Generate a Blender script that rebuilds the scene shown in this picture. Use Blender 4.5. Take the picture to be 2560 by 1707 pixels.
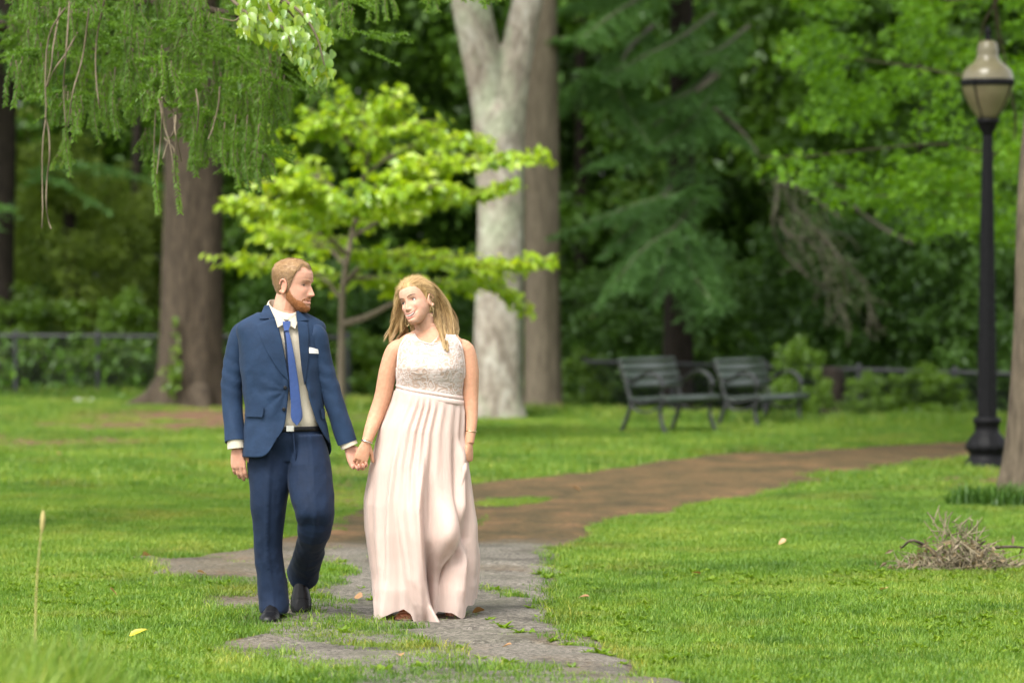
import bpy, math, random
import numpy as np
from mathutils import Vector, Matrix

for _o in list(bpy.data.objects):
    bpy.data.objects.remove(_o)
SC = bpy.context.scene
COL = SC.collection
PI = math.pi

# ---------------------------------------------------------------- camera
CAM_H = 1.708
PITCH = 0.01682
K = (36.0 / 135.0) / 2560.0
cam_d = bpy.data.cameras.new('camera')
cam_d.lens = 135
cam_d.sensor_width = 36
cam_d.clip_start = 0.3
cam_d.clip_end = 1200
cam_d.dof.use_dof = True
cam_d.dof.focus_distance = 18.9
cam_d.dof.aperture_fstop = 2.3
cam_d.dof.aperture_blades = 9
cam = bpy.data.objects.new('camera', cam_d)
COL.objects.link(cam)
cam.location = (0, 0, CAM_H)
cam.rotation_euler = (PI / 2 - PITCH, 0, 0)
SC.camera = cam

# ---------------------------------------------------------------- world, sun, exposure
SUN_EL, SUN_AZ = math.radians(54), math.radians(-148)   # azimuth from +Y towards +X
world = bpy.data.worlds.new('World')
SC.world = world
world.use_nodes = True
_wn = world.node_tree
_wn.nodes.clear()
_sky = _wn.nodes.new('ShaderNodeTexSky')
_sky.sky_type = 'NISHITA'
_sky.sun_disc = False
_sky.sun_elevation = SUN_EL
_sky.sun_rotation = SUN_AZ
_sky.air_density = 1.0
_sky.dust_density = 3.0
_hs = _wn.nodes.new('ShaderNodeHueSaturation')      # thin even cloud: the blue is washed out
_hs.inputs['Saturation'].default_value = 0.12
_bg = _wn.nodes.new('ShaderNodeBackground')
_bg.inputs['Strength'].default_value = 0.145
_ow = _wn.nodes.new('ShaderNodeOutputWorld')
_wn.links.new(_sky.outputs[0], _hs.inputs['Color'])
_wn.links.new(_hs.outputs[0], _bg.inputs['Color'])
_wn.links.new(_bg.outputs[0], _ow.inputs['Surface'])

sun_d = bpy.data.lights.new('sun', 'SUN')
sun_d.energy = 1.4
sun_d.angle = math.radians(24)
sun_d.color = (1.0, 0.95, 0.86)
sun = bpy.data.objects.new('sun', sun_d)
COL.objects.link(sun)
_sd = Vector((math.sin(SUN_AZ) * math.cos(SUN_EL), math.cos(SUN_AZ) * math.cos(SUN_EL), math.sin(SUN_EL)))
sun.rotation_euler = _sd.to_track_quat('Z', 'Y').to_euler()
sun.location = _sd * 60

SC.view_settings.view_transform = 'Standard'
SC.view_settings.look = 'None'
SC.view_settings.exposure = 1.58
SC.view_settings.gamma = 1.0
SC.view_settings.use_curve_mapping = False
SC.render.engine = 'CYCLES'
SC.cycles.use_denoising = True
SC.cycles.max_bounces = 6
SC.cycles.diffuse_bounces = 3
SC.cycles.glossy_bounces = 2
SC.cycles.transmission_bounces = 4
SC.cycles.transparent_max_bounces = 8
SC.cycles.caustics_reflective = False
SC.cycles.caustics_refractive = False

# ---------------------------------------------------------------- geometry helpers
def ray(px, py):
    """direction of the photograph's pixel (2560 x 1707 frame)"""
    dx = (px - 1280) * K
    dz = -(py - 853.5) * K
    c, s = math.cos(PITCH), math.sin(PITCH)
    return np.array([dx, c + dz * s, -s + dz * c])

def P(px, py, Y):
    d = ray(px, py)
    return np.array([0, 0, CAM_H]) + d * (Y / d[1])

def G(px, py):
    d = ray(px, py)
    return (np.array([0, 0, CAM_H]) + d * (CAM_H / -d[2]))[:2]

def Q(px, py, Y):
    """same, from a pixel of the 2352-wide view"""
    return P(px * 2560 / 2352, py * 2560 / 2352, Y)

def sst(a, b, x):
    t = np.clip((np.asarray(x, float) - a) / (b - a), 0, 1)
    return t * t * (3 - 2 * t)

def nrmz(v):
    v = np.asarray(v, float)
    return v / np.maximum(np.linalg.norm(v, axis=-1, keepdims=True), 1e-9)

def cr(pts, n):
    """Catmull-Rom resample of a polyline to n points (any dimension)"""
    p = np.asarray(pts, float)
    if len(p) == 2:
        t = np.linspace(0, 1, n)[:, None]
        return p[0] * (1 - t) + p[1] * t
    q = np.vstack([2 * p[0] - p[1], p, 2 * p[-1] - p[-2]])
    u = np.linspace(0, len(p) - 1 - 1e-6, n)
    i = u.astype(int)
    t = (u - i)[:, None]
    a, b, c, d = q[i], q[i + 1], q[i + 2], q[i + 3]
    return 0.5 * (2 * b + (c - a) * t + (2 * a - 5 * b + 4 * c - d) * t ** 2 + (3 * b - a - 3 * c + d) * t ** 3)

class Geo:
    def __init__(self):
        self.V, self.F3, self.F4, self.T, self.n = [], [], [], [], 0
    def add(self, V, F3=None, F4=None, tint=0.5):
        V = np.asarray(V, float).reshape(-1, 3)
        self.V.append(V)
        if F3 is not None and len(F3): self.F3.append(np.asarray(F3, int) + self.n)
        if F4 is not None and len(F4): self.F4.append(np.asarray(F4, int) + self.n)
        self.T.append(np.broadcast_to(np.asarray(tint, float), (len(V),)))
        self.n += len(V)
        return self
    def geo(self, g):
        if g.n:
            V, F3, F4, T = g.arr()
            self.add(V, F3, F4, T)
        return self
    def arr(self):
        V = np.vstack(self.V)
        F3 = np.vstack(self.F3) if self.F3 else np.zeros((0, 3), int)
        F4 = np.vstack(self.F4) if self.F4 else np.zeros((0, 4), int)
        return V, F3, F4, np.concatenate(self.T)

def make_mesh(name, g, org=(0, 0, 0), smooth=True):
    V, F3, F4, T = g.arr()
    V = V - np.asarray(org, float)
    me = bpy.data.meshes.new(name)
    me.vertices.add(len(V))
    me.vertices.foreach_set('co', V.astype(np.float32).ravel())
    nl = len(F3) * 3 + len(F4) * 4
    me.loops.add(nl)
    me.loops.foreach_set('vertex_index', np.concatenate([F3.ravel(), F4.ravel()]).astype(np.int32))
    me.polygons.add(len(F3) + len(F4))
    st = np.concatenate([np.arange(len(F3)) * 3, len(F3) * 3 + np.arange(len(F4)) * 4]).astype(np.int32)
    me.polygons.foreach_set('loop_start', st)
    a = me.attributes.new('tint', 'FLOAT', 'POINT')
    a.data.foreach_set('value', T.astype(np.float32))
    me.update(calc_edges=True)
    me.validate()
    me.polygons.foreach_set('use_smooth', np.full(len(me.polygons), bool(smooth)))
    if smooth and len(me.polygons) < 60000: me.set_sharp_from_angle(angle=math.radians(74))
    return me

def link(name, me, mat=None, parent=None):
    o = bpy.data.objects.new(name, me)
    COL.objects.link(o)
    if mat is not None and me is not None and not me.materials:
        me.materials.append(mat)
    if parent is not None:
        o.parent = parent
    return o

def obj(name, g, mat, parent=None, org=(0, 0, 0), smooth=True):
    me = make_mesh(name, g, org, smooth) if isinstance(g, Geo) else g
    return link(name, me, mat, parent)

def tag(o, label=None, cat=None, group=None, kind=None):
    if label: o['label'] = label
    if cat: o['category'] = cat
    if group: o['group'] = group
    if kind: o['kind'] = kind
    return o

def thing(name, label, cat, loc=(0, 0, 0), group=None, rz=0.0):
    o = bpy.data.objects.new(name, None)
    COL.objects.link(o)
    o.location = tuple(float(v) for v in loc)
    o.rotation_euler = (0, 0, rz)
    o.empty_display_size = 0.2
    return tag(o, label, cat, group)

def copy_tree(root):
    c = root.copy(); COL.objects.link(c)
    for ch in list(root.children):
        d = ch.copy(); COL.objects.link(d); d.parent = c
        for g in list(ch.children):
            e = g.copy(); COL.objects.link(e); e.parent = d
    return c

def frames(p):
    p = np.asarray(p, float)
    t = nrmz(np.gradient(p, axis=0))
    ref = np.array([0, 0, 1.0]) if abs(t[0][2]) < 0.9 else np.array([1.0, 0, 0])
    n = nrmz(np.cross(t[0], ref))
    N = [n]
    for i in range(1, len(p)):
        n = n - t[i] * np.dot(n, t[i])
        n = n / max(np.linalg.norm(n), 1e-9)
        N.append(n)
    N = np.array(N)
    return t, N, np.cross(t, N)

def loft(R, closed=True, caps=True):
    """R: (m rings, n points, 3) -> Geo"""
    R = np.asarray(R, float)
    m, n = R.shape[:2]
    i = np.arange(m - 1)[:, None]
    j = np.arange(n if closed else n - 1)[None, :]
    a = i * n + j
    b = i * n + (j + 1) % n
    F4 = np.stack([a, b, b + n, a + n], -1).reshape(-1, 4)
    V = R.reshape(-1, 3)
    F3 = None
    if caps and closed:
        V = np.vstack([V, R[0].mean(0), R[-1].mean(0)])
        j = np.arange(n)
        c0 = np.stack([(j + 1) % n, j, np.full(n, m * n)], -1)
        c1 = np.stack([(m - 1) * n + j, (m - 1) * n + (j + 1) % n, np.full(n, m * n + 1)], -1)
        F3 = np.vstack([c0, c1])
    return Geo().add(V, F3, F4)

def tube(p, r, n=8, caps=True, flat=None, up=None):
    """tube along p with radius r (scalar/array); flat = second radius ratio, up = direction of the first radius"""
    p = np.asarray(p, float)
    r = np.broadcast_to(np.asarray(r, float), (len(p),))
    t, N, B = frames(p)
    if up is not None:
        u = np.broadcast_to(np.asarray(up, float), p.shape)
        N = nrmz(u - t * (u * t).sum(1, keepdims=True))
        B = np.cross(t, N)
    f = np.broadcast_to(np.asarray(1.0 if flat is None else flat, float), (len(p),))
    a = np.linspace(0, 2 * PI, n, endpoint=False)
    R = p[:, None] + r[:, None, None] * (N[:, None] * np.cos(a)[None, :, None] + f[:, None, None] * B[:, None] * np.sin(a)[None, :, None])
    return loft(R, True, caps)

def lathe(prof, n=24, c=(0, 0)):
    pr = np.asarray(prof, float)
    a = np.linspace(0, 2 * PI, n, endpoint=False)
    R = np.stack([c[0] + pr[:, :1] * np.cos(a), c[1] + pr[:, :1] * np.sin(a), np.repeat(pr[:, 1:2], n, 1)], -1)
    return loft(R)

def box(c, s, bev=0.004, rot=None):
    """bevelled box: 24 vertices"""
    hx, hy, hz = np.asarray(s, float) / 2
    b = min(bev, hx * .45, hy * .45, hz * .45)
    rings = []
    for z, k in ((-hz, b), (-hz + b, 0), (hz - b, 0), (hz, b)):
        X, Y = hx - k, hy - k
        rings.append([(X - b, -Y, z), (X, -Y + b, z), (X, Y - b, z), (X - b, Y, z), (-X + b, Y, z), (-X, Y - b, z), (-X, -Y + b, z), (-X + b, -Y, z)])
    R = np.array(rings)
    if rot is not None:
        R = R @ np.asarray(rot, float).T
    return loft(R + np.asarray(c, float))

def cards(c, d, nrm, L, W, rng, fold=0.22, tint=None):
    """n folded leaves (2 triangles each): centres c, directions d, rough normals nrm"""
    n = len(c)
    d = nrmz(d)
    nrm = nrmz(nrm - d * (nrm * d).sum(1, keepdims=True))
    s = np.cross(d, nrm)
    L = np.broadcast_to(L, (n,))[:, None]
    W = np.broadcast_to(W, (n,))[:, None]
    base, tip = c - d * L * .5, c + d * L * .5 - nrm * L * .08
    mid = c - d * L * .08 - nrm * W * 0.0
    lf, rt = mid + s * W * .5 + nrm * W * fold, mid - s * W * .5 + nrm * W * fold
    V = np.stack([base, rt, tip, lf], 1).reshape(-1, 3)
    i = np.arange(n)[:, None] * 4
    F3 = np.concatenate([i + np.array([[0, 1, 2]]), i + np.array([[0, 2, 3]])], 0)
    t = rng.random(n) if tint is None else np.broadcast_to(tint, (n,))
    return Geo().add(V, F3, None, np.repeat(t, 4))

def voxel(g, size, smooth=2, fac=.5):
    me = make_mesh('tmp', g); o = bpy.data.objects.new('tmp', me); COL.objects.link(o)
    m = o.modifiers.new('r', 'REMESH'); m.mode = 'VOXEL'; m.voxel_size = size; m.use_smooth_shade = True
    if smooth:
        s_ = o.modifiers.new('s', 'SMOOTH'); s_.iterations = smooth; s_.factor = fac
    dg = bpy.context.evaluated_depsgraph_get()
    out = bpy.data.meshes.new_from_object(o.evaluated_get(dg))
    bpy.data.objects.remove(o); bpy.data.meshes.remove(me)
    out.polygons.foreach_set('use_smooth', np.ones(len(out.polygons), bool))
    return out

def vco(me):
    a = np.empty(len(me.vertices) * 3, np.float32); me.vertices.foreach_get('co', a); return a.reshape(-1, 3).astype(float)
def vno(me):
    a = np.empty(len(me.vertices) * 3, np.float32); me.vertex_normals.foreach_get('vector', a); return a.reshape(-1, 3).astype(float)
def set_co(me, V):
    me.vertices.foreach_set('co', V.astype(np.float32).ravel()); me.update()

# ---------------------------------------------------------------- material helpers
def new_mat(name):
    m = bpy.data.materials.new(name)
    m.use_nodes = True
    m.node_tree.nodes.clear()
    return m, m.node_tree.nodes, m.node_tree.links

def ramp(N, stops, interp='LINEAR'):
    r = N.new('ShaderNodeValToRGB')
    r.color_ramp.interpolation = interp
    e = r.color_ramp.elements
    while len(e) > 1: e.remove(e[-1])
    e[0].position = stops[0][0]; e[0].color = (*stops[0][1], 1)
    for p, c in stops[1:]:
        x = e.new(p); x.color = (*c, 1)
    return r

def noise_tex(N, L, scale, detail=4, vec=None, rough=.55, dist=0):
    t = N.new('ShaderNodeTexNoise')
    t.inputs['Scale'].default_value = scale
    t.inputs['Detail'].default_value = detail
    t.inputs['Roughness'].default_value = rough
    t.inputs['Distortion'].default_value = dist
    if vec is not None: L.new(vec, t.inputs['Vector'])
    return t

def mixc(N, L, fac, a, b, mode='MIX'):
    m = N.new('ShaderNodeMix'); m.data_type = 'RGBA'; m.blend_type = mode
    for s, v in ((m.inputs[0], fac), (m.inputs[6], a), (m.inputs[7], b)):
        if hasattr(v, 'is_linked'): L.new(v, s)
        elif isinstance(v, (int, float)): s.default_value = v
        else: s.default_value = (*v, 1)
    return m.outputs[2]

def std_mat(name, c1, c2=None, rough=.6, scale=20, bump=0.0, bscale=None, spec=.5, metal=0, stretch=None, sheen=0, detail=5, dist=0.0):
    m, N, L = new_mat(name)
    o = N.new('ShaderNodeOutputMaterial'); b = N.new('ShaderNodeBsdfPrincipled')
    L.new(b.outputs[0], o.inputs[0])
    tc = N.new('ShaderNodeTexCoord'); vec = tc.outputs['Object']
    if stretch:
        mp = N.new('ShaderNodeMapping'); mp.inputs['Scale'].default_value = stretch
        L.new(vec, mp.inputs['Vector']); vec = mp.outputs[0]
    c2 = c2 or tuple(v * .75 for v in c1)
    n = noise_tex(N, L, scale, detail, vec, .6, dist)
    r = ramp(N, [(.3, c2), (.7, c1)])
    L.new(n.outputs[0], r.inputs[0]); L.new(r.outputs[0], b.inputs['Base Color'])
    b.inputs['Roughness'].default_value = rough
    b.inputs['Specular IOR Level'].default_value = spec
    b.inputs['Metallic'].default_value = metal
    if sheen:
        b.inputs['Sheen Weight'].default_value = sheen
    if bump:
        n2 = noise_tex(N, L, bscale or scale, 6, vec, .65, dist)
        bp = N.new('ShaderNodeBump'); bp.inputs['Strength'].default_value = 1.0; bp.inputs['Distance'].default_value = bump
        L.new(n2.outputs[0], bp.inputs['Height']); L.new(bp.outputs[0], b.inputs['Normal'])
    return m

def leaf_mat(name, c1, c2, trans=.35, tcol=None, gloss=.06, rough=.4, patch=0.6, c3=None):
    """leaves: colour per leaf from the tint attribute, slow drift through the crown; light passes through the blade"""
    m, N, L = new_mat(name)
    at = N.new('ShaderNodeAttribute'); at.attribute_name = 'tint'
    ge = N.new('ShaderNodeNewGeometry')
    n = noise_tex(N, L, patch, 2, ge.outputs['Position'])
    ad = N.new('ShaderNodeMath'); ad.operation = 'MULTIPLY_ADD'
    L.new(n.outputs[0], ad.inputs[0]); ad.inputs[1].default_value = .9
    s = N.new('ShaderNodeMath'); s.operation = 'MULTIPLY_ADD'
    L.new(at.outputs['Fac'], s.inputs[0]); s.inputs[1].default_value = .6; s.inputs[2].default_value = -.25
    L.new(s.outputs[0], ad.inputs[2])
    stops = [(.1, c2), (.75, c1)]
    if c3: stops.append((1.0, c3))
    r = ramp(N, stops); L.new(ad.outputs[0], r.inputs[0])
    d = N.new('ShaderNodeBsdfDiffuse'); t = N.new('ShaderNodeBsdfTranslucent'); g = N.new('ShaderNodeBsdfGlossy')
    L.new(r.outputs[0], d.inputs[0])
    tc = tcol or (1.1, 1.15, .55)
    L.new(mixc(N, L, 1.0, r.outputs[0], tc, 'MULTIPLY'), t.inputs[0])
    g.inputs['Roughness'].default_value = rough; g.inputs[0].default_value = (.9, .95, 1, 1)
    m1 = N.new('ShaderNodeMixShader'); m1.inputs[0].default_value = trans
    L.new(d.outputs[0], m1.inputs[1]); L.new(t.outputs[0], m1.inputs[2])
    m2 = N.new('ShaderNodeMixShader'); m2.inputs[0].default_value = gloss
    L.new(m1.outputs[0], m2.inputs[1]); L.new(g.outputs[0], m2.inputs[2])
    o = N.new('ShaderNodeOutputMaterial'); L.new(m2.outputs[0], o.inputs[0])
    return m
# ================================================================ ground, path, grass
def vnoise(x, y, seed=0):
    """cheap smooth value noise in [-1,1]"""
    x = np.asarray(x, float); y = np.asarray(y, float)
    xi, yi = np.floor(x).astype(int), np.floor(y).astype(int)
    fx, fy = x - xi, y - yi
    fx, fy = fx * fx * (3 - 2 * fx), fy * fy * (3 - 2 * fy)
    def h(a, b):
        n = (a * 374761393 + b * 668265263 + seed * 1274126177) & 0x7fffffff
        n = ((n ^ (n >> 13)) * 1274126177) & 0x7fffffff
        return ((n ^ (n >> 16)) & 0xffff) / 32767.5 - 1
    return (h(xi, yi) * (1 - fx) + h(xi + 1, yi) * fx) * (1 - fy) + (h(xi, yi + 1) * (1 - fx) + h(xi + 1, yi + 1) * fx) * fy

def fbm(x, y, seed=0, o=3):
    return sum(vnoise(x * 2 ** i, y * 2 ** i, seed + i) / 2 ** i for i in range(o)) / 1.75

def crest(x):
    """distance at which the lawn tips over towards the fence"""
    return np.interp(x, [-8, -4, 0, 3, 8], [56, 52, 47.5, 44.5, 43.5])

def hgt(x, y):
    x = np.asarray(x, float); y = np.asarray(y, float)
    h = 0.012 * fbm(x * .5, y * .5, 3) * sst(60, 30, y)
    c = crest(x)
    h = h - 0.55 * sst(0, 9, y - c)
    h = h + 0.05 * sst(-1.2, -3.5, x) * sst(24, 34, y) * sst(60, 48, y)
    return h

def poly_px(pts):
    return np.array([G(*p) for p in pts])

def inpoly(x, y, poly):
    r = np.zeros(np.shape(x), bool)
    n = len(poly)
    for i in range(n):
        x1, y1 = poly[i]; x2, y2 = poly[(i + 1) % n]
        if y1 == y2: continue
        c = ((y1 > y) != (y2 > y)) & (x < (x2 - x1) * (y - y1) / (y2 - y1) + x1)
        r ^= c
    return r

PATH = poly_px([(300, 1404), (465, 1396), (640, 1368), (760, 1335), (870, 1275), (1000, 1236), (1240, 1200), (1606, 1163), (1788, 1141), (2099, 1122),
                (2420, 1106), (2900, 1085), (2900, 1135), (2420, 1152), (2130, 1181), (1988, 1218), (1804, 1259), (1600, 1292), (1495, 1319), (1410, 1353),
                (1376, 1394), (1383, 1438), (1403, 1506), (1427, 1574), (1563, 1639), (1690, 1692), (1850, 1760), (2200, 1950), (1200, 1950), (900, 1760),
                (700, 1660), (555, 1634), (550, 1600), (640, 1560), (440, 1537), (440, 1505), (640, 1470), (480, 1446), (385, 1430), (296, 1412)])
OVER = [  # turf that has crept over the asphalt: polygon, density
    (poly_px([(560, 1562), (700, 1556), (900, 1548), (1000, 1572), (1090, 1605), (1180, 1650), (1130, 1665), (900, 1640), (760, 1600), (640, 1592)]), .85),
    (poly_px([(690, 1645), (960, 1655), (1150, 1668), (1400, 1676), (1700, 1692), (2000, 1850), (500, 1850)]), .62),
    (poly_px([(380, 1440), (640, 1455), (800, 1440), (860, 1470), (640, 1505), (430, 1503)]), .92),
    (poly_px([(420, 1535), (700, 1530), (720, 1560), (640, 1600), (540, 1600)]), .9),
    (poly_px([(280, 1385), (400, 1385), (420, 1450), (280, 1450)]), .6),
    (poly_px([(1330, 1380), (1420, 1380), (1440, 1580), (1600, 1650), (1560, 1660), (1400, 1600), (1350, 1500)]), .55),
    (poly_px([(540, 1600), (640, 1640), (900, 1700), (900, 1800), (500, 1800)]), .8),
    (poly_px([(1180, 1272), (1240, 1252), (1330, 1246), (1400, 1235), (1440, 1243), (1340, 1265), (1250, 1276)]), .95),
    (poly_px([(800, 1425), (880, 1405), (900, 1425), (840, 1470), (780, 1480)]), .8),
    (poly_px([(760, 1480), (850, 1500), (900, 1545), (780, 1560)]), .75),
    (poly_px([(1180, 1300), (1215, 1290), (1225, 1310), (1190, 1322)]), .9),
    (poly_px([(850, 1262), (900, 1240), (925, 1290), (860, 1330), (800, 1340)]), .6),
    (poly_px([(1150, 1465), (1240, 1478), (1330, 1500), (1290, 1505), (1180, 1482)]), .7),
]
def path_mask(x, y):
    j = .10 + .006 * y
    xx = x + j * fbm(x * 2.2, y * 1.1, 11) * .8
    yy = y + j * 2.0 * fbm(x * 2.2, y * 1.1, 17)
    return inpoly(xx, yy, PATH)
def grass_density(x, y):
    x = np.asarray(x, float); y = np.asarray(y, float)
    pm = path_mask(x, y)
    d = np.where(pm, 0.0, 1.0)
    far = y > 23.6
    j = fbm(x * 4, y * 2, 29)
    for poly, v in OVER:
        m = inpoly(x + .12 * fbm(x * 3, y * 1.5, 41), y + .5 * fbm(x * 3, y * 1.5, 43), poly) & pm
        d = np.where(m & (j > .55 - v), np.maximum(d, v), d)
    sprig = (fbm(x * 5, y * 2.2, 51) > np.where(x < -1.0, .18, .46)) & (y < 24)
    d = np.where(pm & sprig, np.maximum(d, .5), d)
    # thin, needle-covered ground under the old conifer and along the far path edge
    bare = np.exp(-(((x + 3.6) / 2.0) ** 2 + ((y - 45) / 5.0) ** 2))
    bare = np.maximum(bare, .8 * np.exp(-(((x + 5.2) / 2.2) ** 2 + ((y - 38.5) / 2.2) ** 2)))
    bare = np.maximum(bare, .6 * np.exp(-(((x + 1.2) / 1.0) ** 2 + ((y - 33) / 6.0) ** 2)))
    bare = np.maximum(bare, .9 * np.exp(-(((x - 4.4) / 1.0) ** 2 + ((y - 31.5) / 2.2) ** 2)))
    d = np.where(~pm, np.clip(1 - bare * (.95 + .7 * fbm(x * 1.5, y * .8, 61)), .04, 1), d)
    return d

# ---- lawn sheet
def axis(parts):
    a = [np.arange(s, e, st) for s, e, st in parts]
    return np.concatenate(a + [[parts[-1][1]]])
gx = axis([(-400, -60, 40), (-60, -14, 2.0), (-14, -9, .5), (-9, 9, .14), (9, 14, .5), (14, 60, 2.0), (60, 400, 40)])
gy = axis([(-300, -20, 20), (-20, 10, 1.5), (10, 14, .5), (14, 34, .14), (34, 66, .3), (66, 90, 2), (90, 500, 30)])
X, Y = np.meshgrid(gx, gy)
Z = hgt(X, Y)
R = np.stack([X, Y, Z], -1)
pmask = path_mask(X, Y)
dens = grass_density(X, Y)
lg = loft(R, closed=False, caps=False)
lg.T = [np.where(pmask, .15, dens).ravel()]

def ground_mat():
    m, N, L = new_mat('lawn_soil')
    at = N.new('ShaderNodeAttribute'); at.attribute_name = 'tint'
    ge = N.new('ShaderNodeNewGeometry')
    n1 = noise_tex(N, L, 1.3, 5, ge.outputs['Position'])
    n2 = noise_tex(N, L, 45, 4, ge.outputs['Position'])
    green = ramp(N, [(.3, (.05, .08, .010)), (.7, (.09, .13, .014))])
    L.new(n1.outputs[0], green.inputs[0])
    brown = ramp(N, [(.25, (.055, .034, .02)), (.5, (.13, .075, .042)), (.75, (.20, .125, .07))])
    L.new(n2.outputs[0], brown.inputs[0])
    sm = N.new('ShaderNodeMapRange'); sm.inputs[1].default_value = .45; sm.inputs[2].default_value = .95
    L.new(at.outputs['Fac'], sm.inputs[0])
    c = mixc(N, L, sm.outputs[0], brown.outputs[0], green.outputs[0])
    b = N.new('ShaderNodeBsdfPrincipled'); L.new(c, b.inputs['Base Color']); b.inputs['Roughness'].default_value = .95
    b.inputs['Specular IOR Level'].default_value = .15
    bp = N.new('ShaderNodeBump'); bp.inputs['Distance'].default_value = .012; L.new(n2.outputs[0], bp.inputs['Height']); L.new(bp.outputs[0], b.inputs['Normal'])
    o = N.new('ShaderNodeOutputMaterial'); L.new(b.outputs[0], o.inputs[0])
    return m
lawn = obj('lawn', lg, ground_mat())
tag(lawn, 'mown park lawn of bright green grass with worn brown spots', kind='structure')

# ---- path: worn asphalt sheet with real unevenness and cracks
s = .045
px_ = np.arange(-3.8, 14.0, s); py_ = np.concatenate([np.arange(13.5, 26, .055), np.arange(26, 46, .11)])
X, Y = np.meshgrid(px_, py_)
M = path_mask(X, Y).astype(float)
def blur(a, n, ax):
    k = np.ones(n) / n
    return np.apply_along_axis(lambda v: np.convolve(np.pad(v, n // 2, 'edge'), k, 'valid'), ax, a)
S_ = blur(blur(M, 5, 0), 5, 1)
def crack(x, y):
    """long open cracks and heaved lips across the near path"""
    a = np.abs((y - 17.75) - .10 * np.sin(x * 2.3) - .16 * fbm(x * 3, y * 0, 71) + .22 * x)
    b = np.abs((y - 18.5) + .25 * x - .16 * fbm(x * 4, y * 0, 73))
    c = np.abs((x - .9) - .1 * (y - 17) - .1 * fbm(x * 0, y * 2.5, 77))
    return np.maximum.reduce([1.3 * np.exp(-(a / .06) ** 2) * (fbm(x * 2, y, 79) > -.25), .7 * np.exp(-(b / .04) ** 2) * (fbm(x * 2, y, 89) > -.1), .35 * np.exp(-(c / .03) ** 2)])
cz = crack(X, Y)
Z = hgt(X, Y) + (S_ - .5) * .036 + S_ * (.012 * fbm(X * 1.4, Y * 1.0, 81) + .014 * np.abs(fbm(X * 3.2, Y * 2.4, 83)) + .006 * fbm(X * 11, Y * 7, 85)) - .026 * cz * S_
mc = S_ > .02
mc = mc[:-1, :-1] & mc[1:, :-1] & mc[:-1, 1:] & mc[1:, 1:]
ii, jj = np.nonzero(mc)
nx = len(px_)
F4 = np.stack([ii * nx + jj, ii * nx + jj + 1, (ii + 1) * nx + jj + 1, (ii + 1) * nx + jj], -1)
used, inv = np.unique(F4, return_inverse=True)
V = np.stack([X, Y, Z], -1).reshape(-1, 3)[used]
lit = sst(22.8, 25.5, Y + .9 * fbm(X * .9, Y * .5, 91) + .5 * fbm(X * 3, Y * 2, 92))
lit = np.maximum(lit, .36 * sst(.05, .6, fbm(X * 1.9, Y * .9, 93)))
lit = np.maximum(lit, .55 * sst(.9, .55, S_) * (Y < 26))
lit = np.maximum(lit, .40 * sst(-.6, -1.6, X) * (Y < 24))
pg = Geo().add(V, None, inv.reshape(-1, 4), lit.ravel()[used])

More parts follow.
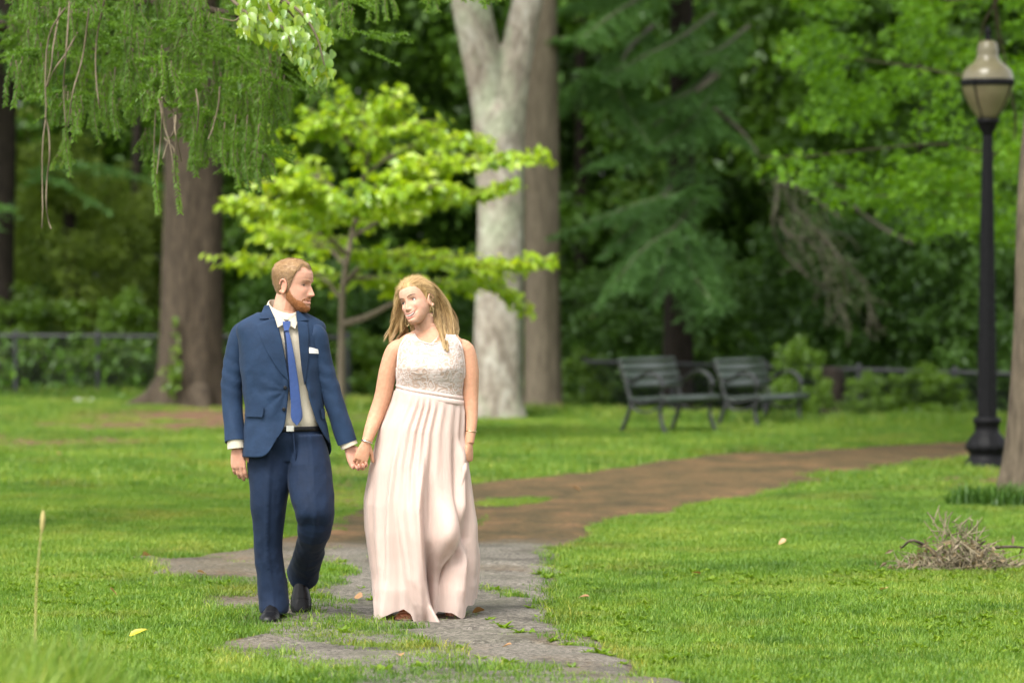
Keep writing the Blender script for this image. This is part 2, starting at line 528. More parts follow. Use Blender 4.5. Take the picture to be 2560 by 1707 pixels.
def path_mat():
    m, N, L = new_mat('worn_asphalt')
    at = N.new('ShaderNodeAttribute'); at.attribute_name = 'tint'
    ge = N.new('ShaderNodeNewGeometry'); pos = ge.outputs['Position']
    fine = noise_tex(N, L, 130, 3, pos)
    mid = noise_tex(N, L, 2.2, 6, pos)
    asp = ramp(N, [(.3, (.075, .070, .062)), (.52, (.185, .172, .152)), (.75, (.34, .32, .285))])
    L.new(fine.outputs[0], asp.inputs[0])
    n45 = noise_tex(N, L, 38, 3, pos)
    gr = ramp(N, [(.38, (.45, .44, .42)), (.58, (1.18, 1.16, 1.13))]); L.new(n45.outputs[0], gr.inputs[0])
    tone = ramp(N, [(.32, (.40, .39, .36)), (.48, (.82, .80, .76)), (.7, (1.02, 1.0, .95))]); L.new(mid.outputs[0], tone.inputs[0])
    c1 = mixc(N, L, 1.0, mixc(N, L, 1.0, asp.outputs[0], gr.outputs[0], 'MULTIPLY'), tone.outputs[0], 'MULTIPLY')
    nm = noise_tex(N, L, 1.6, 6, pos, .7, .6)
    ms = N.new('ShaderNodeMapRange'); ms.inputs[1].default_value = .50; ms.inputs[2].default_value = .66; ms.inputs[4].default_value = .75; L.new(nm.outputs[0], ms.inputs[0])
    c1 = mixc(N, L, ms.outputs[0], c1, (.090, .086, .058))
    mp = N.new('ShaderNodeMapping'); mp.inputs['Scale'].default_value = (1, .6, 1); L.new(pos, mp.inputs['Vector'])
    nb = noise_tex(N, L, 2.0, 7, mp.outputs[0], .65)
    lit_ = ramp(N, [(.25, (.034, .027, .013)), (.42, (.070, .052, .022)), (.58, (.115, .073, .032)), (.75, (.20, .105, .052))])
    L.new(nb.outputs[0], lit_.inputs[0])
    nf = noise_tex(N, L, 28, 4, pos)
    lf = ramp(N, [(.3, (.6, .6, .6)), (.7, (1.35, 1.3, 1.2))]); L.new(nf.outputs[0], lf.inputs[0])
    c2 = mixc(N, L, 1.0, lit_.outputs[0], lf.outputs[0], 'MULTIPLY')
    k = N.new('ShaderNodeMath'); k.operation = 'MULTIPLY_ADD'; k.inputs[1].default_value = 1.5
    L.new(at.outputs['Fac'], k.inputs[0])
    o2 = N.new('ShaderNodeMath'); o2.operation = 'MULTIPLY_ADD'; o2.inputs[1].default_value = .8; o2.inputs[2].default_value = -.62
    L.new(nf.outputs[0], o2.inputs[0]); L.new(o2.outputs[0], k.inputs[2])
    k.use_clamp = True
    c = mixc(N, L, k.outputs[0], c1, c2)
    b = N.new('ShaderNodeBsdfPrincipled'); L.new(c, b.inputs['Base Color']); b.inputs['Roughness'].default_value = .9
    b.inputs['Specular IOR Level'].default_value = .25
    bp = N.new('ShaderNodeBump'); bp.inputs['Distance'].default_value = .008
    ad = N.new('ShaderNodeMath'); ad.operation = 'ADD'; L.new(fine.outputs[0], ad.inputs[0]); L.new(nf.outputs[0], ad.inputs[1])
    L.new(ad.outputs[0], bp.inputs['Height']); L.new(bp.outputs[0], b.inputs['Normal'])
    o = N.new('ShaderNodeOutputMaterial'); L.new(b.outputs[0], o.inputs[0])
    return m
path = obj('path', pg, path_mat())
tag(path, 'worn cracked grey asphalt path curving back under brown needle litter', kind='structure')

# ---- grass
def grass_mat(name='grass_blades'):
    m, N, L = new_mat(name)
    at = N.new('ShaderNodeAttribute'); at.attribute_name = 'tint'
    ge = N.new('ShaderNodeNewGeometry'); pos = ge.outputs['Position']
    n1 = noise_tex(N, L, .55, 4, pos); n2 = noise_tex(N, L, 3.5, 3, pos)
    sep = N.new('ShaderNodeMath'); sep.operation = 'MULTIPLY_ADD'; sep.inputs[1].default_value = .75
    L.new(n2.outputs[0], sep.inputs[0])
    s2 = N.new('ShaderNodeMath'); s2.operation = 'MULTIPLY_ADD'; s2.inputs[1].default_value = 1.05; s2.inputs[2].default_value = -.42
    L.new(n1.outputs[0], s2.inputs[0]); L.new(s2.outputs[0], sep.inputs[2])
    base = ramp(N, [(.22, (.064, .140, .020)), (.5, (.138, .245, .032)), (.78, (.245, .325, .055))])
    L.new(sep.outputs[0], base.inputs[0])
    n3 = noise_tex(N, L, .9, 5, pos, .6)
    st = N.new('ShaderNodeMapRange'); st.inputs[1].default_value = .52; st.inputs[2].default_value = .72; st.inputs[4].default_value = .55
    L.new(n3.outputs[0], st.inputs[0])
    bm_ = mixc(N, L, st.outputs[0], base.outputs[0], (.25, .225, .055))
    bl = ramp(N, [(0, (.72, .80, .75)), (.55, (1, 1, 1)), (.86, (1.25, 1.15, 1.0)), (.9, (1.9, 1.45, 1.6)), (1, (2.3, 1.5, 2.0))])
    L.new(at.outputs['Fac'], bl.inputs[0])
    c = mixc(N, L, 1.0, bm_, bl.outputs[0], 'MULTIPLY')
    d = N.new('ShaderNodeBsdfDiffuse'); t = N.new('ShaderNodeBsdfTranslucent'); g = N.new('ShaderNodeBsdfGlossy')
    L.new(c, d.inputs[0])
    L.new(mixc(N, L, 1.0, c, (1.2, 1.3, .5), 'MULTIPLY'), t.inputs[0])
    g.inputs['Roughness'].default_value = .45
    m1 = N.new('ShaderNodeMixShader'); m1.inputs[0].default_value = .42; L.new(d.outputs[0], m1.inputs[1]); L.new(t.outputs[0], m1.inputs[2])
    m2 = N.new('ShaderNodeMixShader'); m2.inputs[0].default_value = .018; L.new(m1.outputs[0], m2.inputs[1]); L.new(g.outputs[0], m2.inputs[2])
    o = N.new('ShaderNodeOutputMaterial'); L.new(m2.outputs[0], o.inputs[0])
    return m
GRASS_M = grass_mat()

def blades(n, rad, h0, h1, w, seed, droop=.5):
    rng = np.random.default_rng(seed)
    r = rad * np.sqrt(rng.random(n)); a = rng.random(n) * 2 * PI
    b = np.stack([r * np.cos(a), r * np.sin(a), np.full(n, -.006)], 1)
    h = rng.uniform(h0, h1, n)[:, None]
    la = rng.random(n) * 2 * PI
    lean = np.stack([np.cos(la), np.sin(la), np.zeros(n)], 1) * rng.uniform(.15, 1.0, n)[:, None] * droop
    sd = np.stack([-np.sin(la + rng.normal(0, .7, n)), np.cos(la), np.zeros(n)], 1); sd = nrmz(sd) * w / 2
    up = np.array([0, 0, 1.0])
    m = b + (up * .62 + lean * .35) * h
    t = b + (up * (1 - .15 * droop) + lean * 1.0) * h
    V = np.stack([b - sd, b + sd, m + sd * .8, m - sd * .8, t], 1).reshape(-1, 3)
    i = np.arange(n)[:, None] * 5
    F4 = i + np.array([[0, 1, 2, 3]]); F3 = i + np.array([[3, 2, 4]])
    return Geo().add(V, F3, F4, np.repeat(rng.random(n), 5))

def scatter(name, pts, scl, variants, label):
    """one object of turf: points carry a scale, the node group puts a tuft of blades on each"""
    me = bpy.data.meshes.new(name)
    me.vertices.add(len(pts)); me.vertices.foreach_set('co', pts.astype(np.float32).ravel())
    a = me.attributes.new('sc', 'FLOAT', 'POINT'); a.data.foreach_set('value', scl.astype(np.float32))
    me.materials.append(GRASS_M)
    o = link(name, me)
    ng = bpy.data.node_groups.new(name + '_nodes', 'GeometryNodeTree')
    ng.interface.new_socket('Geometry', in_out='INPUT', socket_type='NodeSocketGeometry')
    ng.interface.new_socket('Geometry', in_out='OUTPUT', socket_type='NodeSocketGeometry')
    N, L = ng.nodes, ng.links
    gi, go = N.new('NodeGroupInput'), N.new('NodeGroupOutput')
    ip = N.new('GeometryNodeInstanceOnPoints'); jn = N.new('GeometryNodeJoinGeometry')
    for v in variants:
        oi = N.new('GeometryNodeObjectInfo'); oi.inputs['Object'].default_value = v
        oi.inputs['As Instance'].default_value = True
        L.new(oi.outputs['Geometry'], jn.inputs[0])
    rv = N.new('FunctionNodeRandomValue'); rv.data_type = 'FLOAT_VECTOR'
    rv.inputs[0].default_value = (-.08, -.08, 0); rv.inputs[1].default_value = (.08, .08, 6.283)
    na = N.new('GeometryNodeInputNamedAttribute'); na.data_type = 'FLOAT'; na.inputs[0].default_value = 'sc'
    L.new(gi.outputs[0], ip.inputs['Points']); L.new(jn.outputs[0], ip.inputs['Instance'])
    ip.inputs['Pick Instance'].default_value = True
    L.new(rv.outputs[0], ip.inputs['Rotation']); L.new(na.outputs[0], ip.inputs['Scale'])
    L.new(ip.outputs[0], go.inputs[0])
    md = o.modifiers.new('turf', 'NODES'); md.node_group = ng
    return tag(o, label, kind='stuff')

def variant(name, g):
    me = make_mesh(name, g, smooth=True); me.materials.append(GRASS_M)
    return bpy.data.objects.new(name, me)

rng = np.random.default_rng(7)
def sample_pts(n, y0, y1, m=.6, xmin=None, xmax=None):
    y = np.sqrt(rng.random(n) * (y1 ** 2 - y0 ** 2) + y0 ** 2)
    hw = y * .1333 + m
    x = (rng.random(n) * 2 - 1) * hw
    return x, y
near_v = [variant('near_tuft', blades(18, .06, .022, .056, .0044, 100 + i, .8)) for i in range(4)]
x, y = sample_pts(78000, 14.6, 31)
d = grass_density(x, y); keep = rng.random(len(x)) < d
x, y, d = x[keep], y[keep], d[keep]
sc = (.75 + .5 * rng.random(len(x))) * (.85 + .40 * fbm(x * 1.2, y * .8, 5)) * (.5 + .5 * d)
scatter('near_grass', np.stack([x, y, hgt(x, y) + .008 * path_mask(x, y)], 1), sc, near_v, 'short mown grass around the couple and along the path edge')
far_v = [variant('far_tuft', blades(60, .17, .028, .066, .0065, 200 + i, .8)) for i in range(4)]
x, y = sample_pts(34000, 30.4, 62, 1.2)
d = grass_density(x, y); keep = rng.random(len(x)) < d * np.clip(1.25 - y / 90, .5, 1)
x, y, d = x[keep], y[keep], d[keep]
sc = (.8 + .5 * rng.random(len(x))) * (.35 + .75 * d)
scatter('far_grass', np.stack([x, y, hgt(x, y)], 1), sc, far_v, 'sunlit turf stretching back to the trees and the fence')
# rank tufts creeping over the asphalt
verge_v = [variant('verge_tuft', blades(22, .055, .022, .075, .0046, 250 + i, 1.0)) for i in range(4)]
x, y = sample_pts(60000, 15.2, 23.5)
pm = path_mask(x, y); wv = np.zeros(len(x))
for poly, v in OVER: wv = np.maximum(wv, v * inpoly(x + .14 * fbm(x * 3, y * 1.5, 41), y + .5 * fbm(x * 3, y * 1.5, 43), poly))
wv = wv * sst(-.25, .45, fbm(x * 2.6, y * 1.6, 47) + .5 * fbm(x * 9, y * 6, 48)) * pm
# ragged fringe on both sides of the path edge
e_ = np.zeros(len(x))
for dx_, dy_ in ((.12, 0), (-.12, 0), (0, .35), (0, -.35)): e_ += path_mask(x + dx_, y + dy_) != pm
wv = np.maximum(wv, .35 * (e_ > 0) * sst(.0, .5, fbm(x * 4, y * 2, 49)))
feet = np.exp(-(((x + 1.15) / .22) ** 2 + ((y - 18.75) / .35) ** 2))
k = rng.random(len(x)) < wv * .34 * (1 - feet)
x, y = x[k], y[k]
scatter('verge_grass', np.stack([x, y, hgt(x, y) + .006 * pm[k]], 1), (.55 + .6 * rng.random(len(x))), verge_v, 'ragged weedy grass creeping over the worn asphalt around the couple')
# taller fringe at the crest of the lawn
tall_v = [variant('tall_tuft', blades(26, .10, .08, .20, .008, 300 + i, .55)) for i in range(3)]
n = 2600
x = rng.uniform(-8.5, 8.5, n); y = crest(x) + rng.normal(.3, .9, n)
scatter('crest_grass', np.stack([x, y, hgt(x, y)], 1), .55 + .6 * rng.random(n), tall_v, 'uncut grass fringe where the lawn meets the wood')
# long unmown grass close to the camera, lower corner of the view
long_v = [variant('long_tuft', blades(34, .10, .30, .60, .010, 330 + i, .6)) for i in range(3)]
n = 420
x = rng.normal(-1.62, .30, n); y = rng.uniform(11.9, 13.7, n)
k = (x < -1.12)
x, y = x[k], y[k]
scatter('long_grass', np.stack([x, y, hgt(x, y)], 1), (.55 + .5 * rng.random(len(x))) * np.clip((-.95 - x) / .6, .25, 1), long_v, 'blurred tuft of long grass close in front at the lower corner')
# ================================================================ trees, shrubs, woods
M_BARK_DARK = std_mat('bark_brown', (.108, .083, .057), (.032, .025, .018), .95, 5, .05, 7, .2, stretch=(5, 5, .9))
M_BARK_GREY = std_mat('bark_grey', (.40, .37, .30), (.15, .125, .095), .95, 2.4, .02, 14, .2, stretch=(2.4, 2.4, .9), dist=.9)
def lichen_bark():
    m, N, L = new_mat('bark_lichen')
    tc = N.new('ShaderNodeTexCoord'); mp = N.new('ShaderNodeMapping'); mp.inputs['Scale'].default_value = (1, 1, .55); L.new(tc.outputs['Object'], mp.inputs['Vector']); v = mp.outputs[0]
    n1 = noise_tex(N, L, 4.5, 6, v, .65, .8); n2 = noise_tex(N, L, 1.7, 4, v, .6, .5); n3 = noise_tex(N, L, 16, 5, v, .7)
    r1 = ramp(N, [(.30, (.13, .105, .085)), (.5, (.29, .255, .21)), (.68, (.42, .40, .35))]); L.new(n1.outputs[0], r1.inputs[0])
    k = ramp(N, [(.48, (0, 0, 0)), (.62, (.75, .75, .75))]); L.new(n2.outputs[0], k.inputs[0])
    c = mixc(N, L, k.outputs[0], r1.outputs[0], (.33, .37, .26))
    r3 = ramp(N, [(.35, (.62, .6, .58)), (.6, (1.05, 1.05, 1.04))]); L.new(n3.outputs[0], r3.inputs[0])
    b = N.new('ShaderNodeBsdfPrincipled'); o = N.new('ShaderNodeOutputMaterial'); L.new(mixc(N, L, 1.0, c, r3.outputs[0], 'MULTIPLY'), b.inputs['Base Color']); b.inputs['Roughness'].default_value = .95; b.inputs['Specular IOR Level'].default_value = .15
    bp = N.new('ShaderNodeBump'); bp.inputs['Distance'].default_value = .03; L.new(n3.outputs[0], bp.inputs['Height']); L.new(bp.outputs[0], b.inputs['Normal']); L.new(b.outputs[0], o.inputs[0])
    return m
M_BARK_LICHEN = lichen_bark()
M_BARK_TAN = std_mat('bark_tan', (.20, .165, .118), (.095, .077, .055), .95, 5, .03, 9, .2, stretch=(4, 4, .7))
M_BARK_MAPLE = std_mat('bark_maple', (.135, .108, .075), (.055, .043, .03), .95, 5, .03, 9, .2, stretch=(4, 4, .7))
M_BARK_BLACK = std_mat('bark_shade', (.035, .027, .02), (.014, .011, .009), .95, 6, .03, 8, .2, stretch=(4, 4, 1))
M_TWIG = std_mat('dead_twig', (.165, .130, .080), (.09, .07, .045), .9, 30)
M_VINE = std_mat('grey_vine', (.145, .13, .088), (.07, .062, .042), .9, 12)

L_YOUNG = leaf_mat('leaf_young', (.38, .52, .020), (.20, .36, .012), .50, (1.5, 1.4, .4), .035, .4, .9, (.50, .56, .08))
L_LIME = leaf_mat('leaf_lime', (.27, .40, .024), (.11, .24, .012), .46, (1.4, 1.25, .4), .06, .35, 1.2, (.42, .44, .06))
L_MAPLE = leaf_mat('leaf_maple', (.165, .34, .010), (.055, .135, .006), .48, (1.4, 1.4, .4), .02, .38, .5, (.20, .30, .02))
L_SPRUCE = leaf_mat('leaf_spruce', (.15, .28, .020), (.07, .155, .012), .40, (1.3, 1.3, .5), .03, .45, .8, (.20, .29, .04))
L_BLUE = leaf_mat('leaf_bluegreen', (.17, .33, .10), (.075, .165, .046), .40, None, .025, .45, .45, (.14, .26, .08))
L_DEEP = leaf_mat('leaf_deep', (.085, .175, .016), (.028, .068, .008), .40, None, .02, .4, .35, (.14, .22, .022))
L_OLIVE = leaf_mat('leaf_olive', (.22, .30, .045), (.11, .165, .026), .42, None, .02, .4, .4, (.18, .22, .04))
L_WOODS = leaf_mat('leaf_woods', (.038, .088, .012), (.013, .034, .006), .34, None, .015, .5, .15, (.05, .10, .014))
L_IVY = leaf_mat('leaf_ivy', (.085, .175, .026), (.034, .080, .014), .38, None, .025, .4, .5, (.12, .19, .03))
L_SHRUB = leaf_mat('leaf_shrub', (.13, .23, .018), (.06, .12, .010), .42, None, .03, .4, .7, (.19, .29, .025))

def trunk_geo(pts, rad, n=20, seed=0, rough=.05, flare=0.0, lobes=5):
    p = cr(pts, 26); r = cr(np.asarray(rad, float)[:, None], 26)[:, 0]
    t, N_, B_ = frames(p)
    a = np.linspace(0, 2 * PI, n, endpoint=False)
    rng = np.random.default_rng(seed)
    ph = rng.random(6) * 6.28
    RR = []
    for i in range(26):
        z = p[i][2] - p[0][2]
        k = 1 + rough * np.sin(3 * a + ph[0] + z * .6) + rough * .7 * np.sin(7 * a + ph[1] - z * .9) + rough * .5 * np.sin(11 * a + ph[2])
        k = k + flare * math.exp(-z / .28) * (1 + .7 * np.sin(lobes * a + ph[3]))
        RR.append(p[i] + (r[i] * k)[:, None] * (N_[i] * np.cos(a)[:, None] + B_[i] * np.sin(a)[:, None]))
    return loft(np.array(RR))

def limbs_geo(polys, n=7):
    g = Geo()
    for pts, r0, r1 in polys:
        m = max(5, len(pts) * 4)
        g.geo(tube(cr(pts, m), np.linspace(r0, r1, m), n))
    return g

def clump_leaves(cl, n_each, L, W, rng, flat=.55, up=.9, drop=.25, jit=.7):
    """cl: (m,4) centres+radius; leaves fill flattened balls, blades mostly face the sky"""
    cl = np.asarray(cl, float)
    m = len(cl)
    c = np.repeat(cl[:, :3], n_each, 0); r = np.repeat(cl[:, 3], n_each)
    v = nrmz(rng.normal(size=(m * n_each, 3))) * (rng.random(m * n_each) ** .45)[:, None]
    pos = c + v * r[:, None] * np.array([1, 1, flat])
    d = v * np.array([1, 1, .2]) + rng.normal(0, .5, (m * n_each, 3)) - np.array([0, 0, drop])
    nr = np.array([0, 0, up]) + rng.normal(0, jit, (m * n_each, 3)) * .75 + v * .3
    k = rng.uniform(.7, 1.3, m * n_each)
    tc = np.repeat(rng.random(m), n_each)
    return cards(pos, d, nr, L * k, W * k, rng, .2, np.clip(.55 * rng.random(m * n_each) + .45 * tc, 0, 1))

def bough_geo(pts, width, rng, L=.10, W=.03, step=.10, dens=1.0, droop=.25, stem=None):
    """flat drooping conifer bough along a polyline: side shoots both ways, needles as narrow cards"""
    p = cr(pts, 40)
    ln = np.linalg.norm(np.diff(p, axis=0), axis=1).sum()
    t, N_, B_ = frames(p)
    C, D, NN = [], [], []
    n = max(6, int(ln / step))
    for u in np.linspace(.08, 1, n):
        i = min(39, int(u * 39)); q, tt = p[i], t[i]
        side = nrmz(np.cross(tt, [0, 0, 1.0]))
        w = width * (math.sin(min(1, u * 1.15) * PI * .85 + .25)) * rng.uniform(.6, 1.15)
        for sg in (-1, 1):
            dirv = nrmz(side * sg + tt * rng.uniform(.4, .9) + np.array([0, 0, rng.uniform(-.25, .12)]))
            k = max(4, int(w / (L * .33) * dens))
            s = np.linspace(.05, 1, k)
            qq = q + dirv * (s * w)[:, None] - np.array([0, 0, 1.0]) * (droop * w * s ** 2)[:, None]
            for e in (-1, 1):
                sd = np.cross(dirv, [0, 0, 1.0])
                C.append(qq + rng.normal(0, .012, qq.shape)); D.append(np.tile(dirv * .8 + sd * e * .9, (k, 1)) + rng.normal(0, .25, qq.shape))
                NN.append(np.tile([0, 0, 1.0], (k, 1)) + rng.normal(0, .35, qq.shape))
    C, D, NN = np.vstack(C), np.vstack(D), np.vstack(NN)
    k = rng.uniform(.75, 1.25, len(C))
    g = cards(C + nrmz(D) * L * .3, D, NN, L * k, W * k, rng, .1, np.clip(rng.random() * .5 + .5 * rng.random(len(C)), 0, 1))
    return g

# ---------------------------------------------------------------- the big trunks
def big_trunk(name, label, base, pts, rad, mat, flare, seed, extra=None, crown=None, crown_mat=None, group=None, rough=.05, n=28, weld=False):
    b = np.array([base[0], base[1], float(hgt(base[0], base[1])) - .12])
    r = thing(name, label, 'tree', b, group)
    g = trunk_geo(pts, rad, n, seed, rough, flare)
    if weld:
        for pl in extra: g.geo(trunk_geo(*pl, n=24, seed=seed + 1, rough=.03))
        me = voxel(g, .035, 7, .5); set_co(me, vco(me) - b); link('trunk', me, mat, r)
    else: obj('trunk', g, mat, r, b)
    if extra and not weld:
        for pl in extra: obj('limb', trunk_geo(*pl, n=18, seed=seed + 1, rough=.04), mat, r, b)
    if crown is not None: obj('crown', crown, crown_mat, r, b, False)
    return r

rng = np.random.default_rng(11)
# dark brown conifer trunk
x0, y0 = -4.13, 49.5
z0 = float(hgt(x0, y0)) - .12
pts = [(x0 - .02, y0, z0), (x0 - .02, y0, z0 + .5), (x0, y0, 1.5), (x0 + .03, y0, 3.2), (x0 - .02, y0, 6), (x0, y0, 12)]
cl = [(x0 + math.cos(a) * rr, y0 + math.sin(a) * rr, zz, 1.1) for a, rr, zz in zip(rng.random(60) * 6.28, rng.uniform(.5, 4, 60), rng.uniform(6.2, 12, 60))]
t1 = big_trunk('conifer_tree', 'old tree with thick dark brown furrowed trunk flaring into roots, behind the man', (x0, y0), pts, [.46, .415, .385, .375, .35, .2], M_BARK_DARK, .26, 3,
               crown=clump_leaves(cl, 90, .34, .15, rng), crown_mat=L_DEEP, rough=.045)
# spreading root on its side
b1 = np.array(t1.location)
for _l in [([(x0 - .30, y0 - .1, .30), (x0 - .55, y0 - .15, .10), (x0 - .95, y0 - .2, -.03)], .20, .06),
                       ([(x0 + .12, y0 - .36, .24), (x0 + .20, y0 - .62, .06), (x0 + .25, y0 - .85, -.04)], .17, .06)]: obj('root', limbs_geo([_l], 9), M_BARK_DARK, t1, b1)
# ivy sprig on the trunk
iv = thing('ivy_sprig', 'small ivy sprig climbing the foot of the dark brown trunk', 'vine', (x0 - .2, y0 - .44, .12))
ivc = np.vstack([Q(402 + rng.normal(0, 11), 868 + rng.normal(0, 17), 48.9 + rng.uniform(0, .08)) for _ in range(60)] + [Q(400 + rng.normal(0, 5), rng.uniform(730, 860), 49.02) for _ in range(26)])
obj('leaf_spray', cards(ivc, rng.normal(0, 1, ivc.shape) + [0, 0, -.6], np.tile([0, -1.0, .3], (len(ivc), 1)) + rng.normal(0, .4, ivc.shape), .085, .07, rng), L_SHRUB, iv, tuple(iv.location), False)['kind'] = 'stuff'
obj('stem', tube(cr([(x0 - .22, y0 - .50, -.02), Q(402, 880, 49.03), Q(404, 800, 49.07), Q(400, 730, 49.08)], 14), .010, 5), M_TWIG, iv, tuple(iv.location))

# pale grey forked trunk
Yg = 45.8
def gz(px, py, dy=0): return tuple(Q(px, py, Yg + dy))
zb = float(hgt(-.1, Yg)) - .12
pts = [(-.17, Yg, zb), gz(1142, 900), gz(1147, 700), gz(1152, 500), gz(1148, 360), gz(1142, 260), gz(1142, 228)]
pts_r = [gz(1160, 420), gz(1163, 320, .02), gz(1172, 215, .05), gz(1190, 100, .1), gz(1212, 0, .15), gz(1250, -200, .3), gz(1300, -480, .3)]
pts_l = [gz(1146, 420), gz(1136, 310), gz(1118, 200, 0), gz(1100, 110, -.05), gz(1078, 0, -.1), gz(1050, -150, 0), gz(990, -420, 0)]
cl = [(rng.uniform(-3.5, 3.5), Yg + rng.uniform(-2.5, 3.5), rng.uniform(7.0, 11.5), 1.0) for _ in range(60)]
big_trunk('beech_tree', 'pale grey lichen-spotted tree with trunk forking in two, behind the woman', (-.15, Yg), pts, [.35, .30, .285, .275, .29, .28, .16], M_BARK_LICHEN, .12, 8, weld=True,
          extra=[(pts_l, [.22, .235, .235, .235, .23, .19, .1]), (pts_r, [.22, .22, .205, .195, .185, .16, .08])],
          crown=clump_leaves(cl, 90, .32, .16, rng), crown_mat=L_DEEP, rough=.035)
# brown trunk behind it
Yb = 48.6; xb = Q(1243, 700, Yb)[0]
big_trunk('oak_tree', 'straight brown trunk standing just behind the pale forked tree', (xb, Yb), [(xb + .03, Yb, -.3), (xb + .02, Yb, .6), (xb, Yb, 3), (xb - .03, Yb, 6), (xb, Yb, 11)], [.25, .225, .214, .20, .12],
          M_BARK_TAN, .10, 15, crown=clump_leaves([(xb + rng.uniform(-2, 2.5), Yb + rng.uniform(-1.5, 2.5), rng.uniform(7.5, 11.5), .9) for _ in range(30)], 90, .3, .15, rng), crown_mat=L_DEEP)

# ---------------------------------------------------------------- young bright tree
Yy = 40.0
def yq(px, py, dy=0.0): return Q(870 + (px - 870) * .92 + 8, py + 34 * max(0, min(1, (420 - py) / 200)), Yy + dy)
yt = thing('young_tree', 'young spreading tree with bright lime green leaves between the dark and pale trunks', 'tree', (float(yq(768, 800)[0]), Yy, 0))
yb = tuple(yt.location)
stem = [(yb[0], Yy, -.05), yq(767, 880), yq(769, 760), yq(772, 660), yq(790, 560, .1), yq(815, 440, .1), yq(840, 330, 0), yq(868, 250, -.1), yq(890, 215, -.1)]
limb = [
    ([yq(772, 745), yq(830, 728, -.1), yq(880, 705, -.2), yq(935, 680, -.3)], .045, .022),
    ([yq(772, 690), yq(720, 640, .2), yq(660, 610, .3), yq(560, 605, .3), yq(515, 600, .2)], .04, .008),
    ([yq(775, 650), yq(840, 600, -.3), yq(950, 590, -.5), yq(1080, 600, -.7), yq(1180, 610, -.7), yq(1275, 600, -.8)], .045, .008),
    ([yq(785, 585), yq(700, 520, -.4), yq(620, 490, -.6), yq(560, 475, -.6), yq(512, 470, -.6)], .035, .007),
    ([yq(795, 545), yq(880, 500, .3), yq(960, 470, .4), yq(1080, 450, .4), yq(1170, 430, .4)], .038, .008),
    ([yq(805, 490), yq(730, 420, .3), yq(660, 370, .5), yq(610, 320, .5), yq(600, 285, .5)], .034, .007),
    ([yq(812, 455), yq(900, 400, -.4), yq(1000, 370, -.6), yq(1120, 360, -.7), yq(1255, 345, -.7)], .036, .007),
    ([yq(828, 400), yq(900, 340, .5), yq(980, 310, .6), yq(1080, 300, .6), yq(1120, 320, .6)], .028, .006),
    ([yq(835, 350), yq(780, 290, -.4), yq(740, 250, -.5), yq(690, 270, -.5)], .024, .006),
    ([yq(850, 300), yq(820, 250, .2), yq(800, 215, .2)], .018, .005),
    ([yq(850, 300), yq(900, 270, -.3), yq(960, 262, -.4), yq(990, 290, -.4)], .018, .005),
    ([yq(780, 640), yq(840, 640, .8), yq(920, 650, 1.2), yq(1020, 655, 1.4), yq(1130, 650, 1.4), yq(1190, 680, 1.4)], .034, .007),
    ([yq(780, 610), yq(720, 560, 1.0), yq(660, 540, 1.4), yq(600, 520, 1.6)], .028, .007),
    ([yq(800, 520), yq(840, 470, -1.0), yq(900, 440, -1.5), yq(980, 430, -1.8)], .028, .007),
    ([yq(800, 520), yq(740, 480, -1.0), yq(690, 440, -1.4), yq(630, 420, -1.6)], .028, .007),
]
obj('trunk', tube(cr(stem, 40), np.linspace(.050, .006, 40), 9), M_BARK_TAN, yt, yb)
obj('branch', limbs_geo(limb[:1], 7), M_BARK_TAN, yt, yb)
for a_, b_, c_ in limb[1:]: obj('branch', limbs_geo([(a_, b_ * .62, c_)], 6), M_BARK_TAN, yt, yb)
C, D, NN = [], [], []
TW = Geo()
rng = np.random.default_rng(23)
for li, (pl, r0, r1) in enumerate(limb + [(stem[5:], .03, .01)]):
    if li == 0: continue
    p = cr(pl, 40)
    ln = np.linalg.norm(np.diff(p, axis=0), axis=1).sum()
    for u in np.linspace(.16, 1, int(ln / .050)):
        i = int(u * 39); t = nrmz(p[min(i + 1, 39)] - p[max(i - 1, 0)])
        for _ in range(3):
            sd = nrmz(np.cross(t, [0, 0, 1.0]) * rng.choice([-1, 1]) + t * rng.uniform(.2, 1.1) + np.array([0, 0, rng.uniform(-.15, .45)]))
            L_ = rng.uniform(.12, .56) * (1.15 - .40 * u)
            e = p[i] + sd * L_ - np.array([0, 0, .12 * L_])
            TW.geo(tube(np.array([p[i], (p[i] + e) / 2 + [0, 0, .02], e]), [.006, .004, .002], 4))
            k = max(3, int(L_ / .055))
            for s in np.linspace(.15, 1.05, k):
                q = p[i] + (e - p[i]) * s
                d = nrmz(sd * .6 + rng.normal(0, .55, 3) + np.array([0, 0, -.55]))
                C.append(q + d * .045); D.append(d); NN.append(np.array([0, -.25, 1.0]) + rng.normal(0, .45, 3))
C, D, NN = np.array(C), np.array(D), np.array(NN)
print('young leaves', len(C))
obj('twigs', TW, M_BARK_TAN, yt, yb)['kind'] = 'stuff'
order = np.argsort(C[:, 1] - .4 * np.abs(rng.normal(size=len(C))))
far_i, near_i = order[300:], order[:300]
kk = rng.uniform(.75, 1.25, len(C))
def broad_leaf(L, W, rng_):
    """single ovate leaf blade along +X: folded along the midrib, tip bent down"""
    xs = np.array([0, .18, .42, .70, .9, 1.0]) * L - L * .5
    w = np.array([.02, .42, .5, .32, .12, .0]) * W
    dz = -np.array([0, 0, .01, .05, .10, .14]) * L
    V, F = [], []
    for x_, w_, z_ in zip(xs, w, dz): V += [(x_, -w_, z_ + w_ * .35), (x_, 0, z_), (x_, w_, z_ + w_ * .35)]
    for i in range(5):
        for j in range(2): F.append((i * 3 + j, i * 3 + j + 1, i * 3 + j + 4, i * 3 + j + 3))
    return V, np.array(F)
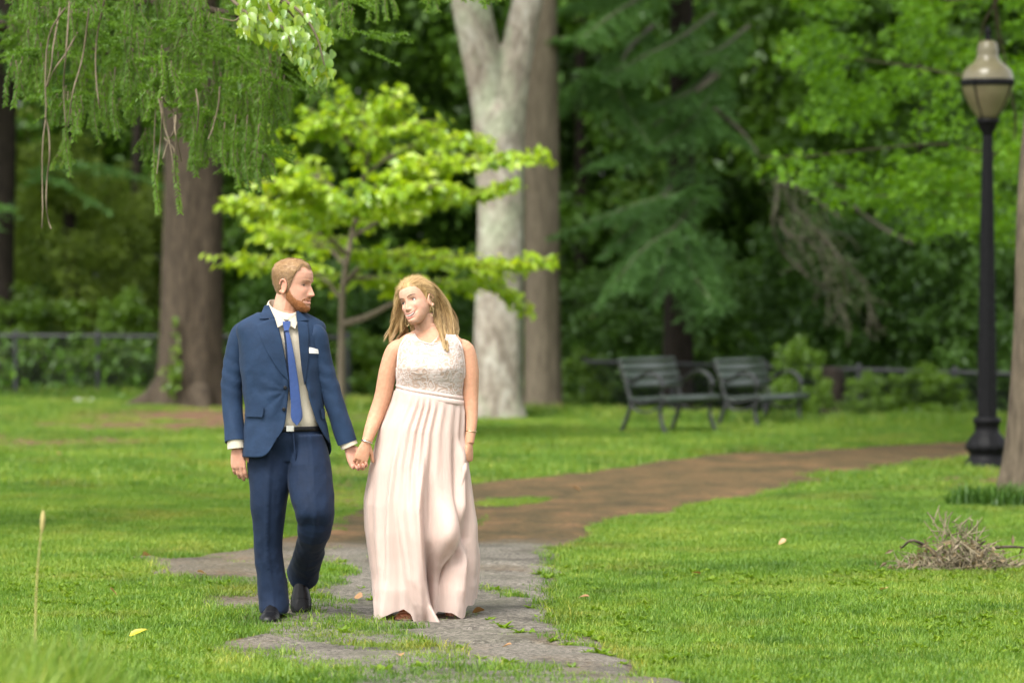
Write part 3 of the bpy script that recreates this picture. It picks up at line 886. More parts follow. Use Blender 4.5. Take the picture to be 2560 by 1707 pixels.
def leaf_meshes(L, W, mat, n, rng_):
    out = []
    for i in range(n):
        V, F = broad_leaf(L, W, rng_)
        me = make_mesh('leaf', Geo().add(V, None, F, (i + .5) / n)); me.materials.append(mat); out.append(me)
    return out
def place_leaves(C, D, NN, scale, meshes, parent, org, rng_):
    D = nrmz(D); NN = nrmz(NN - D * (NN * D).sum(1, keepdims=True)); S = np.cross(NN, D)
    for i in range(len(C)):
        o = bpy.data.objects.new('leaf', meshes[int(rng_.integers(len(meshes)))])
        COL.objects.link(o); o.parent = parent
        M = Matrix(((D[i][0], S[i][0], NN[i][0], C[i][0] - org[0]), (D[i][1], S[i][1], NN[i][1], C[i][1] - org[1]), (D[i][2], S[i][2], NN[i][2], C[i][2] - org[2]), (0, 0, 0, 1)))
        o.matrix_local = M @ Matrix.Scale(float(scale[i]), 4)
obj('crown', cards(C[far_i], D[far_i], NN[far_i], .105 * kk[far_i], .072 * kk[far_i], rng, .14), L_YOUNG, yt, yb, False)['kind'] = 'stuff'
place_leaves(C[near_i], D[near_i], NN[near_i], kk[near_i], leaf_meshes(.108, .074, L_YOUNG, 5, rng), yt, yb, rng)

# ---------------------------------------------------------------- hanging spruce, upper left
sp = thing('spruce_tree', 'weeping spruce with long hanging needle tails over the upper corner', 'tree', (-5.0, 24.0, -.05))
so = tuple(sp.location)
obj('trunk', trunk_geo([(-5.0, 24, -.05), (-5.0, 24, 2), (-4.95, 24, 5), (-4.95, 24, 9)], [.36, .30, .25, .12], 20, 5, .05, .25), M_BARK_DARK, sp, so)
rng = np.random.default_rng(31)
def sq(px, py, Y=23.6): return Q(px, py, Y)
mains = [([(-4.95, 24, 3.3), sq(-60, -40, 24), sq(150, -25, 24.2), sq(350, 5, 24.4), sq(520, 30, 24.4), sq(640, 70, 24.3)], .05, .012),
         ([(-4.95, 24, 3.5), sq(-60, -120, 23), sq(200, -110, 22.8), sq(450, -90, 22.8), sq(700, -70, 22.8), sq(860, -40, 22.8), sq(960, -20, 22.8)], .05, .010),
         ([(-4.95, 24, 3.0), sq(-80, 60, 25), sq(60, 80, 25.4), sq(210, 110, 25.6), sq(330, 140, 25.6), sq(450, 190, 25.6), sq(560, 250, 25.4)], .05, .010),
         ([(-4.95, 24, 3.8), sq(-60, -150, 25.5), sq(300, -150, 25.8), sq(700, -120, 25.8), sq(1000, -70, 25.8), sq(1150, -40, 25.8)], .05, .010)]
for _l in mains: obj('branch', limbs_geo([_l], 7), M_BARK_DARK, sp, so)
STEMS = Geo(); TC, TD, TN, TT = [], [], [], []
ymax_x = [(40, 250), (95, 330), (150, 400), (200, 240), (235, 340), (300, 300), (342, 400), (362, 250), (425, 255), (442, 400), (500, 400), (545, 440), (590, 445), (640, 330), (700, 260), (760, 215), (800, 200), (855, 130), (900, 40), (1000, 30), (1150, 25)]
mx, my = zip(*ymax_x)
def tail(top, ln, sway, rad=.020, cover=.25):
    """a hanging shoot: thin brown stem, needles all round its lower part"""
    k = 9
    u = np.linspace(0, 1, k)
    p = top + np.stack([sway[0] * u ** 1.5, sway[1] * u ** 1.5, -ln * u], 1)
    p[:, 0] += .012 * np.sin(u * 5 + sway[0] * 90)
    STEMS.geo(tube(p, np.linspace(.0042, .0022, k), 4, False))
    n = int(ln * (1 - cover) * 620)
    s = cover + (1 - cover) * rng.random(n)
    q = np.stack([np.interp(s, u, p[:, j]) for j in range(3)], 1)
    a = rng.random(n) * 2 * PI
    rr = rad * (.35 + .65 * np.minimum(1, (s - cover) * 6 + .35)) * np.where(s > .93, 1.15, 1.0)
    out = np.stack([np.cos(a), np.sin(a), np.full(n, -.75)], 1)
    TC.append(q + out * (rr * .45)[:, None]); TD.append(out); TN.append(np.stack([-np.sin(a), np.cos(a), np.full(n, .2)], 1))
    tt = rng.random() * .55
    TT.append(np.clip(tt + .25 * rng.random(n) + .35 * (s > .88), 0, 1))
nt = 0
for _ in range(190):
    gx_ = rng.uniform(20, 1150) if rng.random() < .30 else rng.uniform(30, 670)
    bot = np.interp(gx_, mx, my)
    gb_ = bot * (1 - rng.random() ** 1.4 * .98)          # lowest tip of the spray
    gY = rng.uniform(22.4, 25.8); gt = rng.random()
    hub = sq(gx_ + rng.normal(0, 6), gb_ - rng.uniform(60, 150), gY)
    nn_ = int(rng.integers(3, 8))
    for k in range(nn_):
        tx = gx_ + (k - (nn_ - 1) / 2) * rng.uniform(7, 13) + rng.normal(0, 4)
        e = sq(tx, gb_ - abs(rng.normal(0, 26)), gY + rng.normal(0, .1))
        top = hub * .55 + np.array([e[0], e[1], hub[2]]) * .45 + [0, 0, rng.normal(0, .04)]
        ln = max(.12, top[2] - e[2])
        tail(top, ln, (e[0] - top[0], 0), rng.uniform(.021, .031), rng.uniform(.0, .12)); TT[-1] = np.clip(TT[-1] * .6 + .45 * gt, 0, 1); nt += 1
    if rng.random() < .7:      # short side sprays above the tails
        for _ in range(int(rng.integers(2, 5))):
            v = nrmz(np.array([rng.choice([-1, 1]) * rng.uniform(.5, 1), rng.normal(0, .4), rng.uniform(-.55, .05)])); n = 120; s_ = rng.random(n) * rng.uniform(.14, .28); a_ = rng.random(n) * 6.28
            out = v * .8 + np.stack([np.zeros(n), np.cos(a_), np.sin(a_)], 1)
            TC.append(hub + v * s_[:, None] + out * .009); TD.append(out); TN.append(rng.normal(0, 1, (n, 3))); TT.append(np.clip(.45 * gt + .4 * rng.random(n) + .1, 0, 1))
for px, pb, ln in ((363, 490, .72), (412, 488, .70), (226, 330, .40), (268, 318, .42), (160, 405, .5), (545, 428, .42), (572, 440, .45), (598, 442, .40), (520, 398, .3), (450, 405, .3)):
    e = sq(px, pb, 22.6); tail(e + np.array([-.02, 0, ln]), ln, (.02, 0), .027, .12 if ln < .6 else .5)
# feathery horizontal sprays between the tails
for px, py in ((480, 88), (440, 75), (520, 60), (560, 95), (620, 120), (830, 75), (845, 105), (300, 120), (120, 40), (260, 40), (700, 60)):
    for _ in range(3):
        q0 = sq(px + rng.normal(0, 22), py + rng.normal(0, 14), 23.2); v = nrmz(np.array([rng.uniform(.5, 1), rng.normal(0, .3), -.25 + rng.normal(0, .15)]))
        n = 170; s = rng.random(n) * .26; a = rng.random(n) * 6.28
        out = v * .8 + np.stack([np.zeros(n), np.cos(a), np.sin(a)], 1)
        TC.append(q0 + v * s[:, None] + out * .008); TD.append(out); TN.append(rng.normal(0, 1, (n, 3))); TT.append(np.clip(.5 + .5 * rng.random(n), 0, 1))
TC, TD, TN, TT = map(np.concatenate, (TC, TD, TN, TT))
print('spruce needles', len(TC), 'tails', nt)
def needles(c, d, nr, L, W, tint):
    d = nrmz(d); nr = nrmz(nr - d * (nr * d).sum(1, keepdims=True)); s_ = np.cross(d, nr)
    V = np.stack([c - d * L * .5 - s_ * W * .5, c - d * L * .5 + s_ * W * .5, c + d * L * .5], 1).reshape(-1, 3)
    return Geo().add(V, np.arange(len(c) * 3).reshape(-1, 3), None, np.repeat(tint, 3))
o = obj('needles', needles(TC, TD, TN, .030, .0078, TT), L_SPRUCE, sp, so, False); o['kind'] = 'stuff'
o = obj('shoots', STEMS, M_TWIG, sp, so); o['kind'] = 'stuff'
# bare dead twigs hanging among the tails
dead = [[(150, 20), (122, 60), (108, 110), (104, 190), (106, 260), (98, 330), (97, 420), (98, 480), (96, 524)],
        [(104, 268), (112, 300), (114, 360), (108, 410), (106, 470), (112, 510), (118, 526)],
        [(178, 75), (150, 125), (125, 160), (108, 200)], [(138, 20), (122, 110), (118, 150), (106, 200)],
        [(240, 0), (222, 90), (220, 170), (226, 230), (230, 250)],
        [(372, 225), (398, 260), (402, 300), (408, 330), (418, 372)], [(372, 232), (378, 290), (390, 330), (398, 380), (404, 420)],
        [(404, 265), (400, 300), (385, 330), (374, 365)], [(378, 318), (400, 345), (404, 380)], [(365, 225), (372, 270), (368, 330), (360, 400)],
        [(160, 0), (152, 120), (146, 200), (150, 280)], [(205, 20), (190, 130), (168, 210), (156, 290)], [(505, 200), (502, 240), (490, 290), (478, 320)], [(450, 205), (456, 250), (452, 300)]]
for pl in dead:
    q = np.array([sq(a, b, 22.3 + .2 * rng.random()) for a, b in pl])
    obj('dead_twig', tube(cr(q, 16), np.linspace(.0065, .0035, 16), 5), M_TWIG, sp, so)

cl = [(-5.0 + math.cos(a) * r_, 24 + math.sin(a) * r_, z_, .8) for a, r_, z_ in zip(rng.random(24) * 6.28, rng.random(24) ** .5 * 1.8, rng.uniform(5.2, 10.5, 24))]
obj('crown', clump_leaves(cl, 70, .24, .07, rng), L_SPRUCE, sp, so, False)

# lime broadleaf bough in front of it
lb = thing('broadleaf_bough', 'bright yellow green broadleaf bough hanging beside the spruce tails', 'branch', tuple(sq(500, -30, 22.0)))
lo = tuple(lb.location)
lims = [([sq(420, -60, 22.4), sq(500, -25, 22.0), sq(560, 25, 21.9), sq(590, 48, 21.8), sq(560, 40, 21.8)], .014, .005), ([sq(480, -40, 22.2), sq(600, -20, 21.9), sq(680, 20, 21.8), sq(725, 80, 21.8), sq(745, 150, 21.8)], .014, .004),
        ([sq(600, -20, 21.9), sq(630, 40, 21.7), sq(660, 80, 21.7), sq(672, 118, 21.7)], .008, .003), ([sq(640, 0, 21.9), sq(690, 60, 22), sq(715, 120, 22), sq(722, 180, 22)], .008, .003), ([sq(560, 25, 21.9), sq(540, 48, 21.8), sq(505, 42, 21.8)], .006, .003)]
for _l in lims: obj('branch', limbs_geo([_l], 6), M_TWIG, lb, lo)
C = []
while len(C) < 290:
    px, py = rng.uniform(548, 770), rng.uniform(-25, 200)
    edge = np.interp(px, [548, 590, 640, 680, 700, 735, 770], [75, 92, 118, 140, 180, 200, 175]); topc = np.interp(px, [548, 700, 730, 770], [-30, -30, 20, 130])
    if py > edge or py < topc: continue
    if px < 640 and py > 60 and rng.random() < .45: continue
    C.append(sq(px, py, rng.uniform(21.5, 22.4)))
C = np.array(C)
D = np.stack([rng.normal(.15, .35, 290), rng.normal(-.2, .35, 290), np.full(290, -1.0)], 1)
NN = np.stack([rng.normal(.2, .6, 290), np.full(290, -.9), rng.uniform(.1, 1.0, 290)], 1)
C2 = []
while len(C2) < 420:
    px, py = rng.uniform(545, 775), rng.uniform(-40, 205)
    edge = np.interp(px, [545, 590, 640, 680, 700, 735, 775], [80, 98, 122, 150, 188, 204, 178]); topc = np.interp(px, [548, 700, 735, 775], [-40, -40, 15, 120])
    if py > edge or py < topc or fbm(px / 40, py / 40, 3) < -.25: continue
    C2.append(sq(px, py, rng.uniform(21.8, 22.7)))
C2 = np.array(C2); n2 = len(C2)
o = obj('leaf_mass', cards(C2, np.stack([rng.normal(.15, .4, n2), rng.normal(-.2, .4, n2), np.full(n2, -1.0)], 1), np.stack([rng.normal(.2, .7, n2), np.full(n2, -.8), rng.uniform(.1, 1.0, n2)], 1), .062, .036, rng, .15), L_LIME, lb, lo, False); o['kind'] = 'stuff'
place_leaves(C, D, NN, rng.uniform(.7, 1.2, 290), leaf_meshes(.072, .044, L_LIME, 6, rng), lb, lo, rng)

# ---------------------------------------------------------------- maple at the right edge
Ym = 30.2
xm = float(P(2576, 1235, Ym)[0])
mt = thing('maple_tree', 'maple with fresh green lobed foliage and leaning tan trunk past the lamp', 'tree', (xm, Ym, -.05))
mo = tuple(mt.location)
obj('trunk', trunk_geo([(xm, Ym, -.08), (xm + .00, Ym, .35), (xm + .03, Ym, 1.3), (xm + .10, Ym + .3, 2.6), (xm + .4, Ym + 1.2, 4.5), (xm + .3, Ym + 2, 7)], [.24, .20, .175, .16, .14, .07], 20, 9, .05, .35), M_BARK_MAPLE, mt, mo)
rng = np.random.default_rng(41)
def mq(px, py, Y=38.0): return Q(px, py, Y)
mb = [([(xm + .4, Ym + 1.8, 4.6), (xm + .3, Ym + 4.6, 4.3), mq(2330, 330, 36), mq(2150, 330, 36), mq(1980, 345, 37.5), mq(1850, 360, 38), mq(1740, 360, 38)], .013, .004),
      ([(xm + .4, Ym + 1.6, 4.4), (xm + .3, Ym + 4.8, 4.6), mq(2280, 160, 36.5), mq(2080, 150, 37.5), mq(1930, 130, 39), mq(1800, 120, 40)], .013, .004),
      ([(xm + .4, Ym + 1.8, 4.5), (xm + .2, Ym + 5, 3.9), mq(2280, 420, 36), mq(2120, 440, 36.5), mq(2000, 450, 37.5), mq(1910, 420, 38)], .013, .004),
      ([(xm + .4, Ym + 1.2, 4.4), mq(2200, 0, 37), mq(2020, -60, 39), mq(1850, -80, 41)], .02, .005)]
for _l in mb: obj('branch', limbs_geo([_l], 7), M_BARK_MAPLE, mt, mo)
cl = []
for _ in range(1150):
    px, py = rng.uniform(1735, 2480), rng.uniform(-190, 560)
    lowb = np.interp(px, [1735, 1760, 1800, 1860, 1900, 1960, 2050, 2200, 2352, 2480], [372, 390, 395, 405, 450, 480, 500, 545, 600, 640])
    left = np.interp(py, [-190, 0, 120, 200, 260, 300, 330, 390, 500], [1760, 1775, 1800, 1850, 1860, 1830, 1780, 1735, 1880])
    if py > lowb or px < left + rng.random() * 30: continue
    if fbm(px / 62, py / 48, 7) < -.04: continue
    Y_ = rng.uniform(35.4, 41) if py > 160 else rng.uniform(37, 43)
    q = mq(px, py, Y_); cl.append((*q, rng.uniform(.16, .34)))
cl = np.array(cl)
def lobed(c, d, nr, L, rng_):
    """five-lobed leaves as 3 crossing folded cards in one plane"""
    g = Geo(); d = nrmz(d); nr = nrmz(nr - d * (nr * d).sum(1, keepdims=True)); s_ = np.cross(d, nr)
    t = rng_.random(len(c))
    for a, k in ((0, 1.0), (1.0, .72), (-1.0, .72)):
        dd = d * math.cos(a) + s_ * math.sin(a)
        g.geo(cards(c + dd * L[:, None] * k * .4, dd, nr, L * k, L * k * .42, rng_, .12, t))
    return g
n_e = 30
c = np.repeat(cl[:, :3], n_e, 0); r = np.repeat(cl[:, 3], n_e); v = nrmz(rng.normal(size=c.shape)) * (rng.random(len(c)) ** .4)[:, None]
g = lobed(c + v * r[:, None] * [1, 1, .55], rng.normal(0, .6, c.shape) + [-.2, -.2, -.45], np.array([-.1, -.3, 1.0]) + rng.normal(0, .45, c.shape), .085 * rng.uniform(.7, 1.25, len(c)), rng)
print('maple tris', sum(len(f) for f in g.F3))
obj('crown', g, L_MAPLE, mt, mo, False)
# upper crown out of view
cl = [(xm + rng.uniform(-3.2, 3.5), Ym + rng.uniform(0, 12), rng.uniform(5.6, 9.0), .9) for _ in range(60)]
obj('crown', clump_leaves(cl, 80, .26, .2, rng), L_MAPLE, mt, mo, False)

# ---------------------------------------------------------------- woods behind the fence
rng = np.random.default_rng(57)
def dense_crown(w, h, z0, n_cl, n_e, L, W, seed, flat=.6):
    r_ = np.random.default_rng(seed); cl = []
    while len(cl) < n_cl:
        v = r_.uniform(-1, 1, 3)
        k = v[0] ** 2 + v[1] ** 2 + v[2] ** 2
        if k > 1 or k < .25: continue
        cl.append((v[0] * w, v[1] * w, z0 + h * .5 + v[2] * h * .5, r_.uniform(.4, .8) * w / 2.6))
    return clump_leaves(cl, n_e, L, W, r_, flat)
M_dense = [make_mesh('crown', dense_crown(3.0, 9.5, .6, 210, 75, .21, .12, 60 + i), smooth=False) for i in range(2)]
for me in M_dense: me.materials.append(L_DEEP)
M_olive = make_mesh('crown', dense_crown(1.5, 5.2, .3, 150, 80, .12, .07, 66, .9), smooth=False); M_olive.materials.append(L_OLIVE)
M_ivy = make_mesh('crown', dense_crown(1.5, 3.6, -.2, 150, 80, .11, .085, 68, .8), smooth=False); M_ivy.materials.append(L_IVY)
M_shrub = make_mesh('foliage', dense_crown(.8, 1.7, -.1, 70, 80, .085, .05, 69, .8), smooth=False); M_shrub.materials.append(L_SHRUB)
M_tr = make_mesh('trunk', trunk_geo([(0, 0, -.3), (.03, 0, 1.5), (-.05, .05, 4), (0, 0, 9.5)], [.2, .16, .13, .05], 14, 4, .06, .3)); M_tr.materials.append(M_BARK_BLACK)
def plant(name, label, cat, x, y, crown, sc=(1, 1, 1), rz=0.0, trunk=True, group=None, part='crown'):
    r = thing(name, label, cat, (x, y, float(hgt(x, y)) - .02), group, rz)
    o = link(part, crown, None, r); o.scale = sc
    if trunk:
        t = link('trunk', M_tr, None, r); t.scale = (max(.7, sc[0] * .8), max(.7, sc[1] * .8), sc[2])
    return r
WG = 'dark trees of the wood behind the fence'
for px, Y_, m, s, rz, lb_ in [
    (-50, 62, 0, (1.0, 1, 1.1), .3, 'dark leafy tree at the outer end of the wood, beyond the vine-draped one'),
    (430, 66, 1, (1.1, 1, 1.2), 1.9, 'dark dense tree rising right behind the thick brown trunk'),
    (720, 61, 0, (.95, 1, 1.05), 3.0, 'shadowy tree behind the lime green young tree, on its spruce side'),
    (980, 65, 1, (1.1, 1, 1.2), 4.2, 'shadowy tree behind the woman and left of the pale forked trunk'),
    (1330, 60, 0, (.9, .9, 1.05), 5.1, 'dark tree in the gap just past the brown trunk'),
    (1600, 68, 1, (1.1, 1, 1.2), .9, 'darkest tree of the wood, behind the hanging blue green boughs'),
    (1880, 62, 0, (1.0, 1, 1.1), 2.4, 'dark tree behind the tangle of grey vines'),
    (2110, 58, 1, (.95, .9, 1.0), 3.6, 'dark tree between the vine tangle and the lamp post'),
    (2360, 60, 0, (1.0, 1, 1.1), 5.7, 'dark tree behind the lamp post and maple')]:
    x_ = float(Q(px, 600, Y_)[0])
    plant('woodland_tree', lb_, 'tree', x_, Y_, M_dense[m], s, rz, True, WG)
# olive vine-draped trees on the left
for px, Y_, s, rz, lb_ in [(165, 57, (.75, .75, .72), .4, 'olive green vine-draped small tree left of the dark brown trunk'), (318, 58.5, (.55, .55, .66), 2.0, 'slim olive green sapling close beside the dark brown trunk'),
                           (-30, 60, (.8, .8, .9), 4.0, 'olive green bushy tree cut by the edge of the view')]:
    plant('draped_tree', lb_, 'tree', float(Q(px, 600, Y_)[0]), Y_, M_olive, s, rz, True, 'olive green small trees along the fence')
# ivy masses on the right
for px, Y_, s, rz, lb_ in [(2060, 51.5, (.95, .8, .95), .5, 'ivy-covered bush bulging over the fence, nearest the lamp post on its bench side'), (1890, 53, (.9, .8, .95), 2.6, 'dark ivy bush behind the right end of the benches'),
                           (2260, 50.5, (.9, .8, 1.0), 4.4, 'ivy bush directly behind the lamp post'), (2400, 49, (.8, .8, .8), 1.0, 'ivy bush behind the leaning maple trunk'), (1690, 54.5, (.9, .8, .75), 3.3, 'low ivy bush behind the benches, between the two backrests'),
                           (1400, 53.5, (.8, .8, .7), 5.5, 'yellowish bush beside the brown trunk, behind the bench'), (700, 56, (.9, .8, .7), 1.7, 'dark green bush by the fence behind the man'), (930, 55, (.8, .8, .6), 1.2, 'dark green bush by the fence between the couple')]:
    plant('ivy_bush', lb_, 'bush', float(Q(px, 700, Y_)[0]), Y_, M_ivy, s, rz, False, 'ivy bushes along the fence', 'foliage')
for px, Y_, s, rz, lb_ in [(60, 55.5, (1.35, 1, .95), .2, 'bright green shrub leaning over the fence at the outer corner'), (300, 55.3, (1.0, .9, .95), 1.4, 'green shrub in front of the fence, left of the dark trunk'), (820, 54, (.8, .8, .7), 2.5, 'small green shrub behind the clasped hands'),
                           (1838, 45.2, (.5, .5, .62), .9, 'tall bright weeds growing under the end of the farther bench'), (1990, 46.5, (.4, .35, .4), 2.2, 'low weeds beside the stump by the fence'), (1330, 50.5, (.55, .5, .6), 3.9, 'small shrub at the foot of the brown trunk'), (2130, 47.6, (.9, .7, .5), 4.7, 'low shrub at the fence line next to the lamp post')]:
    plant('green_shrub', lb_, 'shrub', float(Q(px, 800, Y_)[0]), Y_, M_shrub, s, rz, False, 'green shrubs along the edge of the lawn', 'foliage')

# blue green conifer with hanging boughs (trunk behind the benches)
Yc = 51.5
xc = float(Q(1558, 780, Yc)[0])
ct = thing('larch_tree', 'conifer with blue green hanging boughs and dark trunk behind the benches', 'tree', (xc, Yc, float(hgt(xc, Yc)) - .05))
co = tuple(ct.location)
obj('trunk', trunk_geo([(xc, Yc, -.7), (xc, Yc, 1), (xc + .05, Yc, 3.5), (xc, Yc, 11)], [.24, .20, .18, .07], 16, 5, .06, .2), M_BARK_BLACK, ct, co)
rng = np.random.default_rng(71)
def cq(px, py, Y=49.0): return Q(px, py, Y)
hb = [[(1600, 445, 50), (1540, 450, 49), (1460, 470, 48.5), (1370, 505, 48), (1265, 545, 48)], [(1600, 455, 49.5), (1550, 520, 48.6), (1480, 570, 48), (1420, 640, 47.7), (1375, 700, 47.6)],
      [(1560, 480, 49.5), (1540, 560, 48.6), (1520, 620, 48), (1500, 700, 47.8)], [(1570, 500, 49.5), (1580, 580, 48.8), (1600, 640, 48.4), (1640, 700, 48)], [(1560, 560, 49.5), (1590, 620, 48.8), (1610, 670, 48.4), (1625, 722, 48.2)],
      [(1540, 430, 50), (1500, 470, 48.8), (1440, 540, 48.3), (1380, 590, 48)], [(1560, 450, 50), (1590, 440, 48.8), (1600, 430, 48.6)], [(1530, 540, 49), (1460, 620, 48), (1400, 660, 47.8)]]
ub = [[(1560, -60, 52), (1480, -10, 50), (1400, 40, 49), (1340, 85, 48.5), (1270, 90, 48.5)], [(1640, 30, 52), (1560, 90, 50), (1480, 130, 49), (1400, 170, 48.6), (1330, 160, 48.5)], [(1680, 120, 52), (1600, 200, 50), (1520, 240, 49.2), (1450, 260, 49)],
      [(1660, 150, 52), (1620, 240, 50), (1560, 300, 49.4), (1500, 340, 49)], [(1500, 60, 52), (1440, 120, 50), (1420, 190, 49.2), (1440, 250, 49), (1490, 330, 48.8)], [(1720, 60, 52), (1660, 110, 51), (1600, 130, 50), (1540, 140, 49.5)],
      [(1480, 330, 50), (1420, 360, 49.2), (1360, 380, 49)], [(1600, 280, 50.5), (1660, 300, 50), (1720, 330, 49.8)], [(1400, 130, 50), (1340, 200, 49.4), (1290, 260, 49.2)], [(1450, 0, 51), (1370, 0, 50), (1290, 20, 49.4)]]
BG, NG = Geo(), Geo()
for b in hb + ub:
    pl = np.array([cq(*q) for q in b])
    w = .42 if b in hb else .48
    NG.geo(bough_geo(pl, w, rng, .085, .024, .055, 1.25, .35))
for b, r0, r1 in [(ub[4], .034, .014), (ub[2], .03, .012), (ub[0], .034, .012), (ub[1], .03, .012), (ub[3], .03, .012), (ub[5], .03, .012)] + [(h, .022, .008) for h in hb[:6]]:
    pl = np.array([cq(*q) for q in b]); obj('branch', tube(cr(pl, 16), np.linspace(r0, r1, 16), 6), M_VINE, ct, co)
print('larch', NG.n)
obj('crown', NG, L_BLUE, ct, co, False)
cl = [(xc + rng.uniform(-2.6, 2.6), Yc + rng.uniform(-2, 2), rng.uniform(6.5, 11), .8) for _ in range(70)]
obj('crown', clump_leaves(cl, 70, .26, .08, rng), L_BLUE, ct, co, False)
cl = [(xc + rng.uniform(-.55, .55), Yc - rng.uniform(.35, .9), z_, rng.uniform(.22, .4)) for z_ in rng.uniform(1.0, 6.4, 46)]
obj('crown', clump_leaves(cl, 60, .12, .035, rng), L_BLUE, ct, co, False)
# another soft pine behind the spruce tails, upper left
xp, Yp = float(Q(60, 300, 56)[0]) - .3, 55.5
pt = thing('pine_tree', 'soft blue green pine seen through the hanging spruce tails', 'tree', (xp, Yp, float(hgt(xp, Yp)) - .05)); po = tuple(pt.location)
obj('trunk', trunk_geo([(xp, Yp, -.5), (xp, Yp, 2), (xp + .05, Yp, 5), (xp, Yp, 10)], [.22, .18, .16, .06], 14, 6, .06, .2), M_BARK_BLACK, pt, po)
PGe = Geo()
for _ in range(46):
    a, z_ = rng.random() * 6.28, rng.uniform(2.6, 7.5)
    dv = np.array([math.cos(a), math.sin(a), 0]); R_ = rng.uniform(1.2, 2.8)
    s0 = np.array([xp, Yp, z_]); PGe.geo(bough_geo([s0 + dv * .2, s0 + dv * R_ * .5 + [0, 0, .1], s0 + dv * R_ - [0, 0, .35]], .5, rng, .15, .03, .12, .9, .2))
obj('crown', PGe, L_BLUE, pt, po, False)
# right-hand upper wood: grey vines tangle
vt = thing('vine_tangle', 'tangle of bare grey brown vines drooping among the dark leaves', 'vine', tuple(Q(1830, 500, 49.8))); vo = tuple(vt.location)
VG = Geo()
vines = [[(1790, 410), (1782, 470), (1776, 520), (1800, 580), (1860, 640)], [(1800, 430), (1830, 490), (1880, 530), (1930, 600), (1950, 680)], [(1790, 500), (1810, 540), (1870, 560), (1900, 640)], [(1650, 170), (1600, 210), (1540, 260), (1500, 290)],
         [(1640, 250), (1700, 300), (1740, 350)], [(1830, 480), (1900, 560), (1990, 650)], [(1940, 460), (2020, 520), (2100, 560)], [(1780, 420), (1850, 440), (1930, 500)]]
for v in vines:
    pl = np.array([Q(a, b, 49.9 + rng.uniform(-.3, .3)) for a, b in v]); obj('stem', tube(cr(pl, 16), np.linspace(.035, .016, 16), 6), M_VINE, vt, vo)
for _ in range(70):
    a, b = rng.uniform(1800, 2000), rng.uniform(430, 720)
    if abs((a - 1800) - (b - 430) * .6) > 70: continue
    q0 = Q(a, b, 49.9 + rng.uniform(-.5, .3)); q1 = q0 + np.array([rng.normal(.1, .18), rng.normal(0, .1), -rng.uniform(.15, .5)]); VG.geo(tube(cr([q0, (q0 + q1) / 2 + rng.normal(0, .05, 3), q1], 6), [.010, .01, .009, .008, .007, .005], 4))
obj('tendrils', VG, M_VINE, vt, vo)['kind'] = 'stuff'
c = np.array([Q(*(np.array([1800 + t * 170, 430 + t * 280]) + rng.normal(0, 26, 2)), 49.8 + rng.uniform(-.5, .4)) for t in rng.random(420)])
obj('foliage', cards(c, rng.normal(0, 1, c.shape) + [0, 0, -.8], rng.normal(0, .6, c.shape) + [0, -.4, .8], .09, .035, rng), leaf_mat('leaf_dry', (.14, .17, .07), (.07, .085, .032), .3, None, .03, .5, 1.0), vt, vo, False)

# the mass of the wood further back
rng = np.random.default_rng(83)
n = 90000
c = np.stack([rng.uniform(-26, 26, n), rng.uniform(68, 82, n) , -1 + 17 * rng.random(n) ** .9], 1)
c[:, 1] += 1.5 * np.sin(c[:, 0] * .7) + c[:, 2] * .15
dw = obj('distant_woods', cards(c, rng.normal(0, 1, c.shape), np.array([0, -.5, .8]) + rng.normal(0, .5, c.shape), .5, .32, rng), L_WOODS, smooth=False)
tag(dw, 'dark closed mass of the wood behind all the trees', kind='stuff')
n = 26000   # undergrowth between the fence and the wood
c = np.stack([rng.uniform(-11, 11, n), rng.uniform(52, 66, n), -.7 + 1.6 * rng.random(n) ** 1.6], 1)
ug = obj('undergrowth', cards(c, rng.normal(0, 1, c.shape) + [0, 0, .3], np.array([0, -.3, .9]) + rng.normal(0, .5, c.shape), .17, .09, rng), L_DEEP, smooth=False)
tag(ug, 'dark low undergrowth on the woodland floor', kind='stuff')
# ================================================================ fence, benches, lamp, small things
M_BLACK = std_mat('black_paint', (.009, .009, .010), (.005, .005, .006), .5, 30, .001, 60, .10)
M_IRON = std_mat('bench_iron', (.026, .027, .029), (.018, .018, .02), .34, 30, .001, 60, .55)
M_BLACK_SOFT = std_mat('black_vinyl', (.022, .024, .027), (.014, .015, .017), .6, 20)
M_SLAT = std_mat('green_slat', (.034, .050, .040), (.024, .036, .028), .32, 14, .001, 40, .6, stretch=(1, 6, 6))
M_GLASS = std_mat('lamp_glass', (.155, .135, .078), (.12, .10, .058), .30, 5, 0, None, .5)

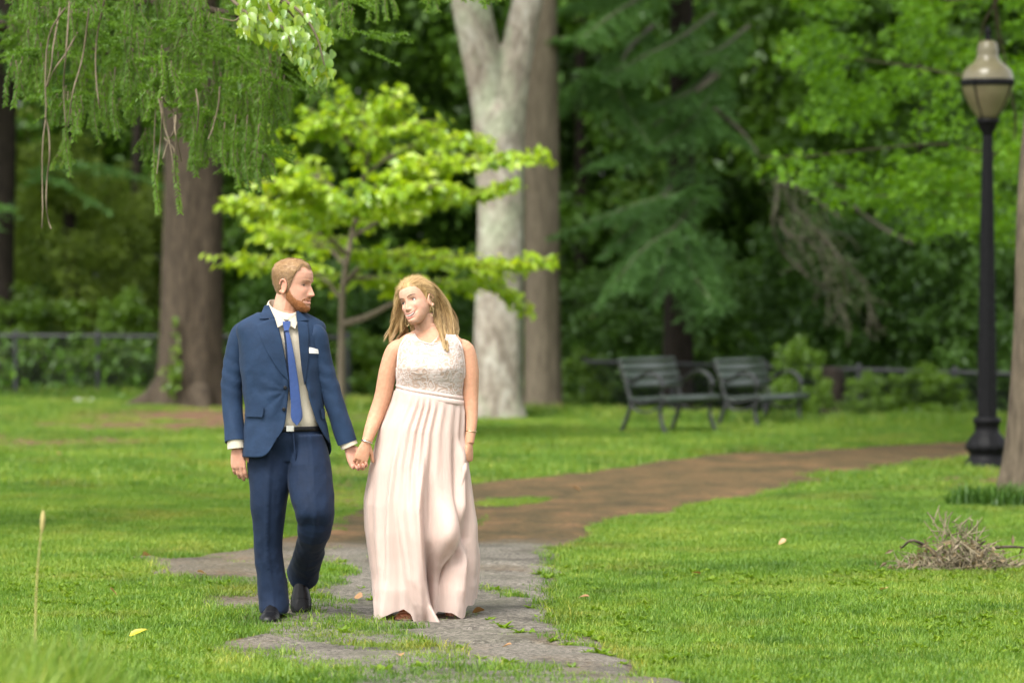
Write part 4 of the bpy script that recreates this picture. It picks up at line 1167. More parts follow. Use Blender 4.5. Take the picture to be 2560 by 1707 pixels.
def fence(label, A, B, ztop, nposts, dip):
    A, B = np.array(A, float), np.array(B, float)
    r = thing('chain_link_fence', label, 'fence', (A[0], A[1], float(hgt(*A[:2]))))
    o_ = tuple(r.location)
    pt = lambda u, z: np.array([*(A + (B - A) * u)[:2], z])
    zg = lambda u: float(hgt(*(A + (B - A) * u)[:2]))
    obj('top_rail', tube(np.array([pt(u, ztop[0] * (1 - u) + ztop[1] * u) for u in np.linspace(0, 1, 12)]), .028, 8), M_BLACK_SOFT, r, o_)
    for u in np.linspace(0, 1, nposts):
        zt = ztop[0] * (1 - u) + ztop[1] * u + .05
        obj('post', lathe([(.036, zg(u) - .2), (.036, zt - .03), (.042, zt - .03), (.042, zt), (.015, zt + .03)], 10, pt(u, 0)[:2]), M_BLACK_SOFT, r, o_)
    g = Geo(); Ln = np.linalg.norm((B - A)[:2]); H = ztop[0] - zg(.5)
    n = int(Ln / .11)
    for i in range(n):
        for sgn in (1, -1):
            u0 = i / n; u1 = u0 + sgn * H / Ln
            if not 0 <= u1 <= 1: continue
            g.geo(tube(np.array([pt(u0, zg(u0)), pt(u1, ztop[0] * (1 - u1) + ztop[1] * u1)]), .004, 3, False))
    o = obj('chain_link', g, M_BLACK_SOFT, r, o_); o['kind'] = 'stuff'
    return r
fl = Q(-150, 770, 54.2); fr = Q(800, 775, 53)
fence('black chain link fence behind the dark brown trunk and the young tree', (fl[0], 54.2), (fr[0], 53), (fl[2], fr[2]), 6, 0)
fl = Q(1340, 830, 50.5); fr = Q(2420, 862, 47.6)
fence('black chain link fence with top rail behind the benches and lamp', (fl[0], 50.5), (fr[0], 47.6), (fl[2], fr[2]), 6, 0)
# stump / dark log post by the fence
xs, Ys = float(Q(1918, 900, 46.5)[0]), 46.8
st = thing('tree_stump', 'short black broken stump standing by the fence right of the benches', 'stump', (xs, Ys, float(hgt(xs, Ys)) - .03))
zt = float(Q(1918, 850, Ys)[2])
obj('stump_wood', trunk_geo([(xs, Ys, float(st.location[2]) - .1), (xs + .01, Ys, .1), (xs, Ys, zt - .05), (xs, Ys, zt)], [.17, .145, .135, .12], 16, 77, .08, .2), M_BARK_BLACK, st, tuple(st.location))

# ---- benches
def bench():
    """origin at the ground under the near back leg; local +X = the way the sitter faces, +Y = along the seat"""
    Lb = 1.06
    r = thing('park_bench', '', 'bench', (0, 0, 0), 'dark green park benches by the fence')
    for i, y_ in enumerate((.03, Lb - .03)):
        side = Geo()
        flat = dict(n=6)
        fr = thing  # noqa
        # back leg and back post, one sweeping casting
        bl = np.array([(-.02, y_, 0), (.045, y_, .16), (.10, y_, .33), (.07, y_, .47), (.02, y_, .63), (-.035, y_, .80)])
        obj('back_leg', tube(cr(bl, 18), np.linspace(.026, .020, 18), 6, flat=.8), M_IRON, r)
        ff = np.array([(.50, y_, 0), (.445, y_, .14), (.43, y_, .27), (.47, y_, .38)])
        obj('front_leg', tube(cr(ff, 14), .023, 6, flat=.8), M_IRON, r)
        sr = np.array([(.08, y_, .40), (.20, y_, .345), (.34, y_, .37), (.47, y_, .385), (.54, y_, .375)])
        obj('seat_rail', tube(cr(sr, 16), .020, 6), M_IRON, r)
        br = np.array([(.09, y_, .34), (.17, y_, .27), (.28, y_, .255), (.38, y_, .29), (.44, y_, .33)])
        obj('brace', tube(cr(br, 12), .013, 6), M_IRON, r)
        ar = np.array([(.005, y_, .70), (.035, y_, .625), (.09, y_, .575), (.165, y_, .60), (.25, y_, .665), (.34, y_, .675), (.42, y_, .62), (.455, y_, .54), (.44, y_, .46), (.455, y_, .385)])
        w = np.r_[np.full(30, .042), np.linspace(.042, .020, 10)]
        obj('armrest', tube(cr(ar, 40), w, 8, flat=.42, up=(0, 1, 0)), M_IRON, r)
    sx = [(.115, .372), (.20, .362), (.285, .366), (.37, .380), (.455, .392)]
    for x_, z_ in sx:
        obj('slat', box((x_, Lb / 2, z_ + .022), (.070, Lb, .026), .005), M_SLAT, r)
    obj('slat', box((.525, Lb / 2, .392), (.030, Lb, .060), .006), M_SLAT, r)
    for z_ in (.55, .64, .73):
        x_ = np.interp(z_, [.47, .63, .80], [.092, .045, -.012]); a = -.32
        R_ = [[math.cos(a), 0, math.sin(a)], [0, 1, 0], [-math.sin(a), 0, math.cos(a)]]
        obj('slat', box((x_ + .012, Lb / 2, z_), (.024, Lb, .082), .005, R_), M_SLAT, r)
    obj('slat', box((-.012, Lb / 2, .805), (.060, Lb, .042), .008, [[.97, 0, -.24], [0, 1, 0], [.24, 0, .97]]), M_SLAT, r)
    return r
bn = bench()
rot = math.atan2(-.545, .84)
x_ = float(P(1551, 1088, 41.3)[0])
bn.location = (x_, 41.3, float(hgt(x_, 41.3))); bn.rotation_euler = (0, 0, rot)
bn['label'] = 'green slatted bench with curled black iron arms, nearer of the pair'
bn.scale = (1.12, 1.06, 1.0)
b2 = copy_tree(bn)
x_ = float(P(1790, 1085, 43.4)[0])
b2.location = (x_, 43.4, -.05); b2.rotation_euler = (0, 0, rot + .02)
b2['label'] = 'green slatted bench in tall weeds, farther of the pair'

# ---- lamp
Yl = 34.3
xl = float(P(2467, 1170, Yl)[0])
lp = thing('street_lamp', 'black cast iron park lamp with acorn globe beside the path', 'lamp', (xl, Yl, -.01))
lo_ = tuple(lp.location)
u = Yl * K / 1.206
def lz(cy): return CAM_H - (cy / 1.206 - 692) * K * Yl - .02
def prof(rows): return [(r_ * u, lz(cy)) for r_, cy in rows]
def fluted(rows, nl, amp, n=72):
    pr = np.asarray(prof(rows)); a = np.linspace(0, 2 * PI, n, endpoint=False)
    k = 1 + amp * np.cos(nl * a)
    R = np.stack([xl + pr[:, :1] * np.cos(a) * k, Yl + pr[:, :1] * np.sin(a) * k, np.repeat(pr[:, 1:2], n, 1)], -1)
    return loft(R)
c_ = (xl, Yl)
obj('base', lathe(prof([(72, 1420), (72, 1392), (66, 1386), (58, 1378), (52, 1368), (52, 1360), (60, 1352), (64, 1343), (61, 1332), (52, 1315), (44, 1302), (37, 1296), (37, 1272), (42, 1268), (42, 1254), (36, 1250)]), 32, c_), M_BLACK, lp, lo_)
obj('base_flutes', fluted([(60, 1350), (64.5, 1341), (60, 1328), (50, 1312), (43, 1303)], 12, .035), M_BLACK, lp, lo_)
obj('post', fluted([(29, 1256), (28, 1150), (24, 900), (20, 650), (15.5, 420), (15, 400)], 12, .04), M_BLACK, lp, lo_)
obj('collar', lathe(prof([(15, 404), (17, 396), (24, 384), (26, 378), (30, 368), (36, 362), (36, 354), (30, 352)]), 28, c_), M_BLACK, lp, lo_)
obj('globe', lathe(prof([(31, 354), (38, 338), (54, 315), (67, 288), (76, 262), (78, 244), (77, 225), (72, 208), (58, 194), (42, 182), (33, 168), (31, 156), (33, 148), (29, 136), (27, 124), (18, 118), (4, 116)]), 36, c_), M_GLASS, lp, lo_)
obj('band', lathe(prof([(79, 254), (81.5, 252), (81.5, 236), (79, 234)]), 36, c_), M_BLACK, lp, lo_)
obj('finial', lathe(prof([(10, 120), (13, 114), (8, 106), (9, 98), (11, 92), (7, 84), (3, 74), (1, 70)]), 14, c_), M_BLACK, lp, lo_)
for k in range(4):
    a = k * PI / 2 - 2.2
    rr = prof([(34, 356), (40, 336), (56, 313), (69, 286), (78, 262), (80.5, 244)])
    obj('rib', tube(np.array([(xl + r_ * math.cos(a), Yl + r_ * math.sin(a), z_) for r_, z_ in rr]), .0075, 6), M_BLACK, lp, lo_)
    obj('boss', lathe([(.001, lz(244) - .02), (.022, lz(244) - .018), (.022, lz(244) + .018), (.001, lz(244) + .02)], 10, (xl + 82 * u * math.cos(a), Yl + 82 * u * math.sin(a))), M_BLACK, lp, lo_)

# ---- brush pile on the lawn
rng = np.random.default_rng(91)
bx, by = G(2405, 1428)
bp = thing('brush_pile', 'heap of dry brown cut branches lying on the lawn', 'brush', (bx, by, 0)); bo = tuple(bp.location)
M_DRY = std_mat('dry_wood', (.22, .185, .11), (.11, .09, .055), .9, 25)
M_DRYD = std_mat('dry_bark', (.09, .065, .045), (.05, .036, .026), .9, 25)
main = [[(2447, 1432), (2452, 1395), (2440, 1372), (2462, 1352)], [(2452, 1395), (2475, 1372), (2520, 1366), (2560, 1368)], [(2350, 1395), (2320, 1368), (2280, 1350), (2255, 1368)], [(2240, 1415), (2290, 1412), (2370, 1418), (2440, 1432)]]
for pl in main:
    q = np.array([P(a, b, by + rng.uniform(-.15, .15)) for a, b in pl]); obj('branch', tube(cr(q, 12), np.linspace(.014, .006, 12), 6), M_DRYD, bp, bo)
for k in range(11):
    a0 = rng.uniform(2330, 2470); b0 = rng.uniform(1415, 1432)
    q = np.array([P(a0, b0, by + rng.uniform(-.2, .2)), P(a0 + rng.normal(0, 16), b0 - rng.uniform(20, 50), by), P(a0 + rng.normal(0, 30), b0 - rng.uniform(60, 118), by + .1)])
    obj('branch', tube(cr(q, 10), np.linspace(.009, .003, 10), 5), M_DRY, bp, bo)
g = Geo()
for _ in range(420):
    a = rng.normal(0, .17); b = rng.uniform(-.18, .18); z_ = rng.random() ** 2 * .20 * math.exp(-(a / .22) ** 2) + .01
    q0 = np.array([bx + a, by + b, z_]); d = rng.normal(0, 1, 3) * [.075, .07, .055]; d[2] = abs(d[2]) if z_ < .03 else d[2]
    if q0[2] + d[2] < .005: d[2] = .005 - q0[2]
    g.geo(tube(np.array([q0, q0 + d * .5 + rng.normal(0, .01, 3), q0 + d]), [.0045, .004, .002], 3, False))
for _ in range(8):
    a0, b0 = rng.choice([(2358, 1330), (2405, 1335), (2380, 1345), (2425, 1360), (2520, 1390)]) + rng.normal(0, 8, 2)
    for _ in range(9):
        q0 = P(a0 + rng.normal(0, 12), b0 + rng.normal(0, 20), by + rng.normal(0, .08)); d = rng.normal(0, .05, 3) + [0, 0, .02]
        g.geo(tube(np.array([q0, q0 + d * .5, q0 + d]), [.004, .0035, .002], 3, False))
o = obj('twigs', g, M_DRY, bp, bo); o['kind'] = 'stuff'
c = np.stack([bx + rng.normal(0, .17, 260), by + rng.uniform(-.25, .25, 260), .02 + .16 * rng.random(260) ** 2], 1)
o = obj('dry_leaves', cards(c, rng.normal(0, 1, c.shape), rng.normal(0, 1, c.shape) + [0, 0, .5], .06, .022, rng), leaf_mat('leaf_dead', (.24, .18, .10), (.12, .085, .045), .25, None, .03, .5, 2), bp, bo, False); o['kind'] = 'stuff'

# ---- lily-turf clump at the foot of the maple
lx, ly = G(2520, 1268)
lt = thing('lilyturf_clump', 'dark green strappy clump at the foot of the maple trunk', 'plant', (lx, ly, 0)); lo2 = tuple(lt.location)
L_STRAP = leaf_mat('leaf_strap', (.075, .16, .028), (.03, .075, .012), .36, None, .015, .35, 2)
for k in range(5):
    gb = blades(170, .17, .10, .25, .010, 400 + k, 1.2)
    V, F3, F4, T = gb.arr()
    obj('tuft', Geo().add(V + [lx + (-.28 + .20 * k), ly + rng.uniform(-.15, .15), 0], F3, F4, T), L_STRAP, lt, lo2)

# ---- weeds rooted in the path
L_WEED = leaf_mat('leaf_weed', (.17, .27, .016), (.09, .17, .012), .45, None, .03, .4, 3, (.25, .33, .03))
def weed_mesh(seed):
    r_ = np.random.default_rng(seed); g_ = Geo()
    n = int(r_.integers(9, 15))
    for i in range(n):
        a = i * 2.4 + r_.normal(0, .3); L_ = r_.uniform(.045, .085); W_ = L_ * r_.uniform(.3, .5)
        V, F = broad_leaf(L_, W_, r_); V = np.array(V); V[:, 0] += L_ * .5
        el = r_.uniform(.15, .9)
        V = np.stack([V[:, 0] * math.cos(el) - V[:, 2] * math.sin(el), V[:, 1], V[:, 0] * math.sin(el) + V[:, 2] * math.cos(el)], 1)
        V = np.stack([V[:, 0] * math.cos(a) - V[:, 1] * math.sin(a), V[:, 0] * math.sin(a) + V[:, 1] * math.cos(a), V[:, 2]], 1)
        g_.add(V + [r_.normal(0, .012), r_.normal(0, .012), .004], None, F, r_.random())
    me = make_mesh('weed', g_); me.materials.append(L_WEED); return me
wm = [weed_mesh(500 + i) for i in range(5)]
def weed_label(a, b):
    if a < 720: return 'low broadleaf weed beside the shoes of the man on the path'
    if a < 950 and b < 1600: return 'low broadleaf weed on the path in the gap between the couple'
    if b > 1640: return 'low broadleaf weed in the overgrown strip across the front of the path'
    if b < 1320: return 'low broadleaf weed on the brown needle-covered bend of the path'
    if b < 1500: return 'low broadleaf weed on the path level with the knees of the dress'
    if a < 1340: return 'low broadleaf weed in the broken line running from the dress hem'
    return 'low broadleaf weed at the lawn edge of the path past the dress'
spots = [(1390, 1508), (1373, 1550), (1345, 1551), (1330, 1527), (1365, 1525), (1220, 1558), (1240, 1568), (1262, 1575), (1280, 1582), (1300, 1590), (1325, 1590), (1440, 1590), (1470, 1598), (1500, 1606), (1380, 1610), (1420, 1618),
         (1470, 1642), (1500, 1645), (1525, 1648), (1150, 1630), (1170, 1637), (1600, 1655), (1640, 1668), (1670, 1660), (1560, 1668), (1430, 1680), (1270, 1672), (1200, 1660), (680, 1548), (700, 1552), (650, 1545), (840, 1440), (815, 1455), (860, 1412), (905, 1480), (930, 1505),
         (1370, 1450), (1350, 1440), (1240, 1484), (1290, 1492), (1215, 1300), (790, 1500), (770, 1530), (860, 1590), (1060, 1615), (1690, 1690), (1240, 1695), (1320, 1698), (960, 1690), (1050, 1680)]
for i, (a, b) in enumerate(spots):
    o = link('weed', wm[i % 5]); p2 = G(a, b)
    o.location = (p2[0], p2[1], float(hgt(*p2)) + .012); o.rotation_euler = (0, 0, rng.random() * 6.28); k = rng.uniform(.5, 1.0); o.scale = (k, k, k * rng.uniform(.6, 1.1))
    wl = weed_label(a, b); tag(o, wl, 'weed', 'weeds growing through the path: ' + wl[21:])

# clover and plantain mixed into the near turf
_v = [bpy.data.objects.new('lawn_weed', m_) for m_ in wm]
x, y = sample_pts(2600, 15.4, 22.5)
k = (~path_mask(x, y)) & (fbm(x * .9, y * .6, 37) > -.15)
x, y = x[k], y[k]
_o = scatter('lawn_weeds', np.stack([x, y, hgt(x, y) + .012], 1), rng.uniform(.25, .6, len(x)), _v, 'small clover and plantain leaves mixed into the mown turf')

# ---- fallen leaves
L_FALL = leaf_mat('leaf_fallen', (.46, .27, .12), (.26, .12, .05), .2, None, .05, .5, 6, (.55, .40, .22))
fm = leaf_meshes(.07, .048, L_FALL, 4, rng)
fspots = [(1195, 1540, 'curled tan leaf on the path beside the dress hem'), (1265, 1631, 'orange brown leaf flat on the bare asphalt in front'), (1000, 1655, 'dull tan leaf in the grass strip at the front'), (285, 1495, 'pale pinkish leaf in the lawn at the far side from the path'),
          (1444, 1232, 'tan leaf on the brown part of the path'), (895, 1505, 'tan leaf on the path between the couple'), (2208, 1487, 'pale leaf alone on the open lawn'), (1955, 1368, 'small orange leaf on the lawn well behind the path edge'), (1740, 1445, 'reddish leaf on the lawn near the path bend'),
          (1460, 1505, 'buff leaf where the turf meets the path'), (365, 1400, 'bright buff leaf on the grey patch left of the man'), (505, 1446, 'buff leaf on the grassy strip left of the man'), (150, 1160, 'orange leaf on the sunlit lawn by the dark trunk')]
for i, (a, b, lbl) in enumerate(fspots):
    o = link('fallen_leaf', fm[i % 4]); p2 = G(a, b)
    o.location = (p2[0], p2[1], float(hgt(*p2)) + .035); o.rotation_euler = (rng.normal(0, .3), rng.normal(0, .3), rng.random() * 6.28); k = rng.uniform(.8, 1.2) * (1 if b > 1300 else 1.4); o.scale = (k, k, k)
    tag(o, lbl, 'leaf', 'fallen leaves')
# blurred yellow leaf close to the camera, resting on long grass
yl = link('yellow_leaf', leaf_meshes(.085, .036, leaf_mat('leaf_yellow', (.62, .50, .03), (.5, .4, .02), .35, None, .05, .4, 3), 1, rng)[0])
yl.location = tuple(P(345, 1578, 16.9)); yl.rotation_euler = (.5, -.45, .15)
tag(yl, 'bright yellow blade-like leaf caught on the grass tips', 'leaf')
# seeding grass stalk
gs = thing('grass_stalk', 'single tall straw-coloured grass stalk with a seed head', 'plant', (*P(92, 1500, 14.4)[:2], 0.0)); go_ = tuple(gs.location)
M_STRAW = std_mat('straw', (.42, .34, .13), (.30, .26, .09), .8, 40)
q = np.array([(go_[0], go_[1], -.02), P(88, 1600, 14.4), P(92, 1450, 14.4), P(100, 1360, 14.4), P(106, 1300, 14.4)])
obj('stalk', tube(cr(q, 14), np.linspace(.0035, .002, 14), 5), M_STRAW, gs, go_)
obj('seed_head', tube(cr([P(105, 1330, 14.4), P(107, 1300, 14.4), P(108, 1275, 14.4)], 8), [.003, .007, .009, .0095, .0095, .009, .006, .002], 7), M_STRAW, gs, go_)
# paper scrap
ps_ = G(208, 1014)
g = Geo(); a = np.linspace(-1, 1, 7); A_, B_ = np.meshgrid(a, a)
Zp = .05 + .05 * fbm(A_ * 1.7, B_ * 1.7, 5) + .03 * np.abs(A_ - .2)
pp = loft(np.stack([ps_[0] + A_ * .13 + .02 * B_, ps_[1] + B_ * .10, Zp], -1), False, False)
tag(obj('paper_scrap', pp, std_mat('paper', (.62, .62, .60), None, .8)), 'crumpled white paper scrap on the grass left of the dark trunk', 'litter')
# ================================================================ people
def vnoise3(p, seed=0):
    p = np.asarray(p, float); i = np.floor(p).astype(np.int64); f = p - i; f = f * f * (3 - 2 * f)
    def h(dx, dy, dz):
        n = ((i[:, 0] + dx) * 374761393 + (i[:, 1] + dy) * 668265263 + (i[:, 2] + dz) * 2147483647 + seed * 1274126177) & 0x7fffffff
        n = ((n ^ (n >> 13)) * 1274126177) & 0x7fffffff
        return ((n ^ (n >> 16)) & 0xffff) / 32767.5 - 1
    r = 0
    for dx in (0, 1):
        for dy in (0, 1):
            for dz in (0, 1):
                w = (f[:, 0] if dx else 1 - f[:, 0]) * (f[:, 1] if dy else 1 - f[:, 1]) * (f[:, 2] if dz else 1 - f[:, 2])
                r = r + w * h(dx, dy, dz)
    return r

def ridged(p, seed, o=2):
    r = 0
    for k in range(o): r = r + (1 - 2.2 * np.abs(vnoise3(np.asarray(p) * 2 ** k, seed + k))) / 2 ** k
    return r / 1.5

def set_col(me, c):
    a = me.attributes.new('col', 'FLOAT_COLOR', 'POINT')
    a.data.foreach_set('color', np.hstack([c, np.ones((len(c), 1))]).astype(np.float32).ravel())

def skin_mat(name):
    m, N, L = new_mat(name)
    at = N.new('ShaderNodeAttribute'); at.attribute_name = 'col'
    ge = N.new('ShaderNodeNewGeometry')
    n = noise_tex(N, L, 60, 4, ge.outputs['Position'])
    r = ramp(N, [(.3, (.90, .86, .84)), (.7, (1.06, 1.04, 1.03))]); L.new(n.outputs[0], r.inputs[0])
    b = N.new('ShaderNodeBsdfPrincipled'); o = N.new('ShaderNodeOutputMaterial'); L.new(b.outputs[0], o.inputs[0])
    L.new(mixc(N, L, 1.0, at.outputs['Color'], r.outputs[0], 'MULTIPLY'), b.inputs['Base Color'])
    b.inputs['Roughness'].default_value = .58; b.inputs['Specular IOR Level'].default_value = .25
    b.inputs['Subsurface Weight'].default_value = .22; b.inputs['Subsurface Radius'].default_value = (1, .35, .2); b.inputs['Subsurface Scale'].default_value = .012
    return m
M_SKIN = skin_mat('skin')

def cloth_mat(name, c, weave=900, rough=.75, sheen=.25, var=.16, spec=.25, big=14):
    m, N, L = new_mat(name)
    tc = N.new('ShaderNodeTexCoord'); v = tc.outputs['Object']
    n = noise_tex(N, L, big, 4, v); w = noise_tex(N, L, weave, 2, v)
    r = ramp(N, [(.3, tuple(x * (1 - var) for x in c)), (.7, tuple(x * (1 + var) for x in c))]); L.new(n.outputs[0], r.inputs[0])
    r2 = ramp(N, [(.35, (.82, .82, .82)), (.65, (1.15, 1.15, 1.15))]); L.new(w.outputs[0], r2.inputs[0])
    b = N.new('ShaderNodeBsdfPrincipled'); o = N.new('ShaderNodeOutputMaterial'); L.new(b.outputs[0], o.inputs[0])
    L.new(mixc(N, L, 1.0, r.outputs[0], r2.outputs[0], 'MULTIPLY'), b.inputs['Base Color'])
    b.inputs['Roughness'].default_value = rough; b.inputs['Sheen Weight'].default_value = sheen; b.inputs['Specular IOR Level'].default_value = spec
    n3 = noise_tex(N, L, 55, 4, v)
    bp = N.new('ShaderNodeBump'); bp.inputs['Distance'].default_value = .0025; bp.inputs['Strength'].default_value = .6; L.new(n3.outputs[0], bp.inputs['Height']); L.new(bp.outputs[0], b.inputs['Normal'])
    return m
M_SUIT = cloth_mat('navy_wool', (.013, .029, .064), sheen=.03, spec=.18)
M_TROUSER = cloth_mat('navy_trousers', (.0062, .0145, .036), sheen=.03, spec=.18)
M_LINING = cloth_mat('suit_lining', (.010, .018, .040))
M_SHIRT = cloth_mat('cream_shirt', (.52, .46, .36), 700, .8, .1, .05)
M_TIE = cloth_mat('blue_satin', (.020, .052, .180), 400, .38, .1, .08, .5)
M_LEATHER = std_mat('black_leather', (.008, .008, .009), (.005, .005, .006), .34, 40, .0025, 70, .2)
M_METAL = std_mat('gold_metal', (.80, .62, .35), None, .25, 40, metal=1.0)
M_SILVER = std_mat('silver_metal', (.75, .72, .66), None, .25, 40, metal=1.0)
M_EYEW = std_mat('eye_white', (.72, .70, .68), (.70, .67, .65), .2)
M_EYED = std_mat('eye_iris', (.030, .028, .026), (.014, .012, .010), .12)
M_TEETH = std_mat('teeth', (.56, .52, .46), None, .25)
M_WHITE = cloth_mat('white_linen', (.68, .67, .65), 700, .8, .1, .04)

# ---- head: rows of (z, front, back, half width); z = 0 at the eyes, face towards -Y
ROWS = np.array([(-.119, .070, -.045, .014), (-.113, .083, -.028, .030), (-.100, .0895, -.006, .043), (-.085, .0905, .016, .0525), (-.070, .0895, .038, .0585), (-.050, .0895, .062, .0635), (-.030, .0880, .079, .0675),
                 (0, .0850, .093, .0715), (.02, .0895, .098, .0735), (.04, .0915, .1005, .0750), (.06, .0875, .0985, .0750), (.08, .0740, .0885, .0690), (.096, .0520, .067, .0540), (.107, .0270, .040, .0310), (.113, .004, .010, .006)])
def ga(x, c, s): return np.exp(-((x - c) / s) ** 2)
def head_grid(sex, nz=150, na=170, smile=0.0, nose=1.0, off=0.0):
    zz = np.linspace(-.119, .113, nz)
    # a finer ring at top and bottom
    zz = -.003 + .116 * np.sin(np.linspace(-PI / 2, PI / 2, nz)) * .98 + .0
    row = np.stack([np.interp(zz, ROWS[:, 0], cr_col(k)) for k in (1, 2, 3)], 1)
    s = np.linspace(-1, 1, na, endpoint=False)
    a = PI * (s * .62 + .38 * s ** 3)           # denser around the face (a = 0)
    f, b, w = row[:, :1], row[:, 1:2], row[:, 2:]
    if sex == 'f': w = w * (.965 - .17 * np.clip((-.045 - zz[:, None]) / .055, 0, 1))
    y0, h = (b - f) / 2, (f + b) / 2
    ca, sa = np.cos(a)[None], np.sin(a)[None]
    x = w * np.sign(sa) * np.abs(sa) ** .92
    y = y0 - h * np.sign(ca) * np.abs(ca) ** .93
    z = np.repeat(zz[:, None], na, 1)
    fr = np.clip(ca, 0, 1) ** .5
    ax = np.abs(x)
    d = np.zeros_like(x)
    pz = np.interp(-z, [-.020, -.010, .006, .022, .036, .042, .047, .053, .058], [0, .003, .010, .0165, .0225, .0240, .019, .008, 0]) * nose
    sx = np.interp(-z, [-.012, .02, .04, .05], [.0062, .0068, .0088, .0085])
    d += pz * np.exp(-(x / sx) ** 2)
    d += .0085 * nose * ga(ax, .0125, .0058) * ga(z, -.0435, .0065)
    d += -.0115 * ga(ax, .031, .0145) * ga(z, .001, .0105)
    d += (.0045 if sex == 'm' else .0022) * ga(ax, .026, .018) * ga(z, .0195, .0065)
    d += (.006 if sex == 'f' else .0035) * (1 + smile) * ga(ax, .043, .017) * ga(z, -.030 + .004 * smile, .016)
    d += -.0045 * smile * ga(ax, .036, .006) * ga(z, -.056, .017)
    zm = -.0715 - .002 * smile + (16 * smile - 2) * ax ** 2
    d += (.0055) * ga(z, zm + .0070 + .001 * smile, .0048) * ga(x, 0, .019 + .009 * smile)
    d += .0070 * ga(z, zm - .0085 - .003 * smile, .0052) * ga(x, 0, .016 + .009 * smile)
    d += (-.005 - .008 * smile) * ga(z, zm - .001 * smile, .0022 + .0028 * smile) * ga(x, 0, .021 + .007 * smile)
    d += .006 * ga(z, -.103, .012) * ga(x, 0, .018) - .0035 * ga(z, -.0905, .005) * ga(x, 0, .018)
    y = y - d * fr
    # jaw angle for men
    if sex == 'm': x = x + np.sign(x) * .004 * ga(z, -.062, .03) * ga(y, -.005, .05)
    R = np.stack([x, y, z], -1)
    if off:
        n = nrmz(np.stack([x / .075 ** 2, (y - .003) / .095 ** 2, (z + 0.0) / .115 ** 2], -1)); R = R + n * off
    return R, a
def surf(H, x, z):
    d = (H[..., 0] - x) ** 2 + (H[..., 2] - z) ** 2 + (H[..., 1] > 0) * 9
    i = np.unravel_index(np.argmin(d), d.shape)
    return float(H[i][1])
EYE_R = .0138
def eye_c(H, sg): return np.array([sg * .0310, surf(H, .0300, .001) + EYE_R - .0040, .001])
def cr_col(k): return ROWS[:, k]
def ear_geo(sgn):
    g = Geo()
    u = np.linspace(-.2, 5.2, 22)
    p = np.stack([np.full(22, sgn * .077) + sgn * .010 * (np.cos(u - .5) * .5 + .5), .012 + .016 * np.cos(u + .35), -.012 + .031 * np.sin(u + .35)], 1)
    g.geo(tube(p, np.r_[np.linspace(.003, .0052, 8), np.full(8, .005), np.linspace(.005, .0075, 6)], 8))
    g.geo(loft(np.array([[(sgn * (.066 + .014 * k), .010 + .0135 * math.cos(t) * (1 - .12 * k), -.012 + .027 * math.sin(t) * (1 - .1 * k)) for t in np.linspace(0, 6.28, 14, endpoint=False)] for k in (0, .5, .9)])))
    return g
def lids(H, sg, openu=.0042, openl=.0035):
    g = Geo(); c = eye_c(H, sg); t = np.linspace(-1, 1, 15)
    def arc(zo, zk, R_, w):
        dx = t * w; dz = zo * (1 - t ** 2) + zk + .0010 * t * sg
        return np.stack([c[0] + dx, c[1] - np.sqrt(np.clip(R_ ** 2 - dx ** 2 - dz ** 2, 1e-8, None)), c[2] + dz], 1)
    for zo, up, r_ in ((openu, 1, .0024), (-openl, -1, .0020)):
        for k in range(4):
            g.geo(tube(arc(zo, up * .0030 * k, EYE_R + .0004 - .0004 * k, .0138), (r_ + .0004 * k) * (1 - .25 * t ** 2), 8))
    for e in (-1, 1):
        g.geo(tube(np.array([[c[0] + e * .0140, c[1] - .0035, c[2] - .008], [c[0] + e * .0158, c[1] - .003, c[2]], [c[0] + e * .0140, c[1] - .0035, c[2] + .009]]), .0036, 8))
    return g

def rot(yaw, pitch=0, roll=0):
    """facing -Y; yaw > 0 turns to camera right, pitch > 0 looks up, roll > 0 tips the crown to camera right"""
    return np.array(Matrix.Rotation(yaw, 3, 'Z') @ Matrix.Rotation(-pitch, 3, 'X') @ Matrix.Rotation(roll, 3, 'Y'))

def xf(g, R, t, s=1.0):
    V, F3, F4, T = g.arr()
    return Geo().add((V * s) @ R.T + np.asarray(t), F3, F4, T)

